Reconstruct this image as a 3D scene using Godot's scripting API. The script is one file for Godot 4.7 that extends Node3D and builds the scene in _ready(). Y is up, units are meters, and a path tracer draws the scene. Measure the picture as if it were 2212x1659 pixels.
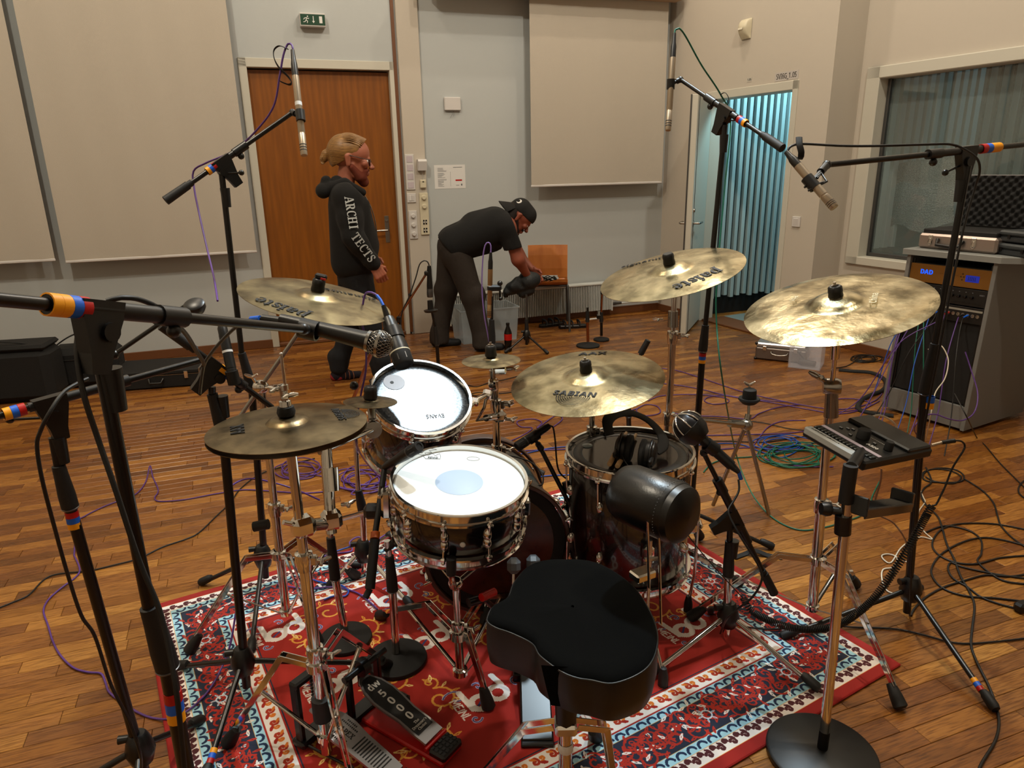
extends Node3D
# A recording hall with a drum kit on a rug. Metres, y up. The camera was surveyed from the rug (2.0 x 1.6 m), the walls and the doors.
const PITCH := 0.30
const ROLL := -0.020
const FOCAL := 1530.0
const EYE := Vector3(0, 1.52, 0)
var cr: Vector3
var cu: Vector3
var cf: Vector3
var M := {}
var used := {}
var rng := RandomNumberGenerator.new()
var UB := Vector3(cos(deg_to_rad(20)), 0, -sin(deg_to_rad(20)))
var NB := Vector3(sin(deg_to_rad(20)), 0, cos(deg_to_rad(20)))
var UR := Vector3(cos(deg_to_rad(-64)), 0, -sin(deg_to_rad(-64)))
var NR := Vector3(sin(deg_to_rad(-64)), 0, cos(deg_to_rad(-64)))
const PB := Vector3(-2.13, 0, -6.174)
const PR := Vector3(1.582, 0, -7.541)

class Sh:
	var v := PackedVector3Array()
	var n := PackedVector3Array()
	var t := PackedVector2Array()
	var c := PackedColorArray()
	var col := Color.WHITE
	func tri(a: Vector3, b: Vector3, d: Vector3, na: Vector3, nb: Vector3, nd: Vector3, ta := Vector2.ZERO, tb := Vector2.ZERO, td := Vector2.ZERO):
		var g := (b - a).cross(d - a)
		if g.length_squared() < 1e-18: return
		if g.dot(na + nb + nd) > 0:
			v.append_array([a, d, b]); n.append_array([na, nd, nb]); t.append_array([ta, td, tb])
		else:
			v.append_array([a, b, d]); n.append_array([na, nb, nd]); t.append_array([ta, tb, td])
		c.append(col); c.append(col); c.append(col)
	func quad(a: Vector3, b: Vector3, d: Vector3, e: Vector3, na: Vector3, nb := Vector3.INF, nd := Vector3.INF, ne := Vector3.INF, uv := [Vector2(0, 0), Vector2(1, 0), Vector2(1, 1), Vector2(0, 1)]):
		if nb == Vector3.INF: nb = na; nd = na; ne = na
		tri(a, b, d, na, nb, nd, uv[0], uv[1], uv[2]); tri(a, d, e, na, nd, ne, uv[0], uv[2], uv[3])
	# a surface through rows of points, smooth normals; flip turns it inside out
	func grid(p: Array, closed_u := false, closed_v := false, flip := false, uvs = null):
		var h := p.size(); var w: int = p[0].size()
		var nn := []
		for i in h:
			var row := PackedVector3Array()
			for j in w:
				var a: Vector3 = p[i][(j + 1) % w if closed_u else mini(j + 1, w - 1)] - p[i][(j - 1 + w) % w if closed_u else maxi(j - 1, 0)]
				var b: Vector3 = p[(i + 1) % h if closed_v else mini(i + 1, h - 1)][j] - p[(i - 1 + h) % h if closed_v else maxi(i - 1, 0)][j]
				var g := a.cross(b)
				if g.length_squared() < 1e-20:
					var q: Vector3 = p[clampi(i, 1, h - 2)][(j + 1) % w] - p[clampi(i, 1, h - 2)][(j - 1 + w) % w]
					var k := 1 if i == 0 else i - 1
					g = q.cross(p[k + 1 if i == 0 else i][j] - p[k if i == 0 else k][j]) if h > 2 else Vector3.UP
				row.append(g.normalized() * (-1.0 if flip else 1.0))
			nn.append(row)
		for i in (h if closed_v else h - 1):
			var i2 := (i + 1) % h
			for j in (w if closed_u else w - 1):
				var j2 := (j + 1) % w
				var uv := [Vector2(float(j) / w, float(i) / h), Vector2((j + 1.0) / w, float(i) / h), Vector2((j + 1.0) / w, (i + 1.0) / h), Vector2(float(j) / w, (i + 1.0) / h)]
				if uvs != null: uv = [uvs[i][j], uvs[i][j2], uvs[i2][j2], uvs[i2][j]]
				quad(p[i][j], p[i][j2], p[i2][j2], p[i2][j], nn[i][j], nn[i][j2], nn[i2][j2], nn[i2][j], uv)
	# a round bar along points; r is one radius or one per point
	func tube(p: Array, r, sides := 8, caps := true, flat := 1.0):
		var k := p.size(); var f := Vector3.ZERO; var rows := []; var norms := []
		for i in k:
			var d: Vector3 = (p[mini(i + 1, k - 1)] - p[maxi(i - 1, 0)]).normalized()
			if f == Vector3.ZERO: f = d.cross(Vector3.UP if absf(d.y) < 0.95 else Vector3.RIGHT).normalized()
			f = (f - d * f.dot(d)).normalized()
			var g := d.cross(f); var rr: float = r if not (r is Array) else r[i]
			var row := PackedVector3Array(); var nr := PackedVector3Array()
			for s in sides + 1:
				var a := TAU * s / sides
				var o := f * cos(a) + g * sin(a) * flat
				row.append(p[i] + o * rr); nr.append((f * cos(a) * flat + g * sin(a)).normalized())
			rows.append(row); norms.append(nr)
		for i in k - 1:
			for s in sides:
				quad(rows[i][s], rows[i][s + 1], rows[i + 1][s + 1], rows[i + 1][s], norms[i][s], norms[i][s + 1], norms[i + 1][s + 1], norms[i + 1][s])
		if caps:
			for e in [0, k - 1]:
				var d: Vector3 = (p[0] - p[1]).normalized() if e == 0 else (p[k - 1] - p[k - 2]).normalized()
				for s in sides: tri(p[e], rows[e][s], rows[e][s + 1], d, d, d)
	func rod(a: Vector3, b: Vector3, r: float, r2 := -1.0, sides := 12):
		tube([a, b], [r, r if r2 < 0 else r2], sides)
	# a turned shape: profile of (radius, height) about the y axis of xf; corners sharper than 40 degrees stay sharp
	func lathe(prof: Array, xf: Transform3D, segs := 24, planar := 0.0):
		var k := prof.size(); var sn := []
		for i in k - 1:
			var d: Vector2 = prof[i + 1] - prof[i]
			sn.append(Vector2(d.y, -d.x).normalized() if d.length() > 1e-9 else Vector2.ZERO)
		for i in k - 1:
			var n0: Vector2 = sn[i]; var n1: Vector2 = sn[i]
			if n0 == Vector2.ZERO: continue
			if i > 0 and sn[i - 1].dot(sn[i]) > 0.75: n0 = (sn[i - 1] + sn[i]).normalized()
			if i < k - 2 and sn[i + 1].dot(sn[i]) > 0.75: n1 = (sn[i + 1] + sn[i]).normalized()
			var a: Vector2 = prof[i]; var b: Vector2 = prof[i + 1]
			for s in segs:
				var c0 := cos(TAU * s / segs); var s0 := sin(TAU * s / segs); var c1 := cos(TAU * (s + 1) / segs); var s1 := sin(TAU * (s + 1) / segs)
				var uv := [Vector2(float(s) / segs, a.y), Vector2((s + 1.0) / segs, a.y), Vector2((s + 1.0) / segs, b.y), Vector2(float(s) / segs, b.y)]
				if planar > 0:
					uv = []
					for q in [[a.x, c0, s0], [a.x, c1, s1], [b.x, c1, s1], [b.x, c0, s0]]: uv.append(Vector2(0.5 + q[0] * q[1] / planar / 2, 0.5 + q[0] * q[2] / planar / 2))
				quad(xf * Vector3(a.x * c0, a.y, a.x * s0), xf * Vector3(a.x * c1, a.y, a.x * s1), xf * Vector3(b.x * c1, b.y, b.x * s1), xf * Vector3(b.x * c0, b.y, b.x * s0),
					xf.basis * Vector3(n0.x * c0, n0.y, n0.x * s0), xf.basis * Vector3(n0.x * c1, n0.y, n0.x * s1), xf.basis * Vector3(n1.x * c1, n1.y, n1.x * s1), xf.basis * Vector3(n1.x * c0, n1.y, n1.x * s0), uv)
	# a block with chamfered edges
	func box(xf: Transform3D, s: Vector3, bev := 0.0):
		var h := s / 2; bev = minf(bev, minf(h.x, minf(h.y, h.z)) * 0.9)
		var b := xf.basis
		var ax := [Vector3.RIGHT, Vector3.UP, Vector3.BACK]
		for i in 3:
			var j := (i + 1) % 3; var k := (i + 2) % 3
			for sg in [-1.0, 1.0]:
				var o: Vector3 = ax[i] * h[i] * sg; var u: Vector3 = ax[j] * (h[j] - bev); var w: Vector3 = ax[k] * (h[k] - bev)
				quad(xf * (o - u - w), xf * (o + u - w), xf * (o + u + w), xf * (o - u + w), b * (ax[i] * sg), Vector3.INF, Vector3.INF, Vector3.INF, [Vector2(0, 0), Vector2(1, 0), Vector2(1, 1), Vector2(0, 1)])
			if bev <= 0: continue
			for s1 in [-1.0, 1.0]:
				for s2 in [-1.0, 1.0]:
					var u: Vector3 = ax[i] * (h[i] - bev)
					var p1: Vector3 = ax[j] * h[j] * s1 + ax[k] * (h[k] - bev) * s2; var p2: Vector3 = ax[j] * (h[j] - bev) * s1 + ax[k] * h[k] * s2
					var nn: Vector3 = b * (ax[j] * s1 + ax[k] * s2).normalized()
					quad(xf * (p1 - u), xf * (p1 + u), xf * (p2 + u), xf * (p2 - u), nn)
		if bev > 0:
			for x in [-1.0, 1.0]:
				for y in [-1.0, 1.0]:
					for z in [-1.0, 1.0]:
						var nn: Vector3 = b * Vector3(x, y, z).normalized()
						tri(xf * Vector3(x * h.x, y * (h.y - bev), z * (h.z - bev)), xf * Vector3(x * (h.x - bev), y * h.y, z * (h.z - bev)), xf * Vector3(x * (h.x - bev), y * (h.y - bev), z * h.z), nn, nn, nn)
	func ball(p: Vector3, r: float, segs := 12, sq := Vector3.ONE):
		var rows := []
		for i in segs / 2 + 1:
			var a := PI * i / (segs / 2)
			var row := PackedVector3Array()
			for j in segs: row.append(p + Vector3(sin(a) * cos(TAU * j / segs), cos(a), sin(a) * sin(TAU * j / segs)) * sq * r)
			rows.append(row)
		for i in rows.size() - 1:
			for j in segs:
				var j2 := (j + 1) % segs
				quad(rows[i][j], rows[i][j2], rows[i + 1][j2], rows[i + 1][j], ((rows[i][j] - p) / sq / sq).normalized(), ((rows[i][j2] - p) / sq / sq).normalized(), ((rows[i + 1][j2] - p) / sq / sq).normalized(), ((rows[i + 1][j] - p) / sq / sq).normalized())
	# a flat outline (x, y) given thickness along z of xf, with a chamfer towards +z
	func plate(poly: PackedVector2Array, xf: Transform3D, th: float, bev := 0.0):
		var ids := Geometry2D.triangulate_polygon(poly)
		var inner := poly
		if bev > 0:
			var off := Geometry2D.offset_polygon(poly, -bev)
			if off.size() > 0 and off[0].size() == poly.size(): inner = off[0]
			else: bev = 0.0
		var tid := Geometry2D.triangulate_polygon(inner) if bev > 0 else ids
		var zf := xf.basis.z.normalized()
		for i in range(0, ids.size(), 3): tri(xf * v3(poly[ids[i]], 0), xf * v3(poly[ids[i + 1]], 0), xf * v3(poly[ids[i + 2]], 0), -zf, -zf, -zf, poly[ids[i]], poly[ids[i + 1]], poly[ids[i + 2]])
		for i in range(0, tid.size(), 3): tri(xf * v3(inner[tid[i]], th), xf * v3(inner[tid[i + 1]], th), xf * v3(inner[tid[i + 2]], th), zf, zf, zf, inner[tid[i]], inner[tid[i + 1]], inner[tid[i + 2]])
		var k := poly.size()
		var sgn := -1.0 if Geometry2D.is_polygon_clockwise(poly) else 1.0
		for i in k:
			var a := poly[i]; var b := poly[(i + 1) % k]; var e := (b - a).normalized()
			var nn: Vector3 = (xf.basis * Vector3(e.y, -e.x, 0) * sgn).normalized()
			quad(xf * v3(a, 0), xf * v3(b, 0), xf * v3(b, th - bev), xf * v3(a, th - bev), nn)
			if bev > 0 and inner.size() == k:
				var best := 0
				for q in k:
					if inner[q].distance_squared_to(a) < inner[best].distance_squared_to(a): best = q
				var best2 := 0
				for q in k:
					if inner[q].distance_squared_to(b) < inner[best2].distance_squared_to(b): best2 = q
				quad(xf * v3(a, th - bev), xf * v3(b, th - bev), xf * v3(inner[best2], th), xf * v3(inner[best], th), (nn + zf).normalized())
	func v3(p: Vector2, z: float) -> Vector3: return Vector3(p.x, p.y, z)
	func mesh() -> ArrayMesh:
		var a := []; a.resize(Mesh.ARRAY_MAX)
		a[Mesh.ARRAY_VERTEX] = v; a[Mesh.ARRAY_NORMAL] = n; a[Mesh.ARRAY_TEX_UV] = t; a[Mesh.ARRAY_COLOR] = c
		var m := ArrayMesh.new()
		if v.size() > 2: m.add_surface_from_arrays(Mesh.PRIMITIVE_TRIANGLES, a)
		return m

# ---- survey: pixel of the 2212 x 1659 photograph to a place
func ray(x: float, y: float) -> Vector3: return cf + cr * ((x - 1106.0) / FOCAL) - cu * ((y - 829.5) / FOCAL)
func fl(x: float, y: float, h := 0.0) -> Vector3:
	var d := ray(x, y)
	return EYE + d * ((h - EYE.y) / d.y)
func dp(x: float, y: float, d: float) -> Vector3: return EYE + ray(x, y) * d
func over(x: float, y: float, b: Vector3) -> Vector3:
	var d := ray(x, y)
	return EYE + d * (Vector2(b.x - EYE.x, b.z - EYE.z).length() / Vector2(d.x, d.z).length())
func onp(x: float, y: float, p: Vector3, nn: Vector3) -> Vector3:
	var d := ray(x, y)
	return EYE + d * ((p - EYE).dot(nn) / d.dot(nn))
func depth(p: Vector3) -> float: return (p - EYE).dot(cf)
func fB(u: float, y: float, v := 0.0) -> Transform3D: return Transform3D(Basis(UB, Vector3.UP, NB), PB + UB * u + NB * v + Vector3(0, y, 0))
func fR(u: float, y: float, v := 0.0) -> Transform3D: return Transform3D(Basis(UR, Vector3.UP, NR), PR + UR * u + NR * v + Vector3(0, y, 0))
func T(x := 0.0, y := 0.0, z := 0.0) -> Transform3D: return Transform3D(Basis(), Vector3(x, y, z))
# a frame whose y axis runs along d
func along(p: Vector3, d: Vector3, front := Vector3.ZERO) -> Transform3D:
	d = d.normalized()
	var f := front if front != Vector3.ZERO else (Vector3.BACK if absf(d.z) < 0.9 else Vector3.RIGHT)
	var x := d.cross(f).normalized()
	return Transform3D(Basis(x, d, x.cross(d)), p)
func curve(p: Array, step := 0.02) -> Array:
	var c := Curve3D.new(); c.bake_interval = step
	for i in p.size():
		var tn: Vector3 = (p[mini(i + 1, p.size() - 1)] - p[maxi(i - 1, 0)]) / 6.0 if i > 0 and i < p.size() - 1 else Vector3.ZERO
		c.add_point(p[i], -tn, tn)
	return Array(c.get_baked_points())

# ---- naming and tagging
func numbered(called: String) -> String:
	used[called] = used.get(called, 0) + 1
	return called if used[called] == 1 else "%s_%03d" % [called, used[called] - 1]
func tag(o: Node, label := "", category := "", group := "", kind := ""):
	if label: o.set_meta("label", label)
	if category: o.set_meta("category", category)
	if group: o.set_meta("group", group)
	if kind: o.set_meta("kind", kind)
	return o
func thing(called: String, label: String, category: String, xf := Transform3D(), group := "") -> Node3D:
	var o := Node3D.new(); o.name = numbered(called); add_child(o); o.transform = xf
	tag(o, label, category, group)
	return o
func obj(called: String, s, m: Material, parent: Node = self) -> MeshInstance3D:
	var o := MeshInstance3D.new()
	o.mesh = s.mesh() if s is Sh else s
	o.material_override = m
	o.name = numbered(called) if parent == self else called
	parent.add_child(o, true)
	return o
func struct(called: String, s, m: Material, parent: Node = self) -> MeshInstance3D:
	var o := obj(called, s, m, parent); o.set_meta("kind", "structure")
	return o
func words(text: String, size: float, m: Material, parent: Node, xf: Transform3D, font := "Droid Sans", bold := false, squeeze := 1.0, called := "lettering") -> MeshInstance3D:
	var tm := TextMesh.new(); var f := SystemFont.new()
	f.font_names = PackedStringArray([font])
	if bold: f.font_weight = 700
	tm.text = text; tm.font = f; tm.font_size = 32; tm.pixel_size = size / 32.0 * 1.0; tm.depth = 0.0012; tm.curve_step = 2.0
	var o := MeshInstance3D.new(); o.mesh = tm; o.material_override = m; o.name = called
	o.transform = xf * Transform3D(Basis().scaled(Vector3(squeeze, 1, 1)), Vector3.ZERO)
	parent.add_child(o, true)
	return o
func mat(col: Color, rough := 0.5, metal := 0.0, more := {}) -> StandardMaterial3D:
	var m := StandardMaterial3D.new(); m.albedo_color = col; m.roughness = rough; m.metallic = metal
	for k in more: m.set(k, more[k])
	return m
func noise_tex(freq: float, lo: Color, hi: Color, seed_ := 1, w := 256, h := 256, kind := FastNoiseLite.TYPE_SIMPLEX_SMOOTH, mid = null) -> NoiseTexture2D:
	var f := FastNoiseLite.new(); f.noise_type = kind; f.frequency = freq; f.seed = seed_; f.fractal_octaves = 4
	var g := Gradient.new(); g.set_color(0, lo); g.set_color(1, hi)
	if mid != null: g.add_point(0.5, mid)
	var t := NoiseTexture2D.new(); t.width = w; t.height = h; t.seamless = true; t.noise = f; t.color_ramp = g
	return t
func bump(m: StandardMaterial3D, freq: float, height: float, scale: float, world := false) -> StandardMaterial3D:
	m.heightmap_enabled = true; m.heightmap_scale = height; m.heightmap_texture = noise_tex(freq, Color.BLACK, Color.WHITE, 7)
	m.uv1_triplanar = true; m.uv1_world_triplanar = world; m.uv1_scale = Vector3.ONE * scale
	return m
func _ready():
	rng.seed = 7
	# ---- camera
	cf = Vector3(0, -sin(PITCH), -cos(PITCH))
	var up0 := Vector3(0, cos(PITCH), -sin(PITCH))
	cr = Vector3.RIGHT * cos(ROLL) + up0 * sin(ROLL)
	cu = -Vector3.RIGHT * sin(ROLL) + up0 * cos(ROLL)
	var cam := Camera3D.new(); cam.name = "camera"; add_child(cam)
	cam.transform = Transform3D(Basis(cr, cu, -cf), EYE)
	cam.fov = rad_to_deg(2 * atan(829.5 / FOCAL)); cam.near = 0.05; cam.far = 60; cam.current = true
	# ---- sky outside (windowless hall: only a dim even grey), exposure
	var we := WorldEnvironment.new(); we.name = "environment"
	var env := Environment.new(); env.background_mode = Environment.BG_COLOR; env.background_color = Color(0.02, 0.02, 0.025)
	env.tonemap_mode = Environment.TONE_MAPPER_LINEAR; env.tonemap_exposure = 0.16
	env.sdfgi_enabled = true; env.ssao_enabled = true; env.ssil_enabled = true
	we.environment = env; add_child(we)
	# ---- lamps high under the ceiling
	lamp("ceiling_spot_over_wall", fB(3.05, 5.3, 1.35).origin, Color(1.0, 0.92, 0.82), 15.0, 0.05)
	lamp("ceiling_spot_over_hall", fB(2.3, 5.3, 2.5).origin, Color(1.0, 0.94, 0.86), 17.0, 0.06)
	lamp("ceiling_spot_over_door", fB(-0.4, 5.3, 2.2).origin, Color(1.0, 0.92, 0.82), 10.0, 0.06)
	lamp("fill_lamp_over_floor", Vector3(-1.9, 5.3, -1.6), Color(1.0, 0.95, 0.86), 52.0, 0.12)  # unseen general fill lamp, added to brighten the front floor
	lamp("ceiling_spot_over_drums", Vector3(0.56, 4.58, -3.2), Color(0.86, 0.95, 1.0), 80.0, 0.10, Vector3(0.1, 0.6, -2.0), 26.0)
	lamp("ceiling_spot_over_stands", Vector3(1.9, 5.3, -2.4), Color(1.0, 0.95, 0.87), 40.0, 0.08)
	lamp("control_room_lamp", fR(3.4, 2.5, -2.0).origin, Color(0.72, 0.95, 1.0), 16.0, 0.2)
	lamp("passage_lamp", fR(1.25, 2.45, -0.75).origin, Color(0.72, 0.95, 1.0), 9.0, 0.15)
	materials()
	floor_and_walls()
	wall_things()
	drum_rug()
	drum_kit()
	cymbals()
	microphones()
	band_people()
	rack_corner()
	floor_things()
	cables()

func lamp(called: String, p: Vector3, col: Color, energy: float, size: float, aim := Vector3.INF, cone := 45.0):
	var l: Light3D
	if aim != Vector3.INF:
		l = SpotLight3D.new(); l.spot_angle = cone; l.spot_range = 20; l.spot_attenuation = 2.0; l.spot_angle_attenuation = 0.6
	else:
		l = OmniLight3D.new(); l.omni_range = 20; l.omni_attenuation = 2.0
	l.name = called; l.light_color = col; l.light_energy = energy; l.light_size = size; l.shadow_enabled = true
	add_child(l)
	l.position = p
	if aim != Vector3.INF: l.look_at_from_position(p, aim, Vector3.RIGHT)

func materials():
	M.wall = bump(mat(Color(0.74, 0.71, 0.66), 0.85), 0.02, 0.03, 3.0, true)
	M.wall_cool = bump(mat(Color(0.70, 0.72, 0.72), 0.85), 0.02, 0.03, 3.0, true)
	M.trim_paint = mat(Color(0.76, 0.75, 0.70), 0.5)
	M.ceiling = mat(Color(0.6, 0.58, 0.55), 0.9)
	M.blind = bump(mat(Color(0.70, 0.67, 0.62), 0.9), 0.05, 0.03, 10.0)
	M.pelmet = mat(Color(0.66, 0.55, 0.44), 0.7)
	M.white_plastic = mat(Color(0.80, 0.79, 0.78), 0.4)
	M.cream_plastic = mat(Color(0.80, 0.77, 0.67), 0.45)
	M.radiator = mat(Color(0.80, 0.82, 0.81), 0.4)
	M.black = mat(Color(0.028, 0.028, 0.03), 0.38)
	M.black_metal = mat(Color(0.022, 0.022, 0.024), 0.3)
	M.black_matte = mat(Color(0.02, 0.02, 0.022), 0.75)
	M.rubber = mat(Color(0.035, 0.035, 0.037), 0.6)
	M.chrome = mat(Color(0.86, 0.85, 0.83), 0.09, 1.0)
	M.steel = mat(Color(0.62, 0.61, 0.59), 0.25, 1.0)
	M.grey_metal = mat(Color(0.36, 0.36, 0.36), 0.35, 0.8)
	M.alu = mat(Color(0.70, 0.70, 0.71), 0.32, 0.9)
	M.nickel = mat(Color(0.66, 0.60, 0.52), 0.38, 0.75)
	M.gold_body = mat(Color(0.62, 0.50, 0.34), 0.35, 0.7)
	M.copper = mat(Color(0.62, 0.40, 0.28), 0.25, 1.0)
	M.yellow = mat(Color(0.95, 0.62, 0.02), 0.45)
	M.blue = mat(Color(0.04, 0.36, 0.80), 0.45)
	M.red = mat(Color(0.68, 0.03, 0.02), 0.4)
	M.orange_paint = mat(Color(0.74, 0.05, 0.01), 0.3)
	M.green = mat(Color(0.05, 0.55, 0.30), 0.5)
	M.white = mat(Color(0.86, 0.86, 0.85), 0.5)
	M.ink = mat(Color(0.025, 0.025, 0.03), 0.6)
	M.grey_ink = mat(Color(0.42, 0.43, 0.45), 0.6)
	M.purple_cord = mat(Color(0.33, 0.20, 0.50), 0.45)
	M.blue_cord = mat(Color(0.05, 0.28, 0.66), 0.45)
	M.green_cord = mat(Color(0.02, 0.38, 0.30), 0.45)
	M.black_cord = mat(Color(0.03, 0.027, 0.025), 0.5)
	M.white_cord = mat(Color(0.80, 0.77, 0.70), 0.45)
	M.grey_laminate = bump(mat(Color(0.44, 0.44, 0.43), 0.6), 0.08, 0.01, 8.0)
	M.brown_wood = mat(Color(0.40, 0.24, 0.12), 0.5)
	# floor timber: fine grain over the tone that each plank carries
	M.plank = mat(Color.WHITE, 0.33, 0.0, {"vertex_color_use_as_albedo": true})
	M.plank.albedo_texture = noise_tex(0.035, Color(0.62, 0.55, 0.46), Color(1, 1, 1), 3, 512, 512, FastNoiseLite.TYPE_SIMPLEX, Color(0.90, 0.87, 0.82))
	M.plank.roughness_texture = noise_tex(0.02, Color(0.75, 0.75, 0.75), Color.WHITE, 4)
	M.door_wood = mat(Color(0.90, 0.86, 0.80), 0.38, 0.0)
	M.door_wood.albedo_texture = noise_tex(0.012, Color(0.49, 0.29, 0.06), Color(0.60, 0.37, 0.09), 11, 512, 512)
	M.door_wood.uv1_scale = Vector3(3.5, 0.5, 1)
	M.beech = mat(Color(0.95, 0.9, 0.85), 0.35)
	M.beech.albedo_texture = noise_tex(0.015, Color(0.66, 0.40, 0.17), Color(0.76, 0.50, 0.25), 12, 256, 256)
	M.glass = mat(Color(0.9, 1.0, 0.98, 0.06), 0.02, 0.0, {"transparency": BaseMaterial3D.TRANSPARENCY_ALPHA})

func slab(sh: Sh, f: Callable, u0: float, u1: float, y0: float, y1: float, v0: float, v1: float, bev := 0.0):
	sh.box(f.call((u0 + u1) / 2, (y0 + y1) / 2, (v0 + v1) / 2), Vector3(u1 - u0, y1 - y0, v1 - v0), bev)

func floor_and_walls():
	const TOP := 5.6
	# floor: a slab with strip planks that run along the back wall
	var s := Sh.new()
	s.box(T(0.3, -0.06, -2.4), Vector3(13, 0.1, 14))
	var fl_node := struct("floor", s, M.brown_wood)
	var tones := [Color(0.60, 0.40, 0.185), Color(0.54, 0.345, 0.15), Color(0.47, 0.295, 0.145), Color(0.66, 0.455, 0.215), Color(0.585, 0.385, 0.165), Color(0.51, 0.325, 0.155), Color(0.70, 0.49, 0.23), Color(0.56, 0.365, 0.17)]
	var lens := [0.24, 0.31, 0.38, 0.46]
	var wide := 0.060
	var shared := {}
	var far_field := Sh.new()
	var list := []
	for row in 104:
		var v := 0.034 + row * wide
		var u := -3.4 + rng.randf() * 0.4
		while u < 5.2:
			var li := rng.randi_range(0, 3)
			var pos := fB(u + lens[li] / 2, 0, v)
			u += lens[li]
			if pos.origin.z > 0.6: continue
			list.append([pos, li, rng.randi_range(0, 7), rng.randi_range(0, 2), row])
	list.sort_custom(func(a, b): return score_plank(a[0].origin) < score_plank(b[0].origin))
	var count := 0
	for it in list:
		var p: Transform3D = it[0]
		if count < 298 and score_plank(p.origin) < 100:
			var key := "%d_%d_%d" % [it[1], it[2], it[3]]
			if not shared.has(key):
				var b := Sh.new(); b.col = tones[it[2]].srgb_to_linear(); plank_shape(b, Transform3D(), lens[it[1]], wide, it[2] * 0.37 + it[3] * 0.21)
				shared[key] = b.mesh()
			var o := obj("plank", shared[key], M.plank, fl_node)
			o.transform = p
			o.position.y = -0.0004 * rng.randf()
			count += 1
		else:
			far_field.col = tones[it[2]].srgb_to_linear()
			plank_shape(far_field, p, lens[it[1]], wide, it[2] * 0.37 + it[3] * 0.21)
	tag(obj("planks", far_field, M.plank, fl_node), "", "", "", "stuff")
	# back wall in pieces round the timber door
	s = Sh.new()
	slab(s, fB, -4.5, 0.0, 0, TOP, -0.25, 0)
	slab(s, fB, 0.0, 1.26, 2.38, TOP, -0.25, 0)
	slab(s, fB, 1.26, 4.4, 0, TOP, -0.25, 0)
	struct("wall_back", s, M.wall_cool)
	s = Sh.new()
	slab(s, fB, 1.285, 1.475, 0.0, TOP, 0, 0.03, 0.004)
	struct("trim_1", s, M.wall)
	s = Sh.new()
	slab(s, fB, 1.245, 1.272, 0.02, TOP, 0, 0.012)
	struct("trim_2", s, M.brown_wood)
	s = Sh.new()
	for q in [[-4.2, -0.0], [1.48, 3.95]]:
		slab(s, fB, q[0], q[1], 0.0, 0.075, 0, 0.014, 0.003)
	struct("baseboard_back", s, M.brown_wood)
	# right wall: door piece, step, window piece
	s = Sh.new()
	slab(s, fR, 0, 0.66, 0, TOP, -0.16, 0)
	slab(s, fR, 0.66, 1.64, 2.09, TOP, -0.16, 0)
	slab(s, fR, 1.64, 1.99, 0, TOP, -0.36, 0)
	struct("wall_right", s, M.wall)
	const V := -0.31
	s = Sh.new()
	slab(s, fR, 1.90, 2.10, 0, TOP, V - 0.16, V)
	slab(s, fR, 2.10, 5.6, 2.13, TOP, V - 0.16, V)
	slab(s, fR, 2.10, 5.6, 0, 0.73, V - 0.16, V)
	slab(s, fR, 3.9, 8.5, 0, TOP, V - 0.16, V)
	struct("wall_right_window", s, M.wall)
	s = Sh.new()
	slab(s, fR, 2.0, 5.0, 0, 0.07, V, V + 0.014, 0.003)
	slab(s, fR, 1.665, 1.99, 0, 0.07, 0, 0.014, 0.003)
	slab(s, fR, 0.0, 0.60, 0, 0.07, 0, 0.014, 0.003)
	struct("baseboard_right", s, M.brown_wood)
	# the rest of the hall, round and behind the camera
	s = Sh.new(); s.box(T(-4.6, TOP / 2, -1.5), Vector3(0.2, TOP, 10)); struct("wall_left", s, M.wall)
	s = Sh.new(); s.box(T(0.5, TOP / 2, 2.9), Vector3(12, TOP, 0.2)); struct("wall_front", s, M.wall)
	s = Sh.new(); s.box(T(0.5, TOP + 0.1, -2.5), Vector3(13, 0.2, 13)); struct("ceiling", s, M.ceiling)
	# timber door
	s = Sh.new()
	slab(s, fB, 0.055, 1.205, 0.03, 2.30, -0.10, -0.055, 0.003)
	var d: Node3D = struct("door_1", s, M.door_wood)
	s = Sh.new()
	for q in [[-0.01, 0.055, 0, 2.38], [1.205, 1.245, 0, 2.38], [-0.01, 1.245, 2.31, 2.38]]:
		slab(s, fB, q[0], q[1], q[2], q[3], -0.12, 0.012, 0.004)
	obj("casing", s, M.trim_paint, d)
	s = Sh.new()
	slab(s, fB, 0.055, 1.205, 0.0, 0.03, -0.12, 0.0, 0.004)
	obj("threshold", s, M.brown_wood, d)
	s = Sh.new()
	slab(s, fB, 1.085, 1.125, 0.86, 1.10, -0.057, -0.05, 0.003)
	s.lathe([Vector2(0.012, 0), Vector2(0.014, 0.012), Vector2(0, 0.013)], fB(1.105, 1.055, -0.05) * Transform3D(Basis(Vector3.RIGHT, PI / 2), Vector3.ZERO), 14)
	obj("lock_plate", s, M.steel, d)
	s = Sh.new()
	s.tube([fB(1.105, 0.975, -0.05).origin, fB(1.105, 0.975, 0.0).origin, fB(1.095, 0.975, 0.008).origin, fB(0.97, 0.975, 0.008).origin], 0.009, 10)
	obj("handle", s, M.steel, d)
	# open acoustic door in the right wall
	d = Node3D.new(); d.name = "door_2"; add_child(d); d.set_meta("kind", "structure")
	s = Sh.new()
	for q in [[0.62, 0.69, 0, 2.10], [1.62, 1.675, 0, 2.12], [0.62, 1.675, 2.05, 2.12]]:
		slab(s, fR, q[0], q[1], q[2], q[3], -0.16, 0.012, 0.004)
	obj("casing", s, M.trim_paint, d)
	s = Sh.new(); slab(s, fR, 0.69, 1.62, 0.0, 0.018, -0.30, -0.02, 0.004); obj("threshold", s, M.brown_wood, d)
	var hinge := fl(1516, 686); var free := fl(1481, 726)
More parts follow.
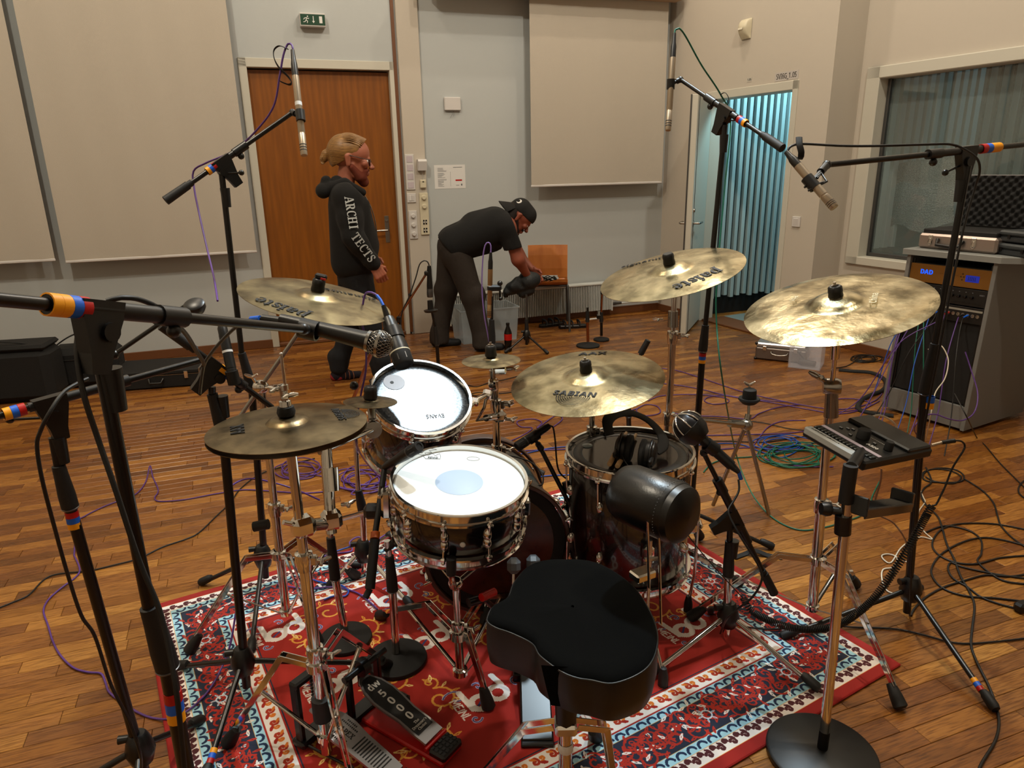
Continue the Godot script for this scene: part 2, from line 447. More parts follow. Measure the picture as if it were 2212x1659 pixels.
	var along_leaf := (free - hinge).normalized(); var face := along_leaf.cross(Vector3.UP).normalized()
	if face.dot(EYE - hinge) < 0: face = -face
	var lx := Transform3D(Basis(along_leaf, Vector3.UP, along_leaf.cross(Vector3.UP)), hinge)
	var side := 1.0 if lx.basis.z.dot(face) > 0 else -1.0
	s = Sh.new(); s.box(lx * T(0.435, 1.035, -side * 0.03), Vector3(0.87, 2.03, 0.06), 0.003)
	obj("leaf", s, M.trim_paint, d)
	s = Sh.new()
	s.box(lx * T(0.875, 1.035, -side * 0.055), Vector3(0.012, 2.03, 0.012), 0.002); s.box(lx * T(0.03, 1.035, side * 0.003), Vector3(0.012, 2.03, 0.006)); s.box(lx * T(0.80, 1.035, side * 0.002), Vector3(0.006, 2.03, 0.004))
	obj("seal", s, M.grey_metal, d)
	for q in [1.0, -1.0]:
		s = Sh.new()
		var zz: float = 0.0 if q > 0 else -side * 0.06
		s.tube([lx * Vector3(0.80, 1.0, zz), lx * Vector3(0.80, 1.0, zz + side * q * 0.05), lx * Vector3(0.79, 1.0, zz + side * q * 0.056), lx * Vector3(0.665, 1.0, zz + side * q * 0.056)], 0.010, 10)
		s.lathe([Vector2(0.026, 0), Vector2(0.026, 0.006), Vector2(0, 0.008)], lx * Transform3D(Basis(Vector3.RIGHT, side * q * PI / 2), Vector3(0.80, 1.0, zz)), 14)
		s.lathe([Vector2(0.018, 0), Vector2(0.016, 0.012), Vector2(0, 0.014)], lx * Transform3D(Basis(Vector3.RIGHT, side * q * PI / 2), Vector3(0.80, 1.11, zz)), 14)
		obj("handle", s, M.steel, d)
	# window to the control room
	d = Node3D.new(); d.name = "window_1"; add_child(d); d.set_meta("kind", "structure")
	s = Sh.new()
	for q in [[2.06, 2.175, 0.70, 2.17], [2.06, 5.2, 2.085, 2.17], [2.06, 5.2, 0.70, 0.765], [5.1, 5.2, 0.7, 2.17]]:
		slab(s, fR, q[0], q[1], q[2], q[3], V - 0.14, V + 0.03, 0.006)
	obj("window_frame", s, M.trim_paint, d)
	s = Sh.new()
	for q in [[2.175, 2.20, 0.765, 2.085], [2.175, 5.1, 0.765, 0.795]]:
		slab(s, fR, q[0], q[1], q[2], q[3], V - 0.12, V - 0.07, 0.004)
	obj("glazing_bead", s, M.grey_metal, d)
	s = Sh.new(); slab(s, fR, 2.175, 5.1, 0.765, 2.085, V - 0.10, V - 0.096); obj("pane", s, M.glass, d)
	# passage behind the open door: slatted absorber wall, grey floor
	var sp := fl(1578, 677)
	var fS := func(u: float, y: float, v: float) -> Transform3D: return Transform3D(Basis(UB, Vector3.UP, NB), sp + UB * u + NB * v + Vector3(0, y, 0))
	s = Sh.new(); s.box(fR(1.3, -0.004, -0.98), Vector3(1.3, 0.016, 1.64)); struct("floor_passage", s, mat(Color(0.45, 0.50, 0.49), 0.6))
	s = Sh.new(); slab(s, fS, -0.30, 1.6, 0, 2.6, -0.2, -0.055)
	var panel := struct("wall_passage", s, M.black_matte)
	M.slat = mat(Color(0.66, 0.74, 0.75), 0.55)
	for i in 22:
		s = Sh.new(); slab(s, fS, -0.25 + i * 0.078, -0.25 + i * 0.078 + 0.040, 0.17 + 0.012 * (i % 3), 2.4, -0.055, -0.01, 0.003)
		obj("slat", s, M.slat, panel)
	# control room behind the window
	var cv := V - 1.55
	s = Sh.new()
	slab(s, fR, 1.2, 6.6, 0, 2.9, cv - 0.2, cv - 0.05)
	panel = struct("wall_control_room", s, M.black_matte)
	for i in 40:
		s = Sh.new(); slab(s, fR, 1.5 + i * 0.105, 1.5 + i * 0.105 + 0.058, 0.3, 2.75, cv - 0.05, cv, 0.003)
		obj("slat", s, M.slat, panel)
	s = Sh.new()
	slab(s, fR, 1.3, 6.4, 2.85, 2.95, cv, V - 0.16); slab(s, fR, 6.3, 6.4, 0, 2.9, cv, V - 0.16)
	struct("ceiling_control_room", s, M.black_matte)
	s = Sh.new(); slab(s, fR, 1.94, 2.0, 0, 2.9, -1.80, V - 0.16)
	panel = struct("wall_between", s, M.black_matte)
	for i in 12:
		s = Sh.new(); slab(s, fR, 2.0, 2.045, 0.3, 2.75, -0.60 - i * 0.105, -0.60 - i * 0.105 + 0.062, 0.003)
		obj("slat", s, M.slat, panel)

func score_plank(p: Vector3) -> float:
	var d := depth(p)
	if d < 0.3: return 999.0
	var q := p - EYE
	var x := 1106 + FOCAL * q.dot(cr) / d; var y := 829.5 - FOCAL * q.dot(cu) / d
	if x < -60 or x > 2270 or y > 1720: return 500.0 + d
	# hidden under the rug
	var r := p - Vector3(-0.0765, 0, -2.0385)
	var ax := Vector3(0.8645, 0, -0.5027); var az := Vector3(0.5027, 0, 0.8645)
	if absf(r.dot(ax)) < 0.75 and absf(r.dot(az)) < 0.65: return 400.0 + d
	return d

func plank_shape(s: Sh, x: Transform3D, l: float, w: float, off: float):
	var g := 0.0005; var b := 0.0012
	var a := l / 2 - g; var c := w / 2 - g
	var uv := func(px: float, pz: float) -> Vector2: return Vector2(off + px * 0.5, off * 1.7 + pz * 7.0)
	var top := [Vector3(-a + b, 0, -c + b), Vector3(a - b, 0, -c + b), Vector3(a - b, 0, c - b), Vector3(-a + b, 0, c - b)]
	var low := [Vector3(-a, -b, -c), Vector3(a, -b, -c), Vector3(a, -b, c), Vector3(-a, -b, c)]
	s.quad(x * top[0], x * top[1], x * top[2], x * top[3], Vector3.UP, Vector3.INF, Vector3.INF, Vector3.INF, [uv.call(-a, -c), uv.call(a, -c), uv.call(a, c), uv.call(-a, c)])
	for i in 4:
		var j := (i + 1) % 4
		var nn: Vector3 = x.basis * ((top[i] + top[j] - Vector3.ZERO) * Vector3(1, 0, 1)).normalized()
		if i % 2 == 0: nn = x.basis * Vector3(0, 0, -1.0 if i == 0 else 1.0)
		else: nn = x.basis * Vector3(1.0 if i == 1 else -1.0, 0, 0)
		nn = (nn + Vector3.UP).normalized()
		s.quad(x * low[i], x * low[j], x * top[j], x * top[i], nn, Vector3.INF, Vector3.INF, Vector3.INF, [uv.call(low[i].x, low[i].z), uv.call(low[j].x, low[j].z), uv.call(top[j].x, top[j].z), uv.call(top[i].x, top[i].z)])
func wall_things():
	var s: Sh; var o: Node3D
	# exit sign over the timber door
	o = thing("exit_sign", "green emergency exit sign box above the brown timber door", "sign", fB(0.60, 2.665, 0))
	s = Sh.new(); s.box(T(0, 0, 0.035), Vector3(0.20, 0.10, 0.07), 0.004); obj("housing", s, M.white_plastic, o)
	s = Sh.new(); s.box(T(0, 0, 0.071), Vector3(0.192, 0.078, 0.004)); obj("face", s, mat(Color(0.0, 0.22, 0.13), 0.4), o)
	s = Sh.new()
	s.plate([Vector2(0.05, -0.024), Vector2(0.074, -0.024), Vector2(0.074, 0.026), Vector2(0.05, 0.026)], T(0, 0, 0.073), 0.001)
	s.plate([Vector2(-0.003, 0.026), Vector2(0.003, 0.026), Vector2(0.003, -0.01), Vector2(0.011, -0.01), Vector2(0, -0.026), Vector2(-0.011, -0.01), Vector2(-0.003, -0.01)], T(0.004, 0, 0.073), 0.001)
	s.ball(Vector3(-0.04, 0.022, 0.0735), 0.0055, 8, Vector3(1, 1, 0.2))
	for q in [[-0.046, 0.014, -0.054, -0.006], [-0.05, 0.012, -0.036, 0.004], [-0.036, 0.004, -0.03, 0.01], [-0.05, 0.012, -0.066, 0.008], [-0.066, 0.008, -0.072, -0.002], [-0.054, -0.006, -0.042, -0.012], [-0.042, -0.012, -0.046, -0.026], [-0.054, -0.006, -0.062, -0.018], [-0.062, -0.018, -0.076, -0.02]]:
		s.tube([Vector3(q[0], q[1], 0.0735), Vector3(q[2], q[3], 0.0735)], 0.0034, 6)
	obj("pictogram", s, M.white, o)
	# roller blinds hang 15 cm before the wall
	var blinds := [[-2.75, -1.512, 0.897, "beige roller blind at the left end of the back wall, cut off by the frame"], [-1.443, -0.043, 0.876, "wide beige roller blind hanging just left of the brown timber door"], [2.443, 3.846, 1.334, "beige roller blind above the radiator and the plywood chair"]]
	for b in blinds:
		o = thing("roller_blind", b[3], "blind", fB(b[0], b[2], 0.15))
		var w: float = b[1] - b[0]; var h: float = 3.25 - b[2] if b[0] < 2 else 3.12 - b[2]
		var rows := []
		for i in 13:
			var row := []
			for j in 29:
				var x: float = w * j / 28.0
				row.append(Vector3(x, h * i / 12.0, 0.0035 * sin(x * 9 + b[0] * 3) * (1 - i / 14.0) + 0.002 * sin(x * 23 + i * 0.4)))
			rows.append(row)
		s = Sh.new(); s.grid(rows, false, false, true); obj("fabric", s, M.blind, o)
		s = Sh.new(); s.box(T(w / 2, -0.008, 0), Vector3(w + 0.006, 0.022, 0.014), 0.005); obj("bottom_bar", s, M.white_plastic, o)
		s = Sh.new(); s.rod(Vector3(-0.02, h, -0.02), Vector3(w + 0.02, h, -0.02), 0.03); obj("roller", s, M.white_plastic, o)
	s = Sh.new(); slab(s, fB, 1.50, 3.905, 2.935, 3.12, 0.16, 0.30, 0.004); slab(s, fB, 1.50, 3.905, 3.10, 3.13, 0.0, 0.30)
	struct("trim_3", s, M.pelmet)
	# switch panels on the pier right of the timber door
	o = thing("switch_panel", "white panel of four blank square covers on the pier, topmost in its column", "switch panel", fB(1.3275, 1.4755, 0.03))
	s = Sh.new(); s.box(T(0, 0, 0.005), Vector3(0.080, 0.305, 0.010), 0.003); obj("frame", s, M.white_plastic, o)
	for i in 4:
		s = Sh.new(); s.box(T(0, 0.111 - 0.074 * i, 0.011), Vector3(0.052, 0.054, 0.004), 0.0015); obj("cover", s, mat(Color(0.74, 0.70, 0.73), 0.35), o)
	o = thing("light_switch", "white double rocker switch on the pier below the four square covers", "switch", fB(1.3265, 1.252, 0.03))
	s = Sh.new(); s.box(T(0, 0, 0.005), Vector3(0.080, 0.080, 0.010), 0.003); obj("frame", s, M.white_plastic, o)
	for q in [-1, 1]:
		s = Sh.new(); s.box(T(0.0125 * q, 0, 0.011) * Transform3D(Basis(Vector3.RIGHT, 0.06 * q), Vector3.ZERO), Vector3(0.023, 0.048, 0.006), 0.002); obj("rocker", s, M.white_plastic, o)
	o = thing("dimmer_panel", "white panel with three round dimmer knobs on the pier, lowest left", "switch panel", fB(1.329, 1.015, 0.03))
	s = Sh.new(); s.box(T(0, 0, 0.005), Vector3(0.074, 0.252, 0.010), 0.003); obj("frame", s, M.white_plastic, o)
	for i in 3:
		s = Sh.new(); s.lathe([Vector2(0.021, 0.010), Vector2(0.019, 0.026), Vector2(0.016, 0.029), Vector2(0, 0.029)], T(0, 0.08 - 0.08 * i, 0) * Transform3D(Basis(Vector3.RIGHT, PI / 2), Vector3.ZERO), 20); obj("knob", s, M.white_plastic, o)
	o = thing("wall_sensor", "white wedge shaped detector on the pier above the cream toggle panel", "sensor", fB(1.434, 1.535, 0.03))
	s = Sh.new(); s.plate([Vector2(-0.048, 0), Vector2(0.048, 0), Vector2(0.048, 0.05), Vector2(0.03, 0.062), Vector2(-0.048, 0.045)], Transform3D(Basis(Vector3(0, 0, 1), Vector3.UP, Vector3.LEFT), Vector3(0.04, 0, 0)) * Transform3D(Basis(Vector3(0, 1, 0), Vector3(1, 0, 0), Vector3(0, 0, -1)), Vector3(0, 0, 0.08)), 0.08, 0.004); obj("housing", s, M.white_plastic, o)
	s = Sh.new(); s.rod(Vector3(0, -0.045, 0.008), Vector3(0.01, -0.14, 0.006), 0.0025, -1, 6); obj("cord", s, M.white_plastic, o)
	o = thing("wall_socket", "small cream box with a dark hole on the pier under the detector", "socket", fB(1.437, 1.372, 0.03))
	s = Sh.new(); s.box(T(0, 0, 0.014), Vector3(0.055, 0.072, 0.028), 0.005); obj("housing", s, M.cream_plastic, o)
	s = Sh.new(); s.box(T(0, 0.018, 0.028), Vector3(0.016, 0.008, 0.002)); obj("hole", s, M.black, o)
	o = thing("toggle_unit", "tall cream panel with two knobs and four toggle switches on the pier", "switch panel", fB(1.437, 1.108, 0.03))
	s = Sh.new(); s.box(T(0, 0, 0.007), Vector3(0.080, 0.372, 0.014), 0.003); obj("frame", s, M.cream_plastic, o)
	for i in 2:
		s = Sh.new(); s.lathe([Vector2(0.022, 0.014), Vector2(0.020, 0.030), Vector2(0.017, 0.033), Vector2(0, 0.033)], T(0, 0.145 - 0.078 * i, 0) * Transform3D(Basis(Vector3.RIGHT, PI / 2), Vector3.ZERO), 20); obj("knob", s, M.cream_plastic, o)
	for i in 4:
		s = Sh.new(); s.box(T(-0.011 + 0.022 * (i % 2), -0.073 - 0.072 * (i / 2), 0.015), Vector3(0.014, 0.042, 0.003), 0.001); obj("toggle_slot", s, M.black, o)
		s = Sh.new(); s.box(T(-0.011 + 0.022 * (i % 2), -0.073 - 0.072 * (i / 2), 0.019), Vector3(0.010, 0.012, 0.008), 0.002); obj("toggle", s, M.white_plastic, o)
	# notice and box on the wall behind the bending man
	o = thing("notice", "white printed notice sheet taped on the wall above the bending man", "paper", fB(1.703, 1.427, 0.001))
	s = Sh.new(); s.quad(Vector3(-0.146, -0.104, 0.0006), Vector3(0.146, -0.104, 0.0006), Vector3(0.146, 0.104, 0.0006), Vector3(-0.146, 0.104, 0.0006), Vector3.BACK)
	s.box(T(0, 0, 0), Vector3(0.292, 0.208, 0.001))
	obj("sheet", s, M.white, o)
	s = Sh.new()
	for i in 22:
		var wd := 0.03 + 0.055 * rng.randf()
		if i in [5, 12]: continue
		s.box(T(-0.115 + wd / 2, 0.076 - i * 0.0075, 0.001), Vector3(wd, 0.0026, 0.0006))
	s.box(T(0.075, 0.082, 0.001), Vector3(0.085, 0.005, 0.0006)); s.box(T(0.07, -0.076, 0.001), Vector3(0.03, 0.004, 0.0006)); s.box(T(0.108, -0.072, 0.001), Vector3(0.014, 0.016, 0.0006)); s.box(T(0.004, -0.02, 0.001), Vector3(0.0015, 0.13, 0.0006))
	obj("print", s, M.grey_ink, o)
	s = Sh.new(); s.box(T(0.082, -0.032, 0.001), Vector3(0.062, 0.013, 0.0006)); obj("red_banner", s, M.red, o)
	o = thing("wall_box", "small white flat box with loose thin wires on the wall above the notice", "box", fB(1.75, 2.048, 0))
	s = Sh.new(); s.box(T(0, 0, 0.015), Vector3(0.15, 0.112, 0.03), 0.006); obj("housing", s, M.white_plastic, o)
	s = Sh.new(); s.tube(curve([Vector3(0.01, -0.055, 0.012), Vector3(0.0, -0.08, 0.014), Vector3(-0.025, -0.115, 0.01)]), 0.001, 5); s.tube(curve([Vector3(0.01, -0.055, 0.012), Vector3(0.012, -0.09, 0.014), Vector3(0.008, -0.105, 0.01)]), 0.001, 5); obj("wire", s, M.grey_ink, o)
	# radiator
	o = thing("radiator", "long low white finned radiator under the back wall behind the chair", "radiator", fB(2.48, 0.06, 0.03))
	s = Sh.new(); s.box(T(0, 0.15, 0.02), Vector3(1.72, 0.27, 0.03)); s.box(T(0, 0.289, 0.045), Vector3(1.74, 0.022, 0.095), 0.006); s.box(T(0.862, 0.145, 0.045), Vector3(0.012, 0.29, 0.09), 0.003); s.box(T(-0.862, 0.145, 0.045), Vector3(0.012, 0.29, 0.09), 0.003); obj("body", s, M.radiator, o)
	s = Sh.new()
	for i in 92: s.box(T(-0.845 + i * 0.01857, 0.145, 0.06), Vector3(0.0075, 0.26, 0.055), 0.002)
	tag(obj("fins", s, M.radiator, o), "", "", "", "stuff")
	s = Sh.new()
	for q in [-0.7, 0.74]: s.box(T(q, -0.03, 0.03), Vector3(0.03, 0.06, 0.04), 0.004)
	obj("bracket", s, M.radiator, o)
	o = thing("heating_pipe", "white heating pipe with valve running from radiator to the corner", "pipe", fB(3.36, 0.12, 0.05))
	s = Sh.new(); s.rod(Vector3(-0.03, 0, 0), Vector3(0.58, 0, 0), 0.011); s.lathe([Vector2(0.02, 0), Vector2(0.02, 0.012), Vector2(0.011, 0.014)], along(Vector3(0.57, 0, 0), Vector3(1, 0, 0)), 14); obj("pipe", s, M.radiator, o)
	s = Sh.new(); s.rod(Vector3(-0.03, 0, 0), Vector3(0.06, 0, 0), 0.016); s.rod(Vector3(0.06, 0, 0), Vector3(0.12, 0, 0), 0.013); obj("valve", s, M.grey_metal, o)
	# right wall
	o = thing("motion_detector", "cream curved motion detector high on the right wall above the open door", "sensor", fR(1.06, 2.60, 0))
	var rows := []
	for i in 9:
		var a := PI * 0.5 * i / 8.0
		var row := []
		for j in 9:
			var bb := -PI / 2 + PI * j / 8.0
			row.append(Vector3(0.055 * sin(bb), 0.075 * cos(a) - 0.02, 0.004 + 0.075 * sin(a) * pow(cos(bb), 0.4)))
		rows.append(row)
	for q in [[-0.06, 0.06], [-0.10, 0.012]]:
		var row := []
		for j in 9:
			var bb := -PI / 2 + PI * j / 8.0
			row.append(Vector3(0.052 * sin(bb), q[0], 0.004 + q[1] * pow(cos(bb), 0.4)))
		rows.append(row)
	s = Sh.new(); s.grid(rows); obj("housing", s, M.cream_plastic, o)
	s = Sh.new(); s.box(T(0, -0.025, 0.081), Vector3(0.05, 0.016, 0.003), 0.001); obj("lens", s, mat(Color(0.9, 0.88, 0.8), 0.25), o)
	o = thing("room_sign", "white room number strip above the right end of the open door", "sign", fR(1.538, 2.162, 0))
	s = Sh.new(); s.box(T(0, 0, 0.001), Vector3(0.245, 0.066, 0.002)); obj("strip", s, mat(Color(0.72, 0.70, 0.68), 0.4), o)
	words("SVI6G_1.05", 0.052, M.ink, o, T(0, 0, 0.0028), "Droid Sans", false, 0.82)
	o = thing("door_sign", "tiny number label above the middle of the open door", "sign", fR(1.13, 2.175, 0))
	s = Sh.new(); s.box(T(0, 0, 0.001), Vector3(0.055, 0.036, 0.002)); obj("strip", s, mat(Color(0.74, 0.72, 0.68), 0.4), o)
	words("1.05", 0.024, M.ink, o, T(0, 0, 0.0028))
	o = thing("light_switch", "white square rocker switch beside the right jamb of open door", "switch", fR(1.785, 1.03, 0))
	s = Sh.new(); s.box(T(0, 0, 0.006), Vector3(0.082, 0.084, 0.012), 0.003); obj("frame", s, M.white_plastic, o)
	s = Sh.new(); s.box(T(0, 0, 0.012) * Transform3D(Basis(Vector3.RIGHT, 0.08), Vector3.ZERO), Vector3(0.05, 0.055, 0.006), 0.002); obj("rocker", s, M.white_plastic, o)
	# seen through the control room window
	var pw := PR + NR * -0.85
	var g := []
	var top := [Vector2(1944, 352), Vector2(1985, 346), Vector2(2030, 342), Vector2(2085, 338)]
	var low := [Vector2(1890, 498), Vector2(1935, 484), Vector2(1985, 503), Vector2(2055, 480)]
	for i in 13:
		var row := []
		for j in 19:
			var f := 3.0 * j / 18.0; var k := mini(int(f), 2); var r := f - k
			var a: Vector2 = top[k].lerp(top[k + 1], r).lerp(low[k].lerp(low[k + 1], r), i / 12.0)
			row.append(onp(a.x, a.y, pw, NR) + NR * (0.025 * sin(j * 1.1 + i * 0.25) * i / 12.0 + 0.03 * sin(i * 0.3)))
		g.append(row)
	for q in 2:
		var row := []
		for j in 19: row.append(g[0 if q == 0 else 0][j] - NR * (0.12 + 0.2 * q) + Vector3(0, 0.01, 0))
		g.push_front(row)
	s = Sh.new(); s.grid(g)
	var felt := bump(mat(Color.WHITE, 0.95), 0.06, 1.2, 5.0, true)
	felt.albedo_texture = noise_tex(0.09, Color(0.18, 0.22, 0.23), Color(0.72, 0.78, 0.78), 31, 256, 256)
	tag(obj("blanket", s, felt), "speckled grey felt blanket draped behind the control room window", "blanket")
	var ba := onp(1893, 530, pw, NR); var bd := onp(2120, 530, pw, NR)
	o = thing("control_desk", "low dark desk edge behind the control room window glass", "desk", Transform3D(Basis(UR, Vector3.UP, NR), (ba + bd) / 2))
	s = Sh.new(); s.box(T(0.35, -0.10, 0.05), Vector3(1.5, 0.12, 0.4), 0.01); obj("desk_top", s, M.black_matte, o)
	s = Sh.new(); s.box(T(0.35, -0.5, 0.0), Vector3(1.4, 0.7, 0.3), 0.01); obj("base", s, M.black_matte, o)
	s = Sh.new(); s.box(T(-0.2, 0.08, -0.12), Vector3(0.9, 0.25, 0.15), 0.01); obj("screen_back", s, M.black_matte, o)

# ---- the rug and its woven print
var RUG := Transform3D(Basis(Vector3(0.8645, 0, -0.5027), Vector3.UP, Vector3(0.5027, 0, 0.8645)), Vector3(-0.0765, 0.0, -2.0385))
var im: Image
const PPM := 800.0
func stroke(pts: Array, r: float, col: Color):
	var w := maxi(1, int(r * 2))
	for i in pts.size() - 1:
		var a: Vector2 = pts[i]; var b: Vector2 = pts[i + 1]
		var k := maxi(1, int(a.distance_to(b) / maxf(1.0, r * 0.7)))
		for q in k:
			var p := a.lerp(b, float(q) / k)
			im.fill_rect(Rect2i(int(p.x - r), int(p.y - r * 0.7), w, maxi(1, int(w * 0.7))), col)
			im.fill_rect(Rect2i(int(p.x - r * 0.7), int(p.y - r), maxi(1, int(w * 0.7)), w), col)
func spiral(c: Vector2, r: float, a0: float, turns: float, hand: float) -> Array:
	var out := []
	for i in 22:
		var f := i / 21.0
		var rr := r * (1.0 - f * 0.88)
		out.append(c + Vector2(cos(a0 + hand * f * turns * TAU), sin(a0 + hand * f * turns * TAU)) * rr)
	return out
func leafy(c: Vector2, a: float, l: float, col: Color, r: float):
	var d := Vector2(cos(a), sin(a)); var nn := Vector2(-d.y, d.x)
	stroke([c, c + d * l * 0.5 + nn * l * 0.16, c + d * l], r, col); stroke([c, c + d * l * 0.5 - nn * l * 0.1, c + d * l], r, col)
func scroll(c: Vector2, a: float, r: float, hand: float, col: Color, hi: Color, th: float):
	# an S scroll: one large curl, one small, with leaves off its back
	var d := Vector2(cos(a), sin(a))
	stroke(spiral(c, r, a, 1.35, hand), th, col)
	var c2 := c + d * r * 1.55
	stroke(spiral(c2, r * 0.55, a + PI, 1.2, -hand), th * 0.8, col)
	for i in 5:
		var b := a + hand * (0.5 + i * 0.75)
		var p := c + Vector2(cos(b), sin(b)) * r * (1.0 - 0.09 * i)
		leafy(p, b + hand * 0.5, r * 0.5, hi if i % 2 == 0 else col, th * 0.5)
	leafy(c2, a + 0.4, r * 0.7, hi, th * 0.5); leafy(c2, a - 0.5, r * 0.6, col, th * 0.5)
func glyphs(text: String, at: Vector2, dir: Vector2, size: float, col: Color, r: float):
	var up := Vector2(dir.y, -dir.x)
	var F := {"M": [[0, 0, 0, 1, 0.4, 0.35, 0.8, 1, 0.8, 0]], "E": [[0.6, 0, 0, 0, 0, 1, 0.6, 1], [0, 0.5, 0.5, 0.5]], "I": [[0, 0, 0, 1]], "N": [[0, 0, 0, 1, 0.6, 0, 0.6, 1]], "L": [[0, 1, 0, 0, 0.55, 0]]}
	var wd := {"M": 1.1, "E": 0.85, "I": 0.3, "N": 0.9, "L": 0.8}
	var x := 0.0
	for ch in text:
		for line in F[ch]:
			var pts := []
			for i in range(0, line.size(), 2): pts.append(at + (dir * (x + line[i] + 0.15 * line[i + 1]) + up * line[i + 1]) * size)
			stroke(pts, r, col)
		x += wd[ch]
func emblem(p: Vector2):
	# woven mark: two joined rings, each with a stem, and the maker's word beside them
	var W := Color(0.92, 0.89, 0.86); var P := Color(0.26, 0.24, 0.42)
	for q in [[Vector2(-70, -38), 3.6, 30], [Vector2(-58, 44), 0.4, 14], [Vector2(88, -20), 2.2, 18], [Vector2(80, 34), 5.0, 13], [Vector2(-6, -48), 4.0, 14]]:
		stroke(spiral(p + q[0], q[2], q[1], 0.9, 1), 3.4, Color(0.72, 0.70, 0.82)); stroke(spiral(p + q[0], q[2], q[1], 0.9, 1), 1.6, P)
	for k in [-1, 1]:
		var c: Vector2 = p + Vector2(25.0 * k, -4.0 * k)
		stroke(range(25).map(func(i): return c + Vector2.from_angle(TAU * i / 24.0) * 22), 7.5, W)
	stroke([p + Vector2(-56, -50), p + Vector2(-50, 14), p + Vector2(-30, 24)], 7.5, W); stroke([p + Vector2(40, -64), p + Vector2(46, -20)], 7.5, W)
	stroke([p + Vector2(-34, 10), p + Vector2(-14, -6)], 2.6, Color(0.16, 0.20, 0.42))
	glyphs("MEINL", p + Vector2(-88, -34), Vector2(0.08, 1.0).normalized(), 19, W, 2.4)
func band(rect: Rect2, motif: Callable, step: float):
	# motif(center, direction along, inward) round the four sides of the rectangle
	var k := int(rect.size.x / step)
	for i in k:
		var f := rect.position.x + rect.size.x * (i + 0.5) / k
		motif.call(Vector2(f, rect.position.y), Vector2(1, 0), Vector2(0, 1)); motif.call(Vector2(f, rect.end.y), Vector2(-1, 0), Vector2(0, -1))
	k = int(rect.size.y / step)
	for i in k:
		var f := rect.position.y + rect.size.y * (i + 0.5) / k
		motif.call(Vector2(rect.position.x, f), Vector2(0, -1), Vector2(1, 0)); motif.call(Vector2(rect.end.x, f), Vector2(0, 1), Vector2(-1, 0))
func drum_rug():
	var W := 1600; var H := 1280
	im = Image.create(W, H, false, Image.FORMAT_RGB8)
	var red := Color(0.60, 0.085, 0.018); var navy := Color(0.07, 0.11, 0.20); var sky := Color(0.62, 0.80, 0.86); var cream := Color(0.90, 0.87, 0.84); var gold := Color(0.86, 0.60, 0.22); var pale := Color(0.93, 0.80, 0.50); var maroon := Color(0.27, 0.06, 0.09)
	var inset := func(mm: float, col: Color):
		var k := int(mm * PPM / 1000)
		im.fill_rect(Rect2i(k, k, W - 2 * k, H - 2 * k), col)
	inset.call(0, Color(0.56, 0.06, 0.025)); inset.call(30, gold); inset.call(32, cream); inset.call(70, gold); inset.call(72, sky); inset.call(100, gold); inset.call(102, navy)
	inset.call(210, gold); inset.call(212, sky); inset.call(238, red); inset.call(243, cream); inset.call(292, red); inset.call(297, navy); inset.call(300, red)
	var rc := func(mm: float) -> Rect2: return Rect2(mm * 0.8, mm * 0.8, W - mm * 1.6, H - mm * 1.6)
	band(rc.call(51), func(c: Vector2, d: Vector2, n_: Vector2):
		stroke(spiral(c + d * 8 - n_ * 4, 9, 0.4 + d.angle(), 1.1, 1), 3.2, maroon); stroke(spiral(c - d * 9 + n_ * 6, 7, 3.4 + d.angle(), 1.0, -1), 3.0, maroon); leafy(c + n_ * 2, d.angle() + 0.8, 14, maroon, 2.2), 36.0)
	for mm in [87, 225]:
		band(rc.call(mm), func(c: Vector2, d: Vector2, n_: Vector2):
			var arc := []
			for i in 12: arc.append(c + Vector2(cos(PI * i / 11.0), 0).x * d * 11 + n_ * (sin(PI * i / 11.0) * 12 - 7))
			stroke(arc, 3.0, Color(0.03, 0.13, 0.27)), 30.0)
	band(rc.call(268), func(c: Vector2, d: Vector2, n_: Vector2):
		var a := d.angle()
		stroke(spiral(c + d * 6, 10, a + 1.5, 1.15, 1), 3.4, Color(0.62, 0.16, 0.03)); stroke(spiral(c - d * 11 + n_ * 4, 7, a - 1.2, 1.0, -1), 2.8, Color(0.80, 0.42, 0.09)); leafy(c - d * 4 - n_ * 5, a + 3.6, 15, red, 2.6); leafy(c + d * 4 + n_ * 6, a + 0.5, 13, Color(0.80, 0.42, 0.09), 2.0), 42.0)
	# navy field: dense red and white tendrils
	var r2 := RandomNumberGenerator.new(); r2.seed = 21
	for ring in [132, 156, 180]:
		band(rc.call(ring), func(c: Vector2, d: Vector2, n_: Vector2):
			var a := d.angle() + r2.randf() * TAU
			var p := c + Vector2(r2.randf() - 0.5, r2.randf() - 0.5) * 16
			stroke(spiral(p, 20 + r2.randf() * 8, a, 1.3, 1 if r2.randf() > 0.5 else -1), 2.6, Color(0.62, 0.12, 0.05))
			for i in 4: leafy(p + Vector2(cos(a + i * 1.6), sin(a + i * 1.6)) * 20, a + i * 1.6 + 0.9, 20, cream if (i + int(p.x)) % 3 == 0 else Color(0.66, 0.13, 0.06), 1.9)
			stroke(spiral(p + n_ * 10, 9, a + 2, 1.0, -1), 1.8, Color(0.66, 0.13, 0.06)), 46.0)
	band(rc.call(156), func(c: Vector2, d: Vector2, n_: Vector2):
		stroke(spiral(c, 13, d.angle(), 1.0, 1).map(func(v): return c + (v - c).normalized() * 12), 2.4, Color(0.78, 0.84, 0.90))
		for i in 6: leafy(c + Vector2.from_angle(i * 1.05) * 12, i * 1.05, 13, Color(0.70, 0.80, 0.88), 1.4), 240.0)
	# red field: marks and gold scrolls
	var marks := []
	for q in [[1058, 1512], [1490, 1358], [735, 1478], [935, 1385], [618, 1368], [855, 1295], [1230, 1490]]:
		var l := RUG.affine_inverse() * fl(q[0], q[1])
		marks.append(Vector2(W / 2.0 + l.x * PPM, H / 2.0 + l.z * PPM))
